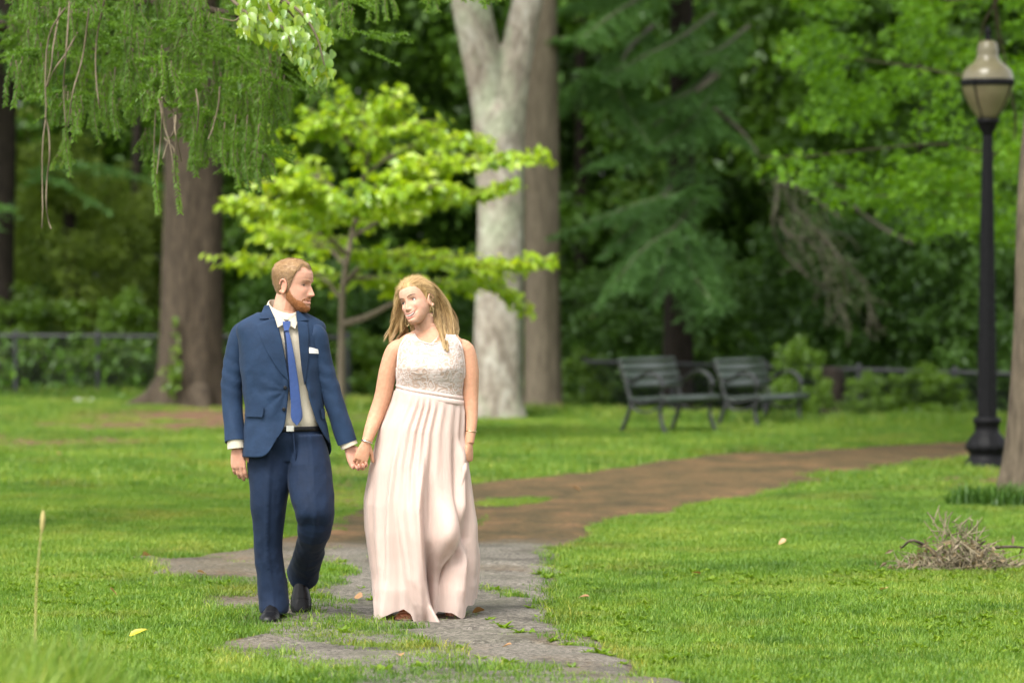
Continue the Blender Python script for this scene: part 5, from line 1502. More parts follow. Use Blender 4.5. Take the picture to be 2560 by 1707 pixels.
def hand(w, d, n, side, curls, thumb=(.6, .7, .25), sc=1.0, spread=.10, tcurl=.4):
    """w wrist, d finger direction, n palm normal, side = thumb direction; curls: (base, mid, tip) radians per finger"""
    d = nrmz(np.asarray(d, float)); n = np.asarray(n, float); n = nrmz(n - d * n.dot(d)); s_ = np.cross(d, n)
    if s_.dot(np.asarray(side, float)) < 0: s_ = -s_
    g = Geo(); w = np.asarray(w, float)
    t = np.array([-.02, 0, .018, .045, .072, .09, .098]) * sc
    hw = np.array([.025, .026, .031, .037, .040, .0385, .033]) * sc
    th = np.array([.019, .018, .018, .017, .0145, .012, .009]) * sc
    a = np.linspace(0, 2 * PI, 18, endpoint=False)
    R_ = w + d * t[:, None, None] + s_ * (hw[:, None] * np.cos(a))[..., None] + n * (th[:, None] * np.sign(np.sin(a)) * np.abs(np.sin(a)) ** .8)[..., None]
    g.geo(loft(R_))
    base = [(.0275, .090, .070), (.0092, .096, .079), (-.0095, .092, .073), (-.0275, .084, .057)]
    for i, (so, do, ln) in enumerate(base):
        p = w + d * (do - .018) * sc + s_ * so * sc
        ang = 0; pts = [p]; fan = spread * (1.2 - i * .8) * .6
        dir0 = nrmz(d + s_ * fan)
        p = p + dir0 * .018 * sc; pts.append(p)
        for k, fr in enumerate((.46, .30, .24)):
            ang += curls[i][k]
            dv = dir0 * math.cos(ang) + n * math.sin(ang)
            for _ in range(2):
                p = p + dv * ln * fr * .5 * sc; pts.append(p)
        pts = np.array(pts); r_ = np.array([.0098, .0102, .0094, .0100, .0088, .0090, .0078, .0058]) * sc * (1, 1.02, .97, .86)[i]
        q = cr(pts, 20); rr = np.interp(np.linspace(0, 1, 20), np.linspace(0, 1, 8), r_); rr[-1] *= .55
        g.geo(tube(q, rr, 10))
    p0 = w + d * .012 * sc + s_ * .018 * sc + n * .006 * sc
    tv = nrmz(d * thumb[0] + s_ * thumb[1] + n * thumb[2])
    tv2 = nrmz(tv * math.cos(tcurl) + (d * .8 - s_ * .3) * math.sin(tcurl))
    tp = np.array([p0, p0 + tv * .022 * sc, p0 + tv * .045 * sc, p0 + tv * .045 * sc + tv2 * .020 * sc, p0 + tv * .045 * sc + tv2 * .040 * sc, p0 + tv * .045 * sc + tv2 * .052 * sc])
    g.geo(tube(cr(tp, 16), np.interp(np.linspace(0, 1, 16), [0, .25, .5, .75, .92, 1], np.array([.016, .0145, .0115, .0108, .009, .0055]) * sc), 10))
    return g

class Torso:
    def __init__(s, rows, c, yaw):
        s.r = np.array(rows, float); s.c = c; s.yaw = yaw
    def S(s, a, z, off=0.0):
        a = np.asarray(a, float); z = np.asarray(z, float)
        W, Df, Db = (np.interp(z, s.r[:, 0], s.r[:, k]) for k in (1, 2, 3))
        W, Df, Db = W + off, Df + off, Db + off
        sa, ca = np.sin(a), np.cos(a)
        lx = W * np.sign(sa) * np.abs(sa) ** .9
        ly = np.where(ca > 0, -Df, Db) * np.abs(ca) ** .85
        cx = np.interp(z, s.c[0], s.c[1]); cy = np.interp(z, s.c[0], s.c[2])
        c_, s_ = math.cos(s.yaw), math.sin(s.yaw)
        return np.stack([cx + lx * c_ - ly * s_, cy + lx * s_ + ly * c_, z], -1)
    def ang(s, x, z, off=0.0):
        """front angle whose surface point has this world x at this height"""
        a = np.linspace(-1.45, 1.45, 241)
        p = s.S(a, np.full(241, z), off)[:, 0]
        return float(np.interp(x, p, a))
    def at(s, px, py, off=0.0):
        Yr = s.c[2][0] - .11
        q = P(px, py, Yr); z = float(q[2]); a = s.ang(float(q[0]), z, off)
        p = s.S(a, z, off); q = P(px, py, float(p[1])); z = float(q[2])
        return s.S(s.ang(float(q[0]), z, off), z, off)

def patch(T, left, right, n=10, off=.006, rise=0.0, thick=.004):
    """cloth piece lying on the torso between two pixel polylines; 'rise' lifts the right-hand edge"""
    l, r = cr(left, n), cr(right, n)
    m = 7
    G_ = np.array([[T.at(*(l[i] * (1 - u) + r[i] * u), off + rise * math.sin(u * PI / 2)) for u in np.linspace(0, 1, m)] for i in range(n)])
    G2 = np.array([[T.at(*(l[i] * (1 - u) + r[i] * u), off - thick) for u in np.linspace(1, 0, m)] for i in range(n)])
    R_ = np.concatenate([G_, G2], 1)
    return loft(R_, True, True)

# ================================================================ the man
YM = 18.98
HX = lambda px, Y=YM: (px - 1280) * K * Y
HZ = lambda py, Y=YM: float(P(1280, py, Y)[2])
man = thing('person', 'man in navy suit and blue tie walking, head turned to the woman', 'person', (HX(700), YM, 0))
mo = tuple(man.location)
zt = [.60, .82, 1.05, 1.30, 1.46, 1.56]
TM = Torso([(.70, .185, .130, .125), (.82, .196, .136, .130), (.95, .194, .134, .124), (1.08, .186, .130, .112), (1.20, .190, .128, .116), (1.32, .200, .127, .122), (1.40, .208, .116, .122), (1.435, .217, .104, .116), (1.460, .219, .092, .108), (1.480, .208, .082, .102), (1.500, .174, .073, .094), (1.522, .128, .064, .084), (1.545, .086, .058, .072), (1.60, .068, .056, .062)],
           (zt, [HX(718), HX(718), HX(712), HX(702), HX(703), HX(705)], [YM] * 6), math.radians(20))
MAN_R = rot(math.radians(66), math.radians(-5), math.radians(2))
MAN_S = 1.06
ear = P(708, 715, YM - .06)
MAN_C = ear - (MAN_R @ np.array([-.078, .012, -.012])) * MAN_S
HR, HA = head_grid('m', nose=1.15, smile=.3)
body = Geo()
body.geo(xf(loft(HR), MAN_R, MAN_C, MAN_S))
for sg in (-1, 1):
    body.geo(xf(ear_geo(sg), MAN_R, MAN_C, MAN_S)); body.geo(xf(lids(HR, sg, .0058, .0054), MAN_R, MAN_C, MAN_S))
nb = np.array([HX(704), YM + .01, 1.43]); ntop = MAN_C + MAN_R @ np.array([0, .022, -.055])
body.geo(tube(cr([nb, nb * .5 + ntop * .5 + [0, .0, .0], ntop], 10), np.linspace(.072, .060, 10), 20))
zz = np.linspace(.99, 1.49, 24); aa = np.linspace(0, 2 * PI, 40, endpoint=False)
body.geo(loft(TM.S(aa[None], zz[:, None] * np.ones((1, 40)), -.040)))
# arms (mostly inside the sleeves)
LA = np.array([P(622, 850, YM), P(586, 917, YM + .01), P(582, 1000, YM), P(590, 1112, YM - .05)])
RA = np.array([P(772, 855, YM), P(808, 905, YM + .02), P(831, 985, YM + .02), P(872, 1112, YM + .02)])
body.geo(tube(cr(LA, 16), np.linspace(.038, .027, 16), 14)); body.geo(tube(cr(RA, 16), np.linspace(.038, .027, 16), 14))
lw = P(592, 1121, YM - .05)
body.geo(hand(lw, (.10, .02, -1), (.25, 1, .05), (1, .2, 0), [(.22, .30, .2), (.26, .34, .22), (.30, .38, .25), (.34, .42, .28)], (.75, .55, .15), 1.0, .05, .35))
rw = P(873, 1118, YM + .02)
CLASP = rw
body.geo(hand(rw, (.42, -.12, -.88), (.35, -.9, .05), (.8, 0, .5), [(.55, 1.15, .75), (.60, 1.2, .8), (.62, 1.2, .8), (.65, 1.2, .75)], (.85, .40, .30), 1.0, .10, .5))
bm = voxel(body, .0027, 2, .45)
V = vco(bm); loc = ((V - MAN_C) @ MAN_R) / MAN_S
ish = (loc[:, 2] > -.16) & (np.abs(loc[:, 0]) < .12) & (np.abs(loc[:, 1]) < .16)
col = np.tile([.49, .27, .19], (len(V), 1))
ax = np.abs(loc[:, 0])
k = ga(ax, .045, .022) * ga(loc[:, 2], -.035, .02) * (loc[:, 1] < -.02) * ish
col = col * (1 - .25 * k[:, None]) + np.array([.66, .30, .22]) * .25 * k[:, None]
k = ((ga(loc[:, 2], -.044, .010) * ga(ax, 0, .018) * (loc[:, 1] < -.085)) * .5 + ga(ax, .085, .012) * (loc[:, 1] > -.02) * (loc[:, 1] < .05) * (loc[:, 2] < .03) * .65) * ish
col = col * (1 - k[:, None]) + np.array([.66, .27, .19]) * k[:, None]
k = ga(loc[:, 2], -.073, .008) * ga(ax, 0, .022) * (loc[:, 1] < -.07) * ish * .7
col = col * (1 - k[:, None]) + np.array([.50, .20, .16]) * k[:, None]
azm = np.degrees(np.abs(np.arctan2(loc[:, 0], -loc[:, 1])))
blm = np.interp(azm, [0, 10, 20, 30, 45, 60, 72, 82, 90, 96], [-.086, -.086, -.078, -.064, -.058, -.046, -.026, 0, -.01, -.2])
k = np.clip((blm - loc[:, 2]) / .022, 0, 1) * ish * (loc[:, 2] > -.125) * .75
col = col * (1 - k[:, None]) + np.array([.34, .165, .095]) * k[:, None]
k = (~ish) * .25 * (V[:, 2] < 1.2)
col = col * (1 - k[:, None]) + np.array([.66, .33, .25]) * k[:, None]
set_col(bm, col); set_co(bm, V - mo)
obj('body', bm, M_SKIN, man)

def shell(HR, HA, mask, thick, R, C, S, namp=.25, nsc=90, seed=3):
    """hair or beard body: the part of the head where mask > 0, raised by thick(mask)"""
    nz, na = HR.shape[:2]
    n = nrmz(np.stack([HR[..., 0] / .075 ** 2, HR[..., 1] / .095 ** 2, HR[..., 2] / .115 ** 2], -1))
    nn = vnoise3(HR.reshape(-1, 3) * nsc, seed).reshape(nz, na)
    st = vnoise3(np.stack([np.repeat(HA[None] * 26, nz, 0).ravel(), HR[..., 2].ravel() * 14, HR[..., 1].ravel() * 10], 1), seed + 5).reshape(nz, na)
    off = thick * np.clip(mask, 0, 1) * (1 + namp * nn) - .003 * (mask <= 0)
    V = (HR + n * off[..., None]).reshape(-1, 3)
    i = np.arange(nz - 1)[:, None]; j = np.arange(na)[None]
    q = np.stack([i * na + j, i * na + (j + 1) % na, (i + 1) * na + (j + 1) % na, (i + 1) * na + j], -1).reshape(-1, 4)
    keep = (mask.ravel()[q] > 0).any(1)
    q = q[keep]; u, inv = np.unique(q, return_inverse=True)
    return Geo().add((V[u] * S) @ R.T + C, None, inv.reshape(-1, 4), .45 + .42 * (st if seed == 13 else .6 * nn + .3 * vnoise3(HR.reshape(-1, 3) * 320, 77).reshape(nz, na)).ravel()[u] - (.30 * sst(.065, .02, HR[..., 2].ravel()[u]) if seed == 3 else .16 if seed == 13 else 0)), n, off

def strands(HR, n, off, mask, count, L, w, flow, R, C, S, seed, lift=.5, jit=.28):
    r_ = np.random.default_rng(seed); nz, na = HR.shape[:2]
    ok = np.argwhere(mask > .03); ids = ok[r_.integers(len(ok), size=count)]
    j2 = (ids[:, 1] + 1) % na; i2 = np.minimum(ids[:, 0] + 1, nz - 1); t = r_.random(count)[:, None]; t2 = r_.random(count)[:, None]
    A = HR[ids[:, 0], ids[:, 1]]; p = A * (1 - t) + HR[ids[:, 0], j2] * t; p = p + (HR[i2, ids[:, 1]] - A) * t2
    nn = n[ids[:, 0], ids[:, 1]]; p = p + nn * (off[ids[:, 0], ids[:, 1]] * .7)[:, None]
    f = np.asarray(flow(p), float); f = nrmz(f - nn * (f * nn).sum(1, keepdims=True))
    d = nrmz(f + nn * lift + r_.normal(0, jit, (count, 3))); s_ = nrmz(np.cross(d, nn) + 1e-6) * w
    Lr = L * r_.uniform(.6, 1.3, count)[:, None]
    V = np.stack([p - s_, p + s_, p + d * Lr + f * Lr * .25], 1).reshape(-1, 3)
    return Geo().add((V * S) @ R.T + C, np.arange(count * 3).reshape(-1, 3), None, np.repeat(np.clip(r_.random(count) - (.32 * sst(.065, .02, p[:, 2]) if seed == 4 else 0), 0, 1), 3))

def hair_mat(name, c1, c2, c3, rough=.38):
    m, N, L = new_mat(name)
    at = N.new('ShaderNodeAttribute'); at.attribute_name = 'tint'
    r = ramp(N, [(0, c2), (.55, c1), (1, c3)]); L.new(at.outputs['Fac'], r.inputs[0])
    b = N.new('ShaderNodeBsdfPrincipled'); o = N.new('ShaderNodeOutputMaterial')
    L.new(r.outputs[0], b.inputs['Base Color']); b.inputs['Roughness'].default_value = rough; b.inputs['Specular IOR Level'].default_value = .35
    t = N.new('ShaderNodeBsdfTranslucent'); L.new(r.outputs[0], t.inputs[0])
    mx = N.new('ShaderNodeMixShader'); mx.inputs[0].default_value = .2; L.new(b.outputs[0], mx.inputs[1]); L.new(t.outputs[0], mx.inputs[2]); L.new(mx.outputs[0], o.inputs[0])
    return m
M_HAIRM = hair_mat('hair_ginger', (.34, .205, .095), (.19, .105, .045), (.56, .38, .20))
M_BEARD = hair_mat('beard_ginger', (.31, .120, .045), (.16, .060, .022), (.46, .22, .095))
M_BLOND = hair_mat('hair_blond', (.50, .325, .135), (.20, .112, .042), (.80, .60, .32), .33)
X_, Y_, Z_ = HR[..., 0], HR[..., 1], HR[..., 2]
AA = np.degrees(np.abs(np.arctan2(X_, -Y_)))
hl = np.interp(AA, [0, 12, 28, 42, 55, 66, 76, 84, 92, 102, 115, 140, 180], [.076, .079, .086, .083, .060, .028, -.020, -.035, .008, .012, -.045, -.070, -.080])
hm = np.clip((Z_ - hl) / .012, -1, 1)
g, n_, off_ = shell(HR, HA, hm, np.interp(Z_, [-.02, .085], [.0042, .0105]), MAN_R, MAN_C, MAN_S, .16, 130)
hp = obj('hair', g, M_HAIRM, man, mo)
sg_ = strands(HR, n_, off_, hm, 30000, .0085, .00055, lambda p: np.stack([p[:, 0] * 2, p[:, 1] * 0 - .4 * (p[:, 2] > .07) + .5 * (p[:, 2] <= .07), -.8 * (p[:, 2] <= .07)], 1), MAN_R, MAN_C, MAN_S, 4, .45, .2)
o = obj('hair_strands', sg_, M_HAIRM, hp); o.data.transform(Matrix.Translation([-v for v in mo])); o['kind'] = 'stuff'
bl = np.interp(AA, [0, 10, 20, 30, 45, 60, 72, 82, 90], [-.092, -.092, -.084, -.074, -.070, -.056, -.035, -.012, -.03])
bmk = np.clip((bl - Z_) / .022, -1, 1) * (AA < 92)
must = np.clip(1.0 - np.abs(Z_ + .0580 + .013 * (AA / 28) ** 2) / .0050, -1, 1) * np.clip((30 - AA) / 10, 0, 1)
bmk = np.maximum(bmk, must * .45); bmk = np.where((Z_ < -.117) | (AA >= 96), -1, bmk)
lip = (np.abs(Z_ + .0735) < .0105) & (AA < 19)
bmk = np.where(lip, -1, bmk)
th_ = np.interp(AA, [0, 30, 60, 90], [.0075, .0045, .0012, .0004]) * np.interp(Z_, [-.119, -.085, -.06], [1.15, .8, .35])
g, n_, off_ = shell(HR, HA, bmk, th_, MAN_R, MAN_C, MAN_S, .2, 150, 9)
bp_ = obj('beard', g, M_BEARD, man, mo)
sg_ = strands(HR, n_, off_, bmk, 14000, .0055, .00045, lambda p: np.stack([p[:, 0], -.3 + 0 * p[:, 0], -1 + 0 * p[:, 0]], 1), MAN_R, MAN_C, MAN_S, 6, .4, .22)
o = obj('beard_strands', sg_, M_BEARD, bp_); o.data.transform(Matrix.Translation([-v for v in mo])); o['kind'] = 'stuff'
def eyes(person, H, R, C, S, org, look, brow, brow_h=.0, brow_r=.0021):
    for sg in (-1, 1):
        c = eye_c(H, sg)
        u = np.linspace(-PI / 2, PI / 2, 12)
        e = lathe([(EYE_R * math.cos(t), EYE_R * math.sin(t)) for t in u], 16)
        eo = obj('eye', xf(xf(e, np.eye(3), c), R, C, S), M_EYEW, person, org)
        d = nrmz(np.array([look[0], -1, look[1]])); ip = c + d * (EYE_R - .0012)
        s_ = nrmz(np.cross(d, [0, 0, 1.0])); u2 = np.cross(s_, d)
        a = np.linspace(0, 6.28, 14, endpoint=False)
        R_ = np.array([[ip + d * (.0020 * (1 - k * k)) + (s_ * math.cos(t) + u2 * math.sin(t)) * .0068 * k for t in a] for k in (1, .8, .5, .15)])
        ir = obj('iris', xf(loft(R_), R, C, S), M_EYED, eo); ir.data.transform(Matrix.Translation([-v for v in org]))
        t = np.linspace(-1, 1, 11); bx_ = sg * (.030 + t * .019); bz_ = .0205 + brow_h + .0045 * (1 - (t - .25) ** 2)
        by_ = np.array([surf(H, x_, z_) for x_, z_ in zip(bx_, bz_)]); by_ = np.convolve(np.r_[by_[0], by_, by_[-1]], [.25, .5, .25], 'valid') - .0008
        obj('eyebrow', xf(tube(np.stack([bx_, by_, bz_], 1), brow_r * (1.35 - .7 * np.abs(t)), 6), R, C, S), brow, person, org)
        dx = t * .0138; dz = brow_open(brow_h) * (1 - t ** 2) - .0014
        ls = np.stack([c[0] + dx, c[1] - np.sqrt((EYE_R + .0022) ** 2 - dx ** 2 - dz ** 2), c[2] + dz + .0010 * t * sg], 1)
        obj('eyelashes', xf(tube(ls, .0012, 5), R, C, S), M_EYED, person, org)
def brow_open(h): return .0068 if h > 0 else .0050
eyes(man, HR, MAN_R, MAN_C, MAN_S, mo, (0, -.1), M_HAIRM)

# ---- shirt, tie, belt
zz = np.linspace(.950, 1.535, 40); aa = np.linspace(0, 2 * PI, 64, endpoint=False)
SH = TM.S(aa[None], zz[:, None] * np.ones((1, 64)), (-.016 - .010 * sst(1.0, .95, zz))[:, None])
SHn = .004 * np.sin(SH[..., 0] * 60 + 3 * np.sin(SH[..., 2] * 12)) * (SH[..., 2] < 1.3)
SH[..., 1] -= SHn
obj('shirt', loft(SH), M_SHIRT, man, mo)
placket = patch(TM, [(716, 822), (729, 900), (742, 980), (748, 1060)], [(724, 822), (737, 900), (750, 980), (756, 1060)], 12, -.012, 0, .002)
obj('placket', placket, M_SHIRT, man, mo)
# collar stand and leaves
cs = []
for a in np.linspace(0, 2 * PI, 40, endpoint=False):
    fx = math.cos(a)
    b0 = np.array([HX(703) + .076 * math.sin(a) + .018 * fx, YM + .004 - .072 * fx, 1.528 - .030 * fx + .012 * math.sin(a) * -1])
    t0 = np.array([HX(706) + .069 * math.sin(a) + .022 * fx, YM + .008 - .064 * fx, 1.562 - .032 * fx - .012 * math.sin(a)])
    cs.append([b0, (b0 + t0) / 2 + (b0 - [HX(703), YM, b0[2]]) * .04, t0, t0 - (t0 - [HX(706), YM, t0[2]]) * .06, b0 - (b0 - [HX(703), YM, b0[2]]) * .06])
R_ = np.array(cs).transpose(1, 0, 2)
obj('collar', loft(R_, True, False), M_SHIRT, man, mo)
def leafp(pix, off0, off1, tk=.004):
    """collar leaf from 4 pixel corners (neck edge a->b, free edge d->c)"""
    a, b, c, d = map(np.array, pix); G1, G2 = [], []
    for u in np.linspace(0, 1, 8):
        r1, r2 = [], []
        for v in np.linspace(0, 1, 6):
            q = (a * (1 - u) + b * u) * (1 - v) + (d * (1 - u) + c * u) * v
            off = off0 * (1 - v) + off1 * v
            r1.append(TM.at(*q, off)); r2.append(TM.at(*q, off - tk))
        G1.append(r1 + r2[::-1])
    return loft(np.array(G1))
obj('collar_leaf', leafp([(668, 757), (716, 806), (687, 823), (669, 790)], .016, .012), M_SHIRT, man, mo)
obj('collar_leaf', leafp([(741, 786), (716, 806), (738, 822), (743, 806)], .014, .012), M_SHIRT, man, mo)
tl = [(708, 812), (712, 826), (716, 850), (720, 900), (724, 960), (727, 1010), (728, 1046), (741, 1063)]
tr = [(724, 809), (722, 824), (728, 850), (738, 900), (747, 960), (753, 1010), (756, 1044), (742, 1064)]
obj('tie', patch(TM, tl, tr, 26, .010, .002, .008), M_TIE, man, mo)
obj('tie_knot', patch(TM, [(706, 804), (708, 816), (711, 827)], [(726, 802), (725, 815), (721, 826)], 6, .020, .0, .014), M_TIE, man, mo)
obj('tie_tail', patch(TM, [(708, 826), (711, 850), (716, 905), (722, 965), (726, 1000)], [(714, 826), (720, 850), (728, 905), (736, 965), (740, 1000)], 16, .002, 0, .004), M_LINING, man, mo)
zz = np.array([HZ(1077), HZ(1075.5), HZ(1066), HZ(1064.5)])
obj('belt', loft(TM.S(aa[None], zz[:, None] * np.ones((1, 64)), np.array([-.010, -.006, -.006, -.010])[:, None])), M_LEATHER, man, mo)
obj('belt_buckle', patch(TM, [(716, 1064), (716, 1078)], [(735, 1064), (735, 1078)], 4, .002, 0, .006), M_SILVER, man, mo)

# ---- jacket
NZ, NA = 84, 150
zn = np.linspace(0, 1, NZ)
HEMZ = HZ(1140)
Lx = [(690, 800), (704, 850), (714, 905), (721, 951), (719, 1000), (716.5, 1039), (713, 1075), (709, 1093), (702, 1120), (697, 1150)]
Rx = [(741, 800), (746, 850), (752, 905), (761, 963), (772, 1010), (786, 1058), (800, 1095), (812, 1125), (822, 1150)]
lz_ = np.array([HZ(b, YM - .12) for a, b in Lx])[::-1]; lxv = np.array([HX(a, YM - .12) for a, b in Lx])[::-1]
rz_ = np.array([HZ(b, YM - .12) for a, b in Rx])[::-1]; rxv = np.array([HX(a, YM - .12) for a, b in Rx])[::-1]
JV = np.zeros((NZ, NA, 3))
for i, t in enumerate(zn):
    z = HEMZ + (1.53 - HEMZ) * t
    aL = TM.ang(float(np.interp(z, lz_, lxv)), z); aR = TM.ang(float(np.interp(z, rz_, rxv)), z)
    a = np.linspace(aR, aL + 2 * PI, NA)
    frac = np.linspace(0, 1, NA)
    dz = (.10 * np.exp(-((1 - frac) / .045) ** 1.5) + .03 * np.exp(-(frac / .03) ** 1.5)) * (1 - t) ** 6
    zv = z + dz
    flarev = .020 * np.clip((1.0 - zv) / .2, 0, 1) + .006
    JV[i] = TM.S(a, zv, flarev)
sgn = np.zeros((NZ, NA))
pn = nrmz(JV - np.stack([np.interp(JV[..., 2], zt, TM.c[1]), np.full((NZ, NA), YM), JV[..., 2]], -1))
q = JV.reshape(-1, 3)
wr = .0050 * ridged(np.stack([q[:, 0] * 7 + q[:, 2] * 4, q[:, 1] * 4, q[:, 2] * 3.2 - q[:, 0] * 5], 1), 5) * sst(1.48, 1.3, q[:, 2])
wr += .0035 * ridged(q * [14, 10, 9], 8) * sst(1.42, 1.2, q[:, 2])
# pull lines fanning from the waist button
dx = q[:, 0] - HX(716); dzb = q[:, 2] - HZ(975)
wr += .0032 * np.cos(np.arctan2(dzb, dx + 1e-6) * 9) * np.exp(-(np.hypot(dx, dzb) / .13) ** 2) * (q[:, 1] < YM)
JV = JV + pn * wr.reshape(NZ, NA)[..., None]
jk = make_mesh('jacket', loft(JV, False, False), mo)
jk.materials.append(M_SUIT); jk.materials.append(M_LINING)
jo = link('jacket', jk, None, man)
md = jo.modifiers.new('thickness', 'SOLIDIFY'); md.thickness = .007; md.offset = 0; md.material_offset = 0
def sleeve(pts, rad, seed, flat=None):
    p = cr(pts, 60); r = np.interp(np.linspace(0, 1, 60), np.linspace(0, 1, len(rad)), rad)
    g = tube(p, r, 44, False, flat, (1, 0, 0))
    V = g.V[0]; ax = np.repeat(p, 44, 0); d = nrmz(V - ax); u = np.repeat(np.linspace(0, 1, 60), 44)
    w = ridged(np.stack([V[:, 0] * 9, V[:, 1] * 9, V[:, 2] * 8 + V[:, 0] * 9], 1), seed) * .0042 * sst(.02, .25, u) * (.6 + .9 * ga(u, .52, .16) + .6 * ga(u, .9, .12))
    w += .0022 * np.sin(V[:, 2] * 95 + V[:, 0] * 45 + 2 * np.sin(V[:, 1] * 30)) * ga(u, .55, .16)
    g.V[0] = V + d * w[:, None]
    # cap at the shoulder, turned-in hem at the cuff
    R_ = g.V[0].reshape(60, 44, 3)
    cap = np.array([p[0] + (R_[0] - p[0]) * k + (p[0] - p[1]) * s_ for k, s_ in ((.1, 1.9), (.5, 1.7), (.8, 1.1))])
    cuff = np.array([p[-1] + (R_[-1] - p[-1]) * .90, p[-3] + (R_[-3] - p[-3]) * .86])
    return loft(np.concatenate([cap, R_, cuff]), True, False)
so = obj('sleeve', sleeve([P(626, 832, YM), P(604, 837, YM), P(587, 900, YM + .012), P(581, 960, YM + .012), P(582, 1020, YM), P(588, 1104, YM - .05)], [.042, .055, .054, .051, .053, .051, .050, .049], 21), M_SUIT, man, mo)
so = obj('sleeve', sleeve([P(770, 836, YM), P(791, 841, YM), P(802, 895, YM + .015), P(817, 950, YM + .02), P(836, 1010, YM + .02), P(869, 1106, YM + .02)], [.042, .054, .054, .052, .051, .050, .049, .048], 33), M_SUIT, man, mo)
for pts in ([P(588.5, 1092, YM - .045), P(590, 1110, YM - .048), P(591, 1121, YM - .05)], [P(863, 1092, YM + .02), P(870, 1107, YM + .02), P(874, 1116, YM + .02)]):
    p = cr(pts, 8); obj('shirt_cuff', loft(np.concatenate([tube(p, .0440, 28, False).V[0].reshape(8, 28, 3), tube(p, .0405, 28, False).V[0].reshape(8, 28, 3)[::-1]]), True, False), M_SHIRT, man, mo)
# lapels and collar
obj('lapel', patch(TM, [(640, 811), (650, 838), (668, 878), (694, 921), (719, 951)], [(686, 792), (697, 830), (707, 872), (716, 921), (721, 952)], 22, .017, .004, .012), M_SUIT, man, mo)
obj('lapel', patch(TM, [(743, 800), (747, 850), (752, 905), (757, 940), (761, 963)], [(769, 806), (773, 835), (772, 880), (768, 925), (762, 962)], 22, .020, -.004, .014), M_SUIT, man, mo)
obj('jacket_collar', patch(TM, [(661, 764), (654, 780), (648, 797)], [(672, 762), (680, 780), (687, 795)], 10, .019, .003, .014), M_SUIT, man, mo)
obj('jacket_collar', patch(TM, [(741, 778), (741, 790), (742, 803)], [(749, 776), (760, 790), (771, 800)], 10, .021, -.002, .014), M_SUIT, man, mo)
# pockets, buttons, pocket square
obj('pocket_flap', patch(TM, [(611, 1017.5), (611, 1030), (613, 1041)], [(658.5, 1017.5), (658.5, 1030), (655, 1042.5)], 6, .024, 0, .010), M_SUIT, man, mo)
obj('pocket_flap', patch(TM, [(802, 1022), (804, 1036), (806, 1047)], [(812, 1020), (813, 1034), (813, 1045)], 6, .024, 0, .010), M_SUIT, man, mo)
obj('breast_pocket', patch(TM, [(771, 881), (771.5, 889)], [(803, 884), (803.5, 892)], 4, .014, 0, .007), M_SUIT, man, mo)
obj('pocket_square', patch(TM, [(773, 868), (772.5, 876), (773, 883)], [(781, 869), (799, 875), (803, 884)], 6, .018, 0, .006), M_WHITE, man, mo)
for a, b in ((713, 969), (710, 1023)):
    c = TM.at(a, b, .018); obj('button', xf(lathe([(.001, -.003), (.0095, -.002), (.0095, .002), (.006, .003), (.001, .0015)], 14), np.array([[1, 0, 0], [0, 0, -1], [0, 1, 0]]), c), M_LEATHER, man, mo)

# ---- trousers
tr_ = Geo()
zz = np.linspace(.80, HZ(1068), 14)
tr_.geo(loft(TM.S(np.linspace(0, 2 * PI, 60, endpoint=False)[None], zz[:, None] * np.ones((1, 60)), (-.012 - .035 * sst(.93, .80, zz))[:, None])))
def leg(levels, n=40):
    """levels: (py, xl, xr, Y, depth half)"""
    lv = cr(levels, 46); a = np.linspace(0, 2 * PI, n, endpoint=False); R_ = []
    for py, xl, xr, Yv, dh in lv:
        l, r_ = P(xl, py, Yv), P(xr, py, Yv); c = (l + r_) / 2; w = (r_[0] - l[0]) / 2
        ca = np.cos(a)
        R_.append(np.stack([c[0] + w * np.sin(a), c[1] - dh * np.sign(ca) * np.abs(ca) ** .9 - .004 * ga(a - PI, PI, .1) - .006 * (np.abs(np.sin(a)) < .12) * (ca > 0), np.full(n, c[2])], -1))
    return loft(np.array(R_))
tr_.geo(leg([(1085, 632, 722, YM, .112), (1120, 623, 732, YM, .113), (1163, 620, 736, YM, .112), (1232, 626, 720, YM - .02, .098), (1292, 631, 711, YM - .02, .084), (1372, 636, 704, YM + .01, .078), (1430, 641, 711, YM + .03, .080), (1490, 647, 721, YM + .03, .084), (1518, 650, 720, YM + .02, .088), (1530, 652, 718, YM + .02, .090)]))
tr_.geo(leg([(1085, 722, 808, YM, .112), (1120, 722, 818, YM, .113), (1163, 722, 824, YM - .03, .113), (1229, 722, 834, YM - .09, .105), (1275, 738, 836, YM - .125, .092), (1300, 746, 834, YM - .115, .080), (1318, 752, 828, YM - .10, .060)]))
kn = np.array([P(790, 1268, YM - .11), P(788, 1310, YM - .085), P(779, 1352, YM + .05), P(766, 1405, YM + .28), P(757, 1436, YM + .40)])
tr_.geo(tube(cr(kn, 24), np.interp(np.linspace(0, 1, 24), [0, .25, .5, .8, 1], [.086, .082, .070, .074, .078]), 36, True))
tm = voxel(tr_, .0052, 5, .5)
V, Nn = vco(tm), vno(tm)
sx_ = V[:, 0]; zl = V[:, 2]
w = .0065 * ridged(np.stack([sx_ * 6 + zl * 2.2, V[:, 1] * 5, zl * 3.4 - sx_ * 3.5], 1), 12) * sst(.93, .8, zl)
w += .0070 * ridged(np.stack([sx_ * 8 - zl * 5, V[:, 1] * 4, zl * 5 + sx_ * 4], 1), 17) * (ga(zl, .12, .09) + .8 * ga(zl, .50, .10) * (sx_ > HX(728)) + .6 * ga(zl, .78, .07))
w += .003 * ridged(V * [16, 12, 8], 19) * sst(.9, .75, zl)
pyv_ = 692 + (CAM_H - zl) / (K * (YM - .08))
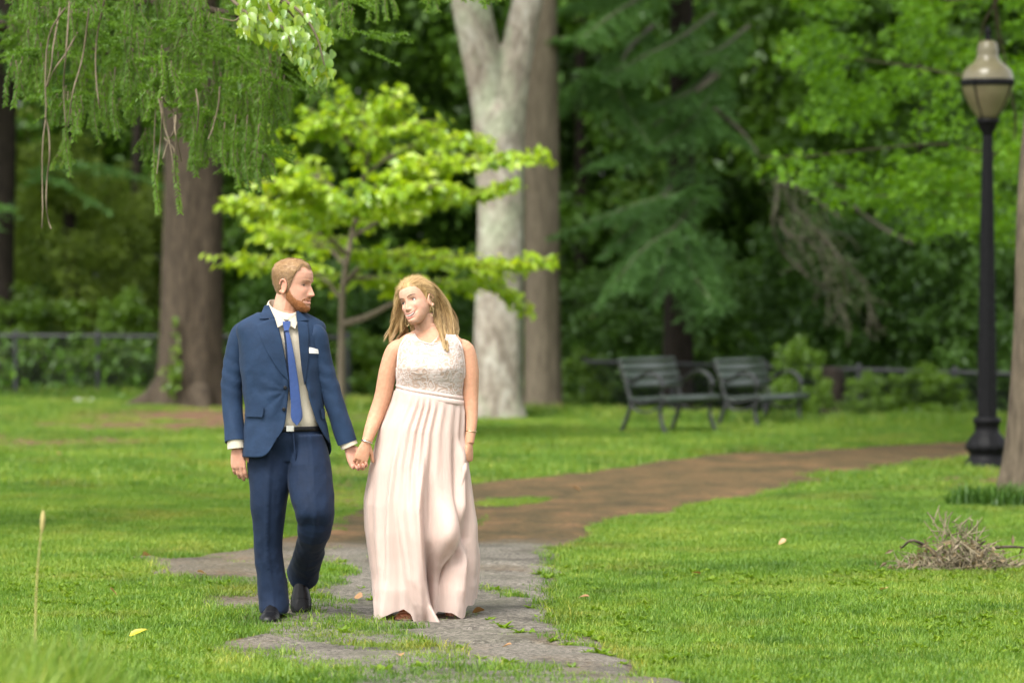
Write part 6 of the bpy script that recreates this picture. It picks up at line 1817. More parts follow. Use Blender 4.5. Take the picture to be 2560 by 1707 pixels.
for cy_, cx_ in (([1085, 1163, 1232, 1292, 1372, 1430, 1490, 1530], [672, 672, 671, 670, 668, 674, 683, 684]), ([1085, 1163, 1229, 1275, 1310, 1352, 1405, 1436], [778, 782, 788, 794, 792, 784, 768, 757])):
    xc_ = (np.interp(pyv_, cy_, cx_) - 1280) * K * (YM - .05)
    w += .0035 * np.exp(-((sx_ - xc_) / .012) ** 2) * (Nn[:, 1] < -.3) * sst(1.0, .9, zl)
set_co(tm, V + Nn * w[:, None] - mo)
obj('trousers', tm, M_TROUSER, man)
obj('fly_seam', patch(TM, [(731, 1080), (733, 1100), (735, 1128), (737, 1150)], [(735, 1080), (737, 1100), (739, 1128), (740, 1152)], 10, -.004, 0, .006), M_TROUSER, man, mo)
for i, pl in enumerate(([(652, 1080), (644, 1100), (632, 1128)], [(790, 1085), (800, 1105), (815, 1130)])):
    obj('trouser_pocket', tube(cr([TM.at(a, b, -.008) for a, b in pl], 8), .003, 5), M_LINING, man, mo)

# ---- shoes
def shoe(heel, yaw, pitch, roll=0.0):
    s = Geo()
    t = np.array([-.010, 0, .02, .06, .11, .15, .19, .23, .265, .285, .292])
    hw = np.array([.010, .026, .034, .034, .035, .041, .048, .049, .041, .026, .008])
    hh = np.array([.050, .072, .082, .088, .096, .084, .062, .048, .040, .030, .016])
    a = np.linspace(0, 2 * PI, 26, endpoint=False); R_ = []
    for tt, w_, h_ in zip(t, hw, hh):
        c_, s_ = np.cos(a), np.sin(a)
        z = .018 + np.where(s_ > 0, s_ ** .75 * (h_ - .010), s_ * .004)
        x = w_ * np.sign(c_) * np.abs(c_) ** .8 * (1 - .22 * np.clip(s_, 0, 1) ** 2)
        R_.append(np.stack([x, np.full(26, -tt), z], -1))
    s.geo(loft(np.array(R_)))
    sole = Geo(); b = np.linspace(0, 2 * PI, 40, endpoint=False)
    ox = np.concatenate([hw[1:-1] + .004, -(hw[1:-1] + .004)[::-1]]); oy = -np.concatenate([t[1:-1], t[1:-1][::-1]])
    ring = np.stack([ox, oy], 1)
    sole.geo(loft(np.array([np.hstack([ring * k + np.array([0, -.14]) * (1 - k), np.full((len(ring), 1), z)]) for k, z in ((.97, 0), (1, .003), (1.0, .016), (.97, .019))])))
    heelb = box((0, -.035, .004), (.062, .075, .016), .006)
    M_ = np.array(Matrix.Rotation(yaw, 3, 'Z') @ Matrix.Rotation(pitch, 3, 'X') @ Matrix.Rotation(roll, 3, 'Y'))
    sh = obj('shoe', xf(s, M_, heel), M_LEATHER, man, mo)
    def sub(nm, g, m_):
        o_ = obj(nm, xf(g, M_, heel), m_, sh, mo)
    sub('sole', sole.geo(heelb), M_BLACK)
    cap_ = np.array([(-.047, -.205, .026), (-.036, -.208, .050), (-.012, -.212, .060), (.012, -.212, .060), (.036, -.208, .050), (.047, -.205, .026)])
    sub('toe_cap_seam', tube(cr(cap_, 18), .0022, 5), M_LEATHER)
    for k in range(4):
        y = -.105 - .016 * k; z = .105 - .011 * k
        sub('lace', tube(cr([(-.022, y, z - .012), (-.008, y - .004, z + .002), (.008, y + .004, z + .002), (.022, y, z - .012)], 9), .0026, 5), M_BLACK)
    sub('lace', tube(cr([(0, -.10, .108), (-.02, -.095, .118), (-.03, -.11, .108), (-.012, -.108, .108), (.006, -.106, .110), (.028, -.098, .116), (.03, -.114, .104), (.0, -.10, .108)], 22), .0022, 5), M_BLACK)
    return sh
pf = P(690, 1559, YM - .18)
shoe((HX(688), YM + .09, .004), math.radians(-6), math.radians(0))
toe = P(753, 1538, 19.26)
pit = math.radians(50); yw = math.radians(4)
Mr = np.array(Matrix.Rotation(yw, 3, 'Z') @ Matrix.Rotation(pit, 3, 'X'))
shoe(toe - Mr @ np.array([0, -.285, .012]), yw, pit)

# ================================================================ the woman
YW = 19.08
WX = lambda px, Y=YW: (px - 1280) * K * Y
WZ = lambda py, Y=YW: float(P(1280, py, Y)[2])
wom = thing('person', 'woman in long blush chiffon gown with lace top, smiling at the man', 'person', (WX(1070), YW, 0))
wo = tuple(wom.location)
zt2 = [.9, 1.10, 1.25, 1.40, 1.50]
TW_ = Torso([(.86, .190, .145, .150), (.98, .182, .135, .138), (1.05, .168, .122, .120), (1.11, .160, .116, .108), (1.16, .160, .118, .105), (1.21, .165, .136, .108), (1.255, .169, .146, .110), (1.30, .167, .134, .110), (1.34, .165, .112, .106), (1.37, .172, .096, .100), (1.395, .168, .086, .096), (1.412, .150, .077, .090), (1.428, .112, .066, .080), (1.442, .080, .060, .072), (1.46, .060, .054, .060), (1.53, .052, .050, .054)],
            (zt2, [WX(1070), WX(1074), WX(1077), WX(1076), WX(1067)], [YW] * 5), math.radians(-6))
WR = rot(math.radians(-34), math.radians(3), math.radians(-19))
WS = .985
WC = P(1042, 756, YW - .02)
GR, GA_ = head_grid('f', smile=1.0, nose=.95)
body = Geo()
body.geo(xf(loft(GR), WR, WC, WS))
for sg in (-1, 1):
    body.geo(xf(ear_geo(sg), WR, WC, WS * .97)); body.geo(xf(lids(GR, sg, .0082, .0062), WR, WC, WS))
nb = np.array([WX(1070), YW + .015, 1.37]); nt_ = WC + WR @ np.array([0, .026, -.06])
body.geo(tube(cr([nb, nb * .5 + nt_ * .5 + [0, -.004, 0], nt_], 12), np.interp(np.linspace(0, 1, 12), [0, .4, 1], [.070, .052, .050]), 22))
zz = np.linspace(.86, 1.475, 44); aa = np.linspace(0, 2 * PI, 50, endpoint=False)
BT = TW_.S(aa[None], zz[:, None] * np.ones((1, 50)), (-.007 - .035 * sst(1.12, 1.02, zz))[:, None])
body.geo(loft(BT))
LAW = np.array([P(1018, 866, YW), P(990, 876, YW), P(971, 925, YW), P(957, 992, YW), P(940, 1040, YW - .02), P(927, 1074, YW - .08), P(917, 1104, YW - .115)])
RAW = np.array([P(1134, 866, YW), P(1162, 876, YW), P(1174, 925, YW), P(1175, 985, YW), P(1178, 1030, YW - .02), P(1178, 1065, YW - .04), P(1173, 1108, YW - .06)])
rad = [.040, .049, .046, .043, .040, .033, .0255]
body.geo(tube(cr(LAW, 30), np.interp(np.linspace(0, 1, 30), np.linspace(0, 1, 7), rad), 18))
body.geo(tube(cr(RAW, 30), np.interp(np.linspace(0, 1, 30), np.linspace(0, 1, 7), [.040, .049, .046, .043, .034, .028, .0235]), 18))
for pts in ([P(1014, 856, YW), P(1040, 846, YW)], [P(1142, 856, YW), P(1110, 846, YW)]): body.geo(tube(cr(pts, 6), np.linspace(.036, .034, 6), 16))
ww = P(915, 1108, YW - .12)
body.geo(hand(ww, (-.30, -.05, -.95), (-.15, 1, -.1), (1, -.2, .1), [(.45, .8, .4), (.5, .85, .4), (.55, .85, .4), (.55, .85, .4)], (.75, .65, .25), .90, .10, .3))
wf = P(1172.5, 1112, YW - .062)
body.geo(hand(wf, (-.05, -.05, -1), (-.75, .65, 0), (-.65, -.75, 0), [(1.1, 1.5, .9), (1.15, 1.5, .9), (1.2, 1.5, .9), (1.2, 1.5, .9)], (.8, .35, .5), .82, .03, .5))
# legs and feet
footf = np.array(P(1010, 1548, 18.98)); 
fl_ = np.array([[WX(1040), YW, .90], [WX(1030), YW - .04, .50], [WX(1022), YW + .04, .10], [WX(1020), YW + .05, .045]])
fr_ = np.array([[WX(1105), YW, .90], [WX(1118), YW - .03, .50], [WX(1130), YW + .22, .13], [WX(1130), YW + .26, .07]])
for q in (fl_, fr_): body.geo(tube(cr(q, 20), np.interp(np.linspace(0, 1, 20), [0, .45, .7, 1], [.078, .055, .045, .034]), 16))
def foot(anchor, d, up):
    d = nrmz(np.array(d, float)); up = np.array(up, float); up = nrmz(up - d * up.dot(d)); s_ = np.cross(d, up); g_ = Geo()
    t = np.array([-.05, -.02, .03, .08, .12, .15]); w_ = np.array([.022, .030, .032, .036, .042, .040]); h_ = np.array([.03, .036, .034, .026, .018, .014])
    a_ = np.linspace(0, 2 * PI, 16, endpoint=False)
    g_.geo(loft(np.array(anchor) + d * t[:, None, None] + s_ * (w_[:, None] * np.cos(a_))[..., None] + up * (h_[:, None] * np.sin(a_))[..., None]))
    for i, (so_, ln, rr) in enumerate([(.028, .052, .0115), (.010, .048, .0085), (-.006, .042, .008), (-.020, .036, .0075), (-.032, .028, .007)]):
        p0 = np.array(anchor) + d * .13 + s_ * so_ - up * .002
        g_.geo(tube(np.array([p0, p0 + d * ln * .5, p0 + d * ln * .85, p0 + d * ln]), [rr, rr, rr * .95, rr * .5], 10))
    return g_, s_
FA = [((WX(1018), YW + .02, .048), (-.10, -1, -.14), (0, -.1, 1)), ((WX(1131), YW + .22, .085), (.05, -1, -.45), (0, -.3, 1))]
FS = []
for an, d, up in FA:
    g_, s_ = foot(an, d, up); body.geo(g_); FS.append(s_)
bw = voxel(body, .0026, 2, .4)
V = vco(bw); loc = ((V - WC) @ WR.astype(float)) / WS
ish = (loc[:, 2] > -.15) & (np.abs(loc[:, 0]) < .1) & (np.abs(loc[:, 1]) < .14)
col = np.tile([.50, .27, .17], (len(V), 1)); ax = np.abs(loc[:, 0])
col[ish] = [.49, .285, .20]
k = ga(ax, .042, .020) * ga(loc[:, 2], -.036, .016) * (loc[:, 1] < -.02) * ish * .45
col = col * (1 - k[:, None]) + np.array([.70, .33, .27]) * k[:, None]
zm = -.0735 + 14 * ax ** 2
k = (np.clip(ga(loc[:, 2], zm + .0075, .0042) + ga(loc[:, 2], zm - .0120, .0050), 0, 1) * ga(ax, 0, .032) ** .5 * (ax < .031)) * (loc[:, 1] < -.06) * ish * .9
col = col * (1 - k[:, None]) + np.array([.50, .17, .15]) * k[:, None]
k = ga(loc[:, 2], zm - .001, .0035) * (ax < .028) * (loc[:, 1] < -.06) * ish * .9
col = col * (1 - k[:, None]) + np.array([.16, .05, .045]) * k[:, None]
k = ga(ax, .0315, .017) * ga(loc[:, 2], .004, .010) * (loc[:, 1] < -.05) * ish * .6
col = col * (1 - k[:, None]) + np.array([.26, .14, .11]) * k[:, None]
set_col(bw, col); set_co(bw, V - wo)
obj('body', bw, M_SKIN, wom)
M_BROW = hair_mat('brow_brown', (.16, .095, .055), (.10, .06, .035), (.22, .14, .08))
eyes(wom, GR, WR, WC, WS, wo, (-.35, .15), M_BROW, .001, .0023)
# teeth: a curved row of separate crowns
tg = Geo()
for i in range(-5, 6):
    x = i * .0046; z = -.0728 + 14 * x * x; y = -.0905 + 10 * x * x
    tg.geo(box((x, y, z), (.0045, .005,   .0072 - abs(i) * .0006), .0014))
obj('teeth', xf(tg, WR, WC, WS), M_TEETH, wom, wo)

# ---- bodice: lace over a beige lining
def lace_mat():
    m, N, L = new_mat('lace')
    tc = N.new('ShaderNodeTexCoord'); v = tc.outputs['Object']
    nd = noise_tex(N, L, 17, 2, v, .5)
    dv = N.new('ShaderNodeVectorMath'); dv.operation = 'MULTIPLY_ADD'; dv.inputs[1].default_value = (.075, .075, .075)
    L.new(nd.outputs['Color'], dv.inputs[0]); L.new(v, dv.inputs[2])
    vo_ = N.new('ShaderNodeTexVoronoi'); vo_.inputs['Scale'].default_value = 27; vo_.feature = 'SMOOTH_F1'; vo_.inputs['Smoothness'].default_value = .25; L.new(dv.outputs[0], vo_.inputs['Vector'])
    sn = N.new('ShaderNodeMath'); sn.operation = 'MULTIPLY'; sn.inputs[1].default_value = 15.0; L.new(vo_.outputs['Distance'], sn.inputs[0])
    s2 = N.new('ShaderNodeMath'); s2.operation = 'SINE'; L.new(sn.outputs[0], s2.inputs[0])
    n = noise_tex(N, L, 22, 2, v, .5, 1.0)
    ad = N.new('ShaderNodeMath'); ad.operation = 'MULTIPLY_ADD'; ad.inputs[1].default_value = .20; L.new(s2.outputs[0], ad.inputs[0])
    m2 = N.new('ShaderNodeMath'); m2.operation = 'MULTIPLY_ADD'; m2.inputs[1].default_value = .9; m2.inputs[2].default_value = .18; L.new(n.outputs[0], m2.inputs[0]); L.new(m2.outputs[0], ad.inputs[2])
    r = ramp(N, [(.50, (.40, .29, .235)), (.58, (.44, .345, .295)), (.66, (.48, .41, .38)), (.80, (.51, .44, .41)), (.86, (.41, .31, .265)), (.93, (.52, .45, .42))]); L.new(ad.outputs[0], r.inputs[0])
    b = N.new('ShaderNodeBsdfPrincipled'); o = N.new('ShaderNodeOutputMaterial'); L.new(r.outputs[0], b.inputs['Base Color']); L.new(b.outputs[0], o.inputs[0])
    b.inputs['Roughness'].default_value = .8; b.inputs['Sheen Weight'].default_value = .2
    bp = N.new('ShaderNodeBump'); bp.inputs['Distance'].default_value = .003; L.new(ad.outputs[0], bp.inputs['Height']); L.new(bp.outputs[0], b.inputs['Normal'])
    return m
M_LACE = lace_mat()
def chiffon_mat(name, c, ci, tr=.28):
    m, N, L = new_mat(name)
    ge = N.new('ShaderNodeNewGeometry'); tc = N.new('ShaderNodeTexCoord')
    mp = N.new('ShaderNodeMapping'); mp.inputs['Scale'].default_value = (1, 1, .12); L.new(tc.outputs['Object'], mp.inputs['Vector'])
    n = noise_tex(N, L, 90, 4, mp.outputs[0])
    r = ramp(N, [(.3, tuple(x * .93 for x in c)), (.7, c)]); L.new(n.outputs[0], r.inputs[0])
    cc = mixc(N, L, ge.outputs['Backfacing'], r.outputs[0], ci)
    d = N.new('ShaderNodeBsdfPrincipled'); L.new(cc, d.inputs['Base Color']); d.inputs['Roughness'].default_value = .7; d.inputs['Sheen Weight'].default_value = .25; d.inputs['Specular IOR Level'].default_value = .2
    bp = N.new('ShaderNodeBump'); bp.inputs['Distance'].default_value = .0025; L.new(n.outputs[0], bp.inputs['Height']); L.new(bp.outputs[0], d.inputs['Normal'])
    t = N.new('ShaderNodeBsdfTranslucent'); L.new(cc, t.inputs[0])
    mx = N.new('ShaderNodeMixShader'); mx.inputs[0].default_value = tr; L.new(d.outputs[0], mx.inputs[1]); L.new(t.outputs[0], mx.inputs[2])
    o = N.new('ShaderNodeOutputMaterial'); L.new(mx.outputs[0], o.inputs[0])
    return m
M_CHIF = chiffon_mat('chiffon', (.73, .58, .51), (.64, .41, .30), .38)
M_BAND = cloth_mat('waistband', (.60, .46, .41), 300, .8, .2, .06)
na, nz_ = 200, 110
a = np.linspace(0, 2 * PI, na, endpoint=False); z = np.linspace(1.115, 1.455, nz_)
BV = TW_.S(a[None], z[:, None] * np.ones((1, na)), .004)
BV[..., 1] -= 0.012 * (ga(BV[..., 0], WX(1045), .05) + ga(BV[..., 0], WX(1112), .05)) * ga(BV[..., 2], 1.255, .045) * (BV[..., 1] < YW)
wfold = .0022 * ridged(BV.reshape(-1, 3) * [10, 8, 16], 31).reshape(nz_, na)
pn = nrmz(BV - np.array([WX(1075), YW, 0]) * [1, 1, 0] - BV * [0, 0, 1]); BV = BV + pn * wfold[..., None]
front = [(1036, 834), (1016, 838), (1003, 858), (996, 878), (993, 905), (992, 925), (988, 960), (985, 985), (990, 1000), (1165, 1000), (1165, 985), (1163, 925), (1160, 890), (1153, 862), (1137, 838), (1117, 836), (1113, 848), (1100, 855), (1080, 860), (1060, 856), (1044, 848)]
pol = np.array([(WX(p_, YW - .09), WZ(q_, YW - .09)) for p_, q_ in front])
fmask = inpoly(BV[..., 0], BV[..., 2], pol)
bmask = (BV[..., 1] > YW - .02) & (BV[..., 2] < 1.39 - .5 * np.maximum(0, np.abs(BV[..., 0] - WX(1075)) - .09))
mk = (fmask & (BV[..., 1] <= YW - .015)) | (bmask & (BV[..., 1] > YW - .02) & (BV[..., 2] < 1.30)) | (BV[..., 2] < 1.26)
i = np.arange(nz_ - 1)[:, None]; j = np.arange(na)[None]
q = np.stack([i * na + j, i * na + (j + 1) % na, (i + 1) * na + (j + 1) % na, (i + 1) * na + j], -1).reshape(-1, 4)
q = q[mk.ravel()[q].all(1)]; u, inv = np.unique(q, return_inverse=True)
bo_ = obj('bodice', Geo().add(BV.reshape(-1, 3)[u], None, inv.reshape(-1, 4)), M_LACE, wom, wo)
md = bo_.modifiers.new('thickness', 'SOLIDIFY'); md.thickness = .004; md.offset = 0
M_TRIM = cloth_mat('lace_trim', (.56, .46, .42), 260, .8, .2, .12, .2, 120)
for pl in ([(1036, 834), (1044, 848), (1060, 856), (1080, 860), (1100, 855), (1113, 848), (1117, 836)],):
    obj('neckline_trim', tube(cr([TW_.at(*p_, .006) for p_ in pl], 30), .0035, 6), M_TRIM, wom, wo)
for pl in ([(1017, 837), (1004, 858), (997, 878), (994, 905), (993, 930), (992, 945)], [(1136, 837), (1152, 862), (1158, 888), (1162, 925), (1162, 945)]):
    obj('armhole_trim', tube(cr([TW_.at(*p_, .007) for p_ in pl], 26), .0065, 6, flat=.6), M_TRIM, wom, wo)
for y0_, y1_, of in ((974, 983, .008), (984, 996, .010)):
    zb_ = np.linspace(WZ(y1_), WZ(y0_), 6); ab = np.linspace(0, 2 * PI, 80, endpoint=False)
    tiltx = -.030 * np.sin(ab)[None]
    obj('waistband', loft(TW_.S(ab[None], zb_[:, None] + tiltx, of + .003 * np.sin(np.linspace(0, PI, 6))[:, None]), True, False), M_BAND, wom, wo)

# ---- skirt
NT, NS = 150, 420
yl_ = [990, 1018, 1080, 1180, 1266, 1345, 1438, 1510, 1565]
xl_ = [986, 979, 949, 924, 914, 917, 928, 936, 944]
xr_ = [1163, 1167, 1166, 1171, 1183, 1193, 1195, 1191, 1184]
a = np.linspace(-PI, PI, NS, endpoint=False)
r_ = np.random.default_rng(5)
# hem line over the front by pixel, behind just off the ground
hx = [930, 948, 966, 984, 1000, 1017, 1030, 1038, 1046, 1070, 1097, 1103, 1112, 1133, 1142, 1150, 1158, 1163, 1168, 1180, 1195]
hy = [1550, 1557, 1550, 1535, 1520, 1512, 1524, 1545, 1560, 1560, 1552, 1530, 1522, 1524, 1534, 1539, 1534, 1512, 1508, 1509, 1502]
t = np.linspace(0, 1, NT)
SK = np.zeros((NT, NS, 3))
yy0 = 990.0
FO = []
for k in range(26):
    FO.append((r_.uniform(-PI, PI), r_.uniform(.05, .15), r_.uniform(.012, .042) * r_.choice([1, 1, -.8]), r_.normal(0, .22), r_.uniform(-.15, .45)))
for i, tt in enumerate(t):
    # nominal row
    py = yy0 + (1560 - yy0) * tt
    xl, xr = np.interp(py, yl_, xl_), np.interp(py, yl_, xr_)
    cxp, wp = (xl + xr) / 2, (xr - xl) / 2
    W = wp * K * YW; D = W * np.interp(tt, [0, .15, 1], [.72, .78, .92])
    cx = WX(cxp)
    sa, ca = np.sin(a), np.cos(a)
    px = cxp + wp * sa
    hem = np.where(ca > 0, np.interp(px, hx, hy), np.where(px > 1090, 1500, 1532))
    hem = np.where((ca > -.25) & (ca <= 0), np.interp(px, hx, hy) * (1 + ca * 4) + np.where(px > 1090, 1500, 1532) * (-ca * 4), hem)
    pyv = yy0 + (hem - yy0) * tt - 9 * np.sin(a) * 0
    zv = np.array([WZ(v) for v in (yy0, 1560)]); zv = zv[0] + (zv[1] - zv[0]) * (pyv - yy0) / (1560 - yy0) - .030 * sa * (1 - tt) ** 2
    zv = np.maximum(zv, .006)
    # gathers near the waist running into fewer deep folds
    f1 = .0050 * sst(0, .05, tt) * (1 - .75 * sst(.1, .7, tt)) * np.cos(27 * a + 2.6 * np.sin(3 * a) + 1.3 * np.sin(5 * a + 1)) * (1 + .5 * np.sin(4 * a + 2))
    f2 = 0
    for ak, wk, Ak, dk, t0 in FO:
        da = (a - ak - dk * tt + PI) % (2 * PI) - PI
        f2 = f2 + Ak * np.exp(-(da / (wk * (.7 + .6 * tt))) ** 2) * sst(t0, t0 + .55, tt)
    f3 = .016 * sst(.25, 1, tt) * np.cos(5 * a + 1.9 + 1.2 * tt)
    # thinner on the silhouette so the outline holds
    side = 1 - .55 * np.abs(sa) ** 6
    d = (f1 + f2 + f3) * side
    fm_ = sst(-.1, .35, ca)
    # forward panel over the front leg: its right edge runs down to the toe tip
    edge = np.interp(pyv, [1040, 1180, 1270, 1440, 1500, 1552], [1062, 1058, 1052, 1064, 1076, 1097])
    pan = sst(-52, -6, px - edge) * sst(9, -2, px - edge)
    d = d + fm_ * .085 * pan * sst(1080, 1330, pyv)
    d = d - fm_ * .105 * sst(2, 12, px - edge) * sst(1142, 1112, px) * sst(1330, 1460, pyv)
    # knee of the trailing leg and the fold that drops from it
    d = d + fm_ * .075 * ga(px, 1116, 24) * ga(pyv, 1318, 62)
    ke = np.interp(pyv, [1230, 1339, 1412, 1480], [1128, 1140, 1116, 1112])
    d = d - fm_ * .055 * sst(0, 9, px - ke) * sst(40, 18, px - ke) * sst(1250, 1330, pyv) * sst(1520, 1400, pyv)
    # pinch under the gripping hand
    d = d + fm_ * .03 * ga(px, 1152, 9) * sst(1080, 1140, pyv) * sst(1400, 1180, pyv) - .02 * ga(px, 1138, 6) * fm_ * sst(1060, 1130, pyv) * sst(1330, 1180, pyv)
    # front flare at the hem
    d = d + fm_ * .035 * sst(.75, 1, tt) * sst(1060, 980, px)
    rx = W + d; ry = D + d
    SK[i] = np.stack([cx + rx * sa, YW - ry * ca * (1.0), zv], -1)
q = SK.reshape(-1, 3)
wn = .004 * ridged(np.stack([q[:, 0] * 9, q[:, 1] * 9, q[:, 2] * 1.6], 1), 41) + .0035 * ridged(np.stack([q[:, 0] * 8 + q[:, 2] * 7, q[:, 1] * 8, q[:, 2] * 9], 1), 45) * sst(.5, .1, q[:, 2])
pn = nrmz((q - [WX(1060), YW, 0]) * [1, 1, 0])
SK = (q + pn * wn[:, None]).reshape(NT, NS, 3)
sk = obj('skirt', loft(SK[:, ::-1], True, False), M_CHIF, wom, wo)
# lining layer inside
IN = SK[8:138:2, ::3].copy(); c0 = np.array([WX(1065), YW, 0])
IN = c0 * [1, 1, 0] + (IN - c0 * [1, 1, 0]) * [.90, .88, 1] ; IN[..., 2] = np.maximum(IN[..., 2], .05)
obj('underskirt', loft(IN[:, ::-1], True, False), chiffon_mat('lining', (.74, .53, .44), (.70, .45, .36), .2), wom, wo)
# pinched cloth going up into the fist
pk = [P(1163, 1158, YW - .11), P(1160, 1180, YW - .13), P(1150, 1230, YW - .15)]
obj('gathered_cloth', tube(cr(pk, 14), np.interp(np.linspace(0, 1, 14), [0, .4, 1], [.010, .014, .003]), 14), M_CHIF, wom, wo)
# ---- sandals
M_SANDAL = std_mat('sandal_leather', (.62, .48, .38), (.5, .38, .3), .4, 30)
for (an, d, up), s_ in zip(FA, FS):
    an = np.array(an); d = nrmz(np.array(d, float)); up = np.array(up, float); up = nrmz(up - d * up.dot(d))
    t_ = np.array([-.06, -.03, .03, .09, .14, .175, .188]); w_ = np.array([.02, .032, .034, .040, .047, .040, .015])
    R_ = np.array([[an + d * tt + s_ * (w_v * math.cos(b)) - up * (.030 - .018 * (tt > .06) * 1) * np.interp(tt, [-.06, .09, .19], [1.25, 1.1, .62]) + up * .006 * math.sin(b) for b in np.linspace(0, 2 * PI, 14, endpoint=False)] for tt, w_v in zip(t_, w_)])
    so_ = obj('sandal', loft(R_), M_SANDAL, wom, wo)
    st_ = np.array([an + d * .125 + s_ * (.046 * math.cos(b)) + up * (.026 * math.sin(b) - .006) for b in np.linspace(0, PI, 12)])
    obj('strap', tube(st_, .007, 6, flat=.35, up=tuple(d)), M_SANDAL, so_, wo)
# ---- jewellery
def ring_at(p, ax, r, w, m_, nm):
    ax = nrmz(np.array(ax, float)); u_ = nrmz(np.cross(ax, [0, 1.0, .2])); v_ = np.cross(ax, u_)
    t_ = np.linspace(0, 2 * PI, 33)
    obj(nm, tube(np.array([np.array(p) + u_ * r * math.cos(b) + v_ * r * math.sin(b) for b in t_]), w, 6, False), m_, wom, wo)
ring_at(P(917, 1104, YW - .115), (-.30, -.1, -.95), .0290, .0028, M_SILVER, 'bracelet')
ring_at(P(1178, 1078, YW - .045), (-.1, -.05, -1), .0285, .0024, M_METAL, 'bracelet')
lobe = WC + WR @ np.array([.080, .006, -.040]) * WS
for lb_ in (lobe, WC + WR @ np.array([-.080, .006, -.040]) * WS):
    e = []
    for b in np.linspace(0, 2 * PI, 25):
        e.append(lb_ + np.array([.0085 * math.sin(b) * (1 - .35 * math.cos(b)), -.004, -.030 + .024 * math.cos(b)]))
    obj('earring', tube(np.array(e), .0013, 5, False), M_METAL, wom, wo)
nk = [TW_.at(*p_, .004) for p_ in ((1038, 834), (1046, 848), (1058, 862), (1066, 868), (1076, 862), (1090, 848), (1100, 834))]
obj('necklace', tube(cr(nk, 30), .0014, 5), M_SILVER, wom, wo)
obj('necklace_pendant', xf(lathe([(.001, -.006), (.005, 0), (.001, .006)], 8), np.eye(3), TW_.at(1066, 871, .006)), M_SILVER, wom, wo)

# ---- hair: cap on the skull, then long waved locks
X_, Y_, Z_ = GR[..., 0], GR[..., 1], GR[..., 2]
AA = np.degrees(np.abs(np.arctan2(X_, -Y_)))
hl = np.interp(AA, [0, 20, 40, 55, 70, 82, 92, 105, 180], [.070, .070, .066, .048, .018, -.010, .004, -.06, -.085])
hm = np.clip((Z_ - hl) / .028, -1, 1)
g, n_, off_ = shell(GR, GA_, hm, np.where(Z_ > .03, .013, .011), WR, WC, WS, .12, 60, 13)
hw_ = obj('hair', g, M_BLOND, wom, wo)
sg_ = strands(GR, n_, off_, hm, 12000, .050, .0010, lambda p: np.stack([p[:, 0] * 6, .8 + 0 * p[:, 0], -.35 + 0 * p[:, 0]], 1), WR, WC, WS, 14, .03, .08)
o = obj('hair_strands', sg_, M_BLOND, hw_); o.data.transform(Matrix.Translation([-v for v in wo])); o['kind'] = 'stuff'
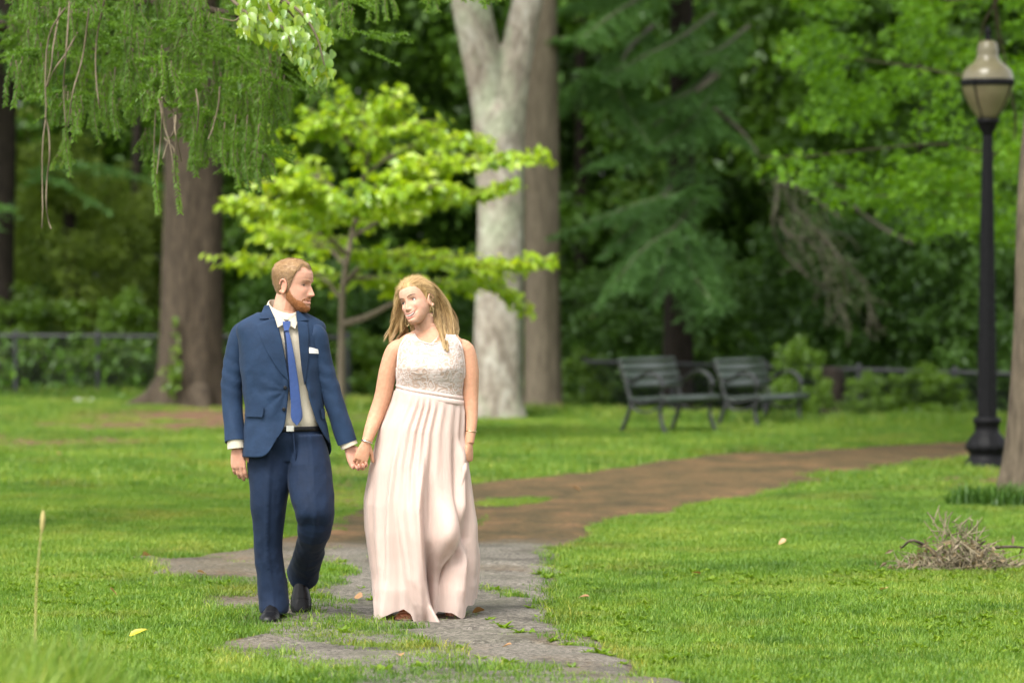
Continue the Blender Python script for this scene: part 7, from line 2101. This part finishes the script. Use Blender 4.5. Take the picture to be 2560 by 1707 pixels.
def lock_mass(gA, gB, count, seed, dep, rad=.0011, wav=.006, ends=.12):
    """strands between two guide lines (pixel x, y, depth offset), spread in depth"""
    r_ = np.random.default_rng(seed); g_ = Geo(); n = 16
    A = cr([(p_, q_, YW + dd) for p_, q_, dd in gA], n); B = cr([(p_, q_, YW + dd) for p_, q_, dd in gB], n)
    u = np.linspace(0, 1, n)
    nl = max(6, count // 55); lc = r_.random(nl); lend = 1 - ends * r_.random(nl); lph = r_.random(nl) * 6.28; ltint = np.clip(r_.normal(.50, .32, nl), .02, .98); ldp = r_.normal(0, 1, nl)
    for _ in range(count):
        k = int(r_.integers(nl)); v0 = lc[k] + r_.normal(0, .10)
        e = lend[k] * (1 - .10 * r_.random() ** 2)
        vv = np.clip(lc[k] + (v0 - lc[k]) * (1 - .65 * u ** 2), -.06, 1.06)[:, None]
        q_ = A * (1 - vv) + B * vv
        q_ = np.stack([np.interp(u * e, u, q_[:, j]) for j in range(3)], 1)
        pts = np.array([P(*w_) for w_ in q_])
        pts[:, 0] += wav * np.sin(u * 10 + lph[k]) * u ** .8 + r_.normal(0, .0016)
        pts[:, 1] += dep * (ldp[k] * .8 + r_.normal(0, .5)) * np.sin(np.clip(u * 1.1 + .12, 0, 1) * PI * .5) * (1 - .3 * u) + wav * np.cos(u * 9 + lph[k]) * u
        pts += (r_.normal(0, .0016, (n, 3)).cumsum(0)) * .4
        tv = np.clip(ltint[k] + r_.normal(0, .20), 0, 1)
        tb = tube(pts, rad * np.linspace(1, .55, n), 3, False); tb.T = [np.full(len(tb.V[0]), tv)]
        g_.geo(tb)
    return g_
HG = Geo()
# camera-right mass: from the parting over the side of the head, behind the ear, onto the chest
HG.geo(lock_mass([(1046, 702, -.03), (1078, 714, 0), (1104, 742, .02), (1124, 780, .03), (1138, 818, .01), (1137, 850, -.04), (1130, 884, -.10)],
                 [(1040, 706, -.06), (1062, 722, -.05), (1080, 742, .0), (1086, 772, .02), (1090, 805, -.02), (1104, 846, -.08), (1117, 878, -.115)], 1500, 51, .016, .0011, .008, .12))
HG.geo(lock_mass([(1040, 700, -.01), (1070, 706, .03), (1098, 735, .05), (1118, 775, .06), (1134, 812, .05), (1144, 840, .03)],
                 [(1050, 704, .02), (1080, 730, .06), (1096, 770, .08), (1108, 812, .08), (1120, 842, .06), (1128, 866, .02)], 800, 52, .02, .0011, .008, .3))
# camera-left mass, falling behind the far shoulder
HG.geo(lock_mass([(1022, 704, .02), (1004, 722, .0), (996, 752, .02), (989, 790, .05), (981, 828, .06), (972, 860, .05)],
                 [(1034, 706, .06), (1018, 740, .06), (1012, 775, .07), (1014, 800, .07), (1016, 826, .06), (1004, 846, .05)], 1200, 53, .018, .0011, .010, .3))
HG.geo(lock_mass([(1018, 760, .06), (1020, 790, .07), (1028, 815, .06), (1034, 836, .05)], [(1070, 770, .07), (1072, 800, .08), (1078, 825, .07), (1082, 842, .06)], 420, 54, .012))
# fly-away hairs
HG.geo(lock_mass([(1022, 702, 0), (996, 720, .02), (985, 765, .05), (973, 815, .06), (962, 862, .05)], [(1030, 698, .02), (1004, 716, .04), (996, 765, .06), (985, 815, .07), (972, 852, .05)], 150, 55, .03, .0006, .014, .5))
HG.geo(lock_mass([(1044, 696, -.02), (1090, 712, 0), (1122, 765, .03), (1146, 815, .02), (1150, 846, .0)], [(1040, 694, -.02), (1096, 722, 0), (1126, 790, .03), (1142, 830, .02), (1140, 866, -.05)], 150, 56, .025, .0006, .012, .5))
print('hair verts', HG.n)
o = obj('long_locks', HG, M_BLOND, hw_, wo); o['kind'] = 'stuff'
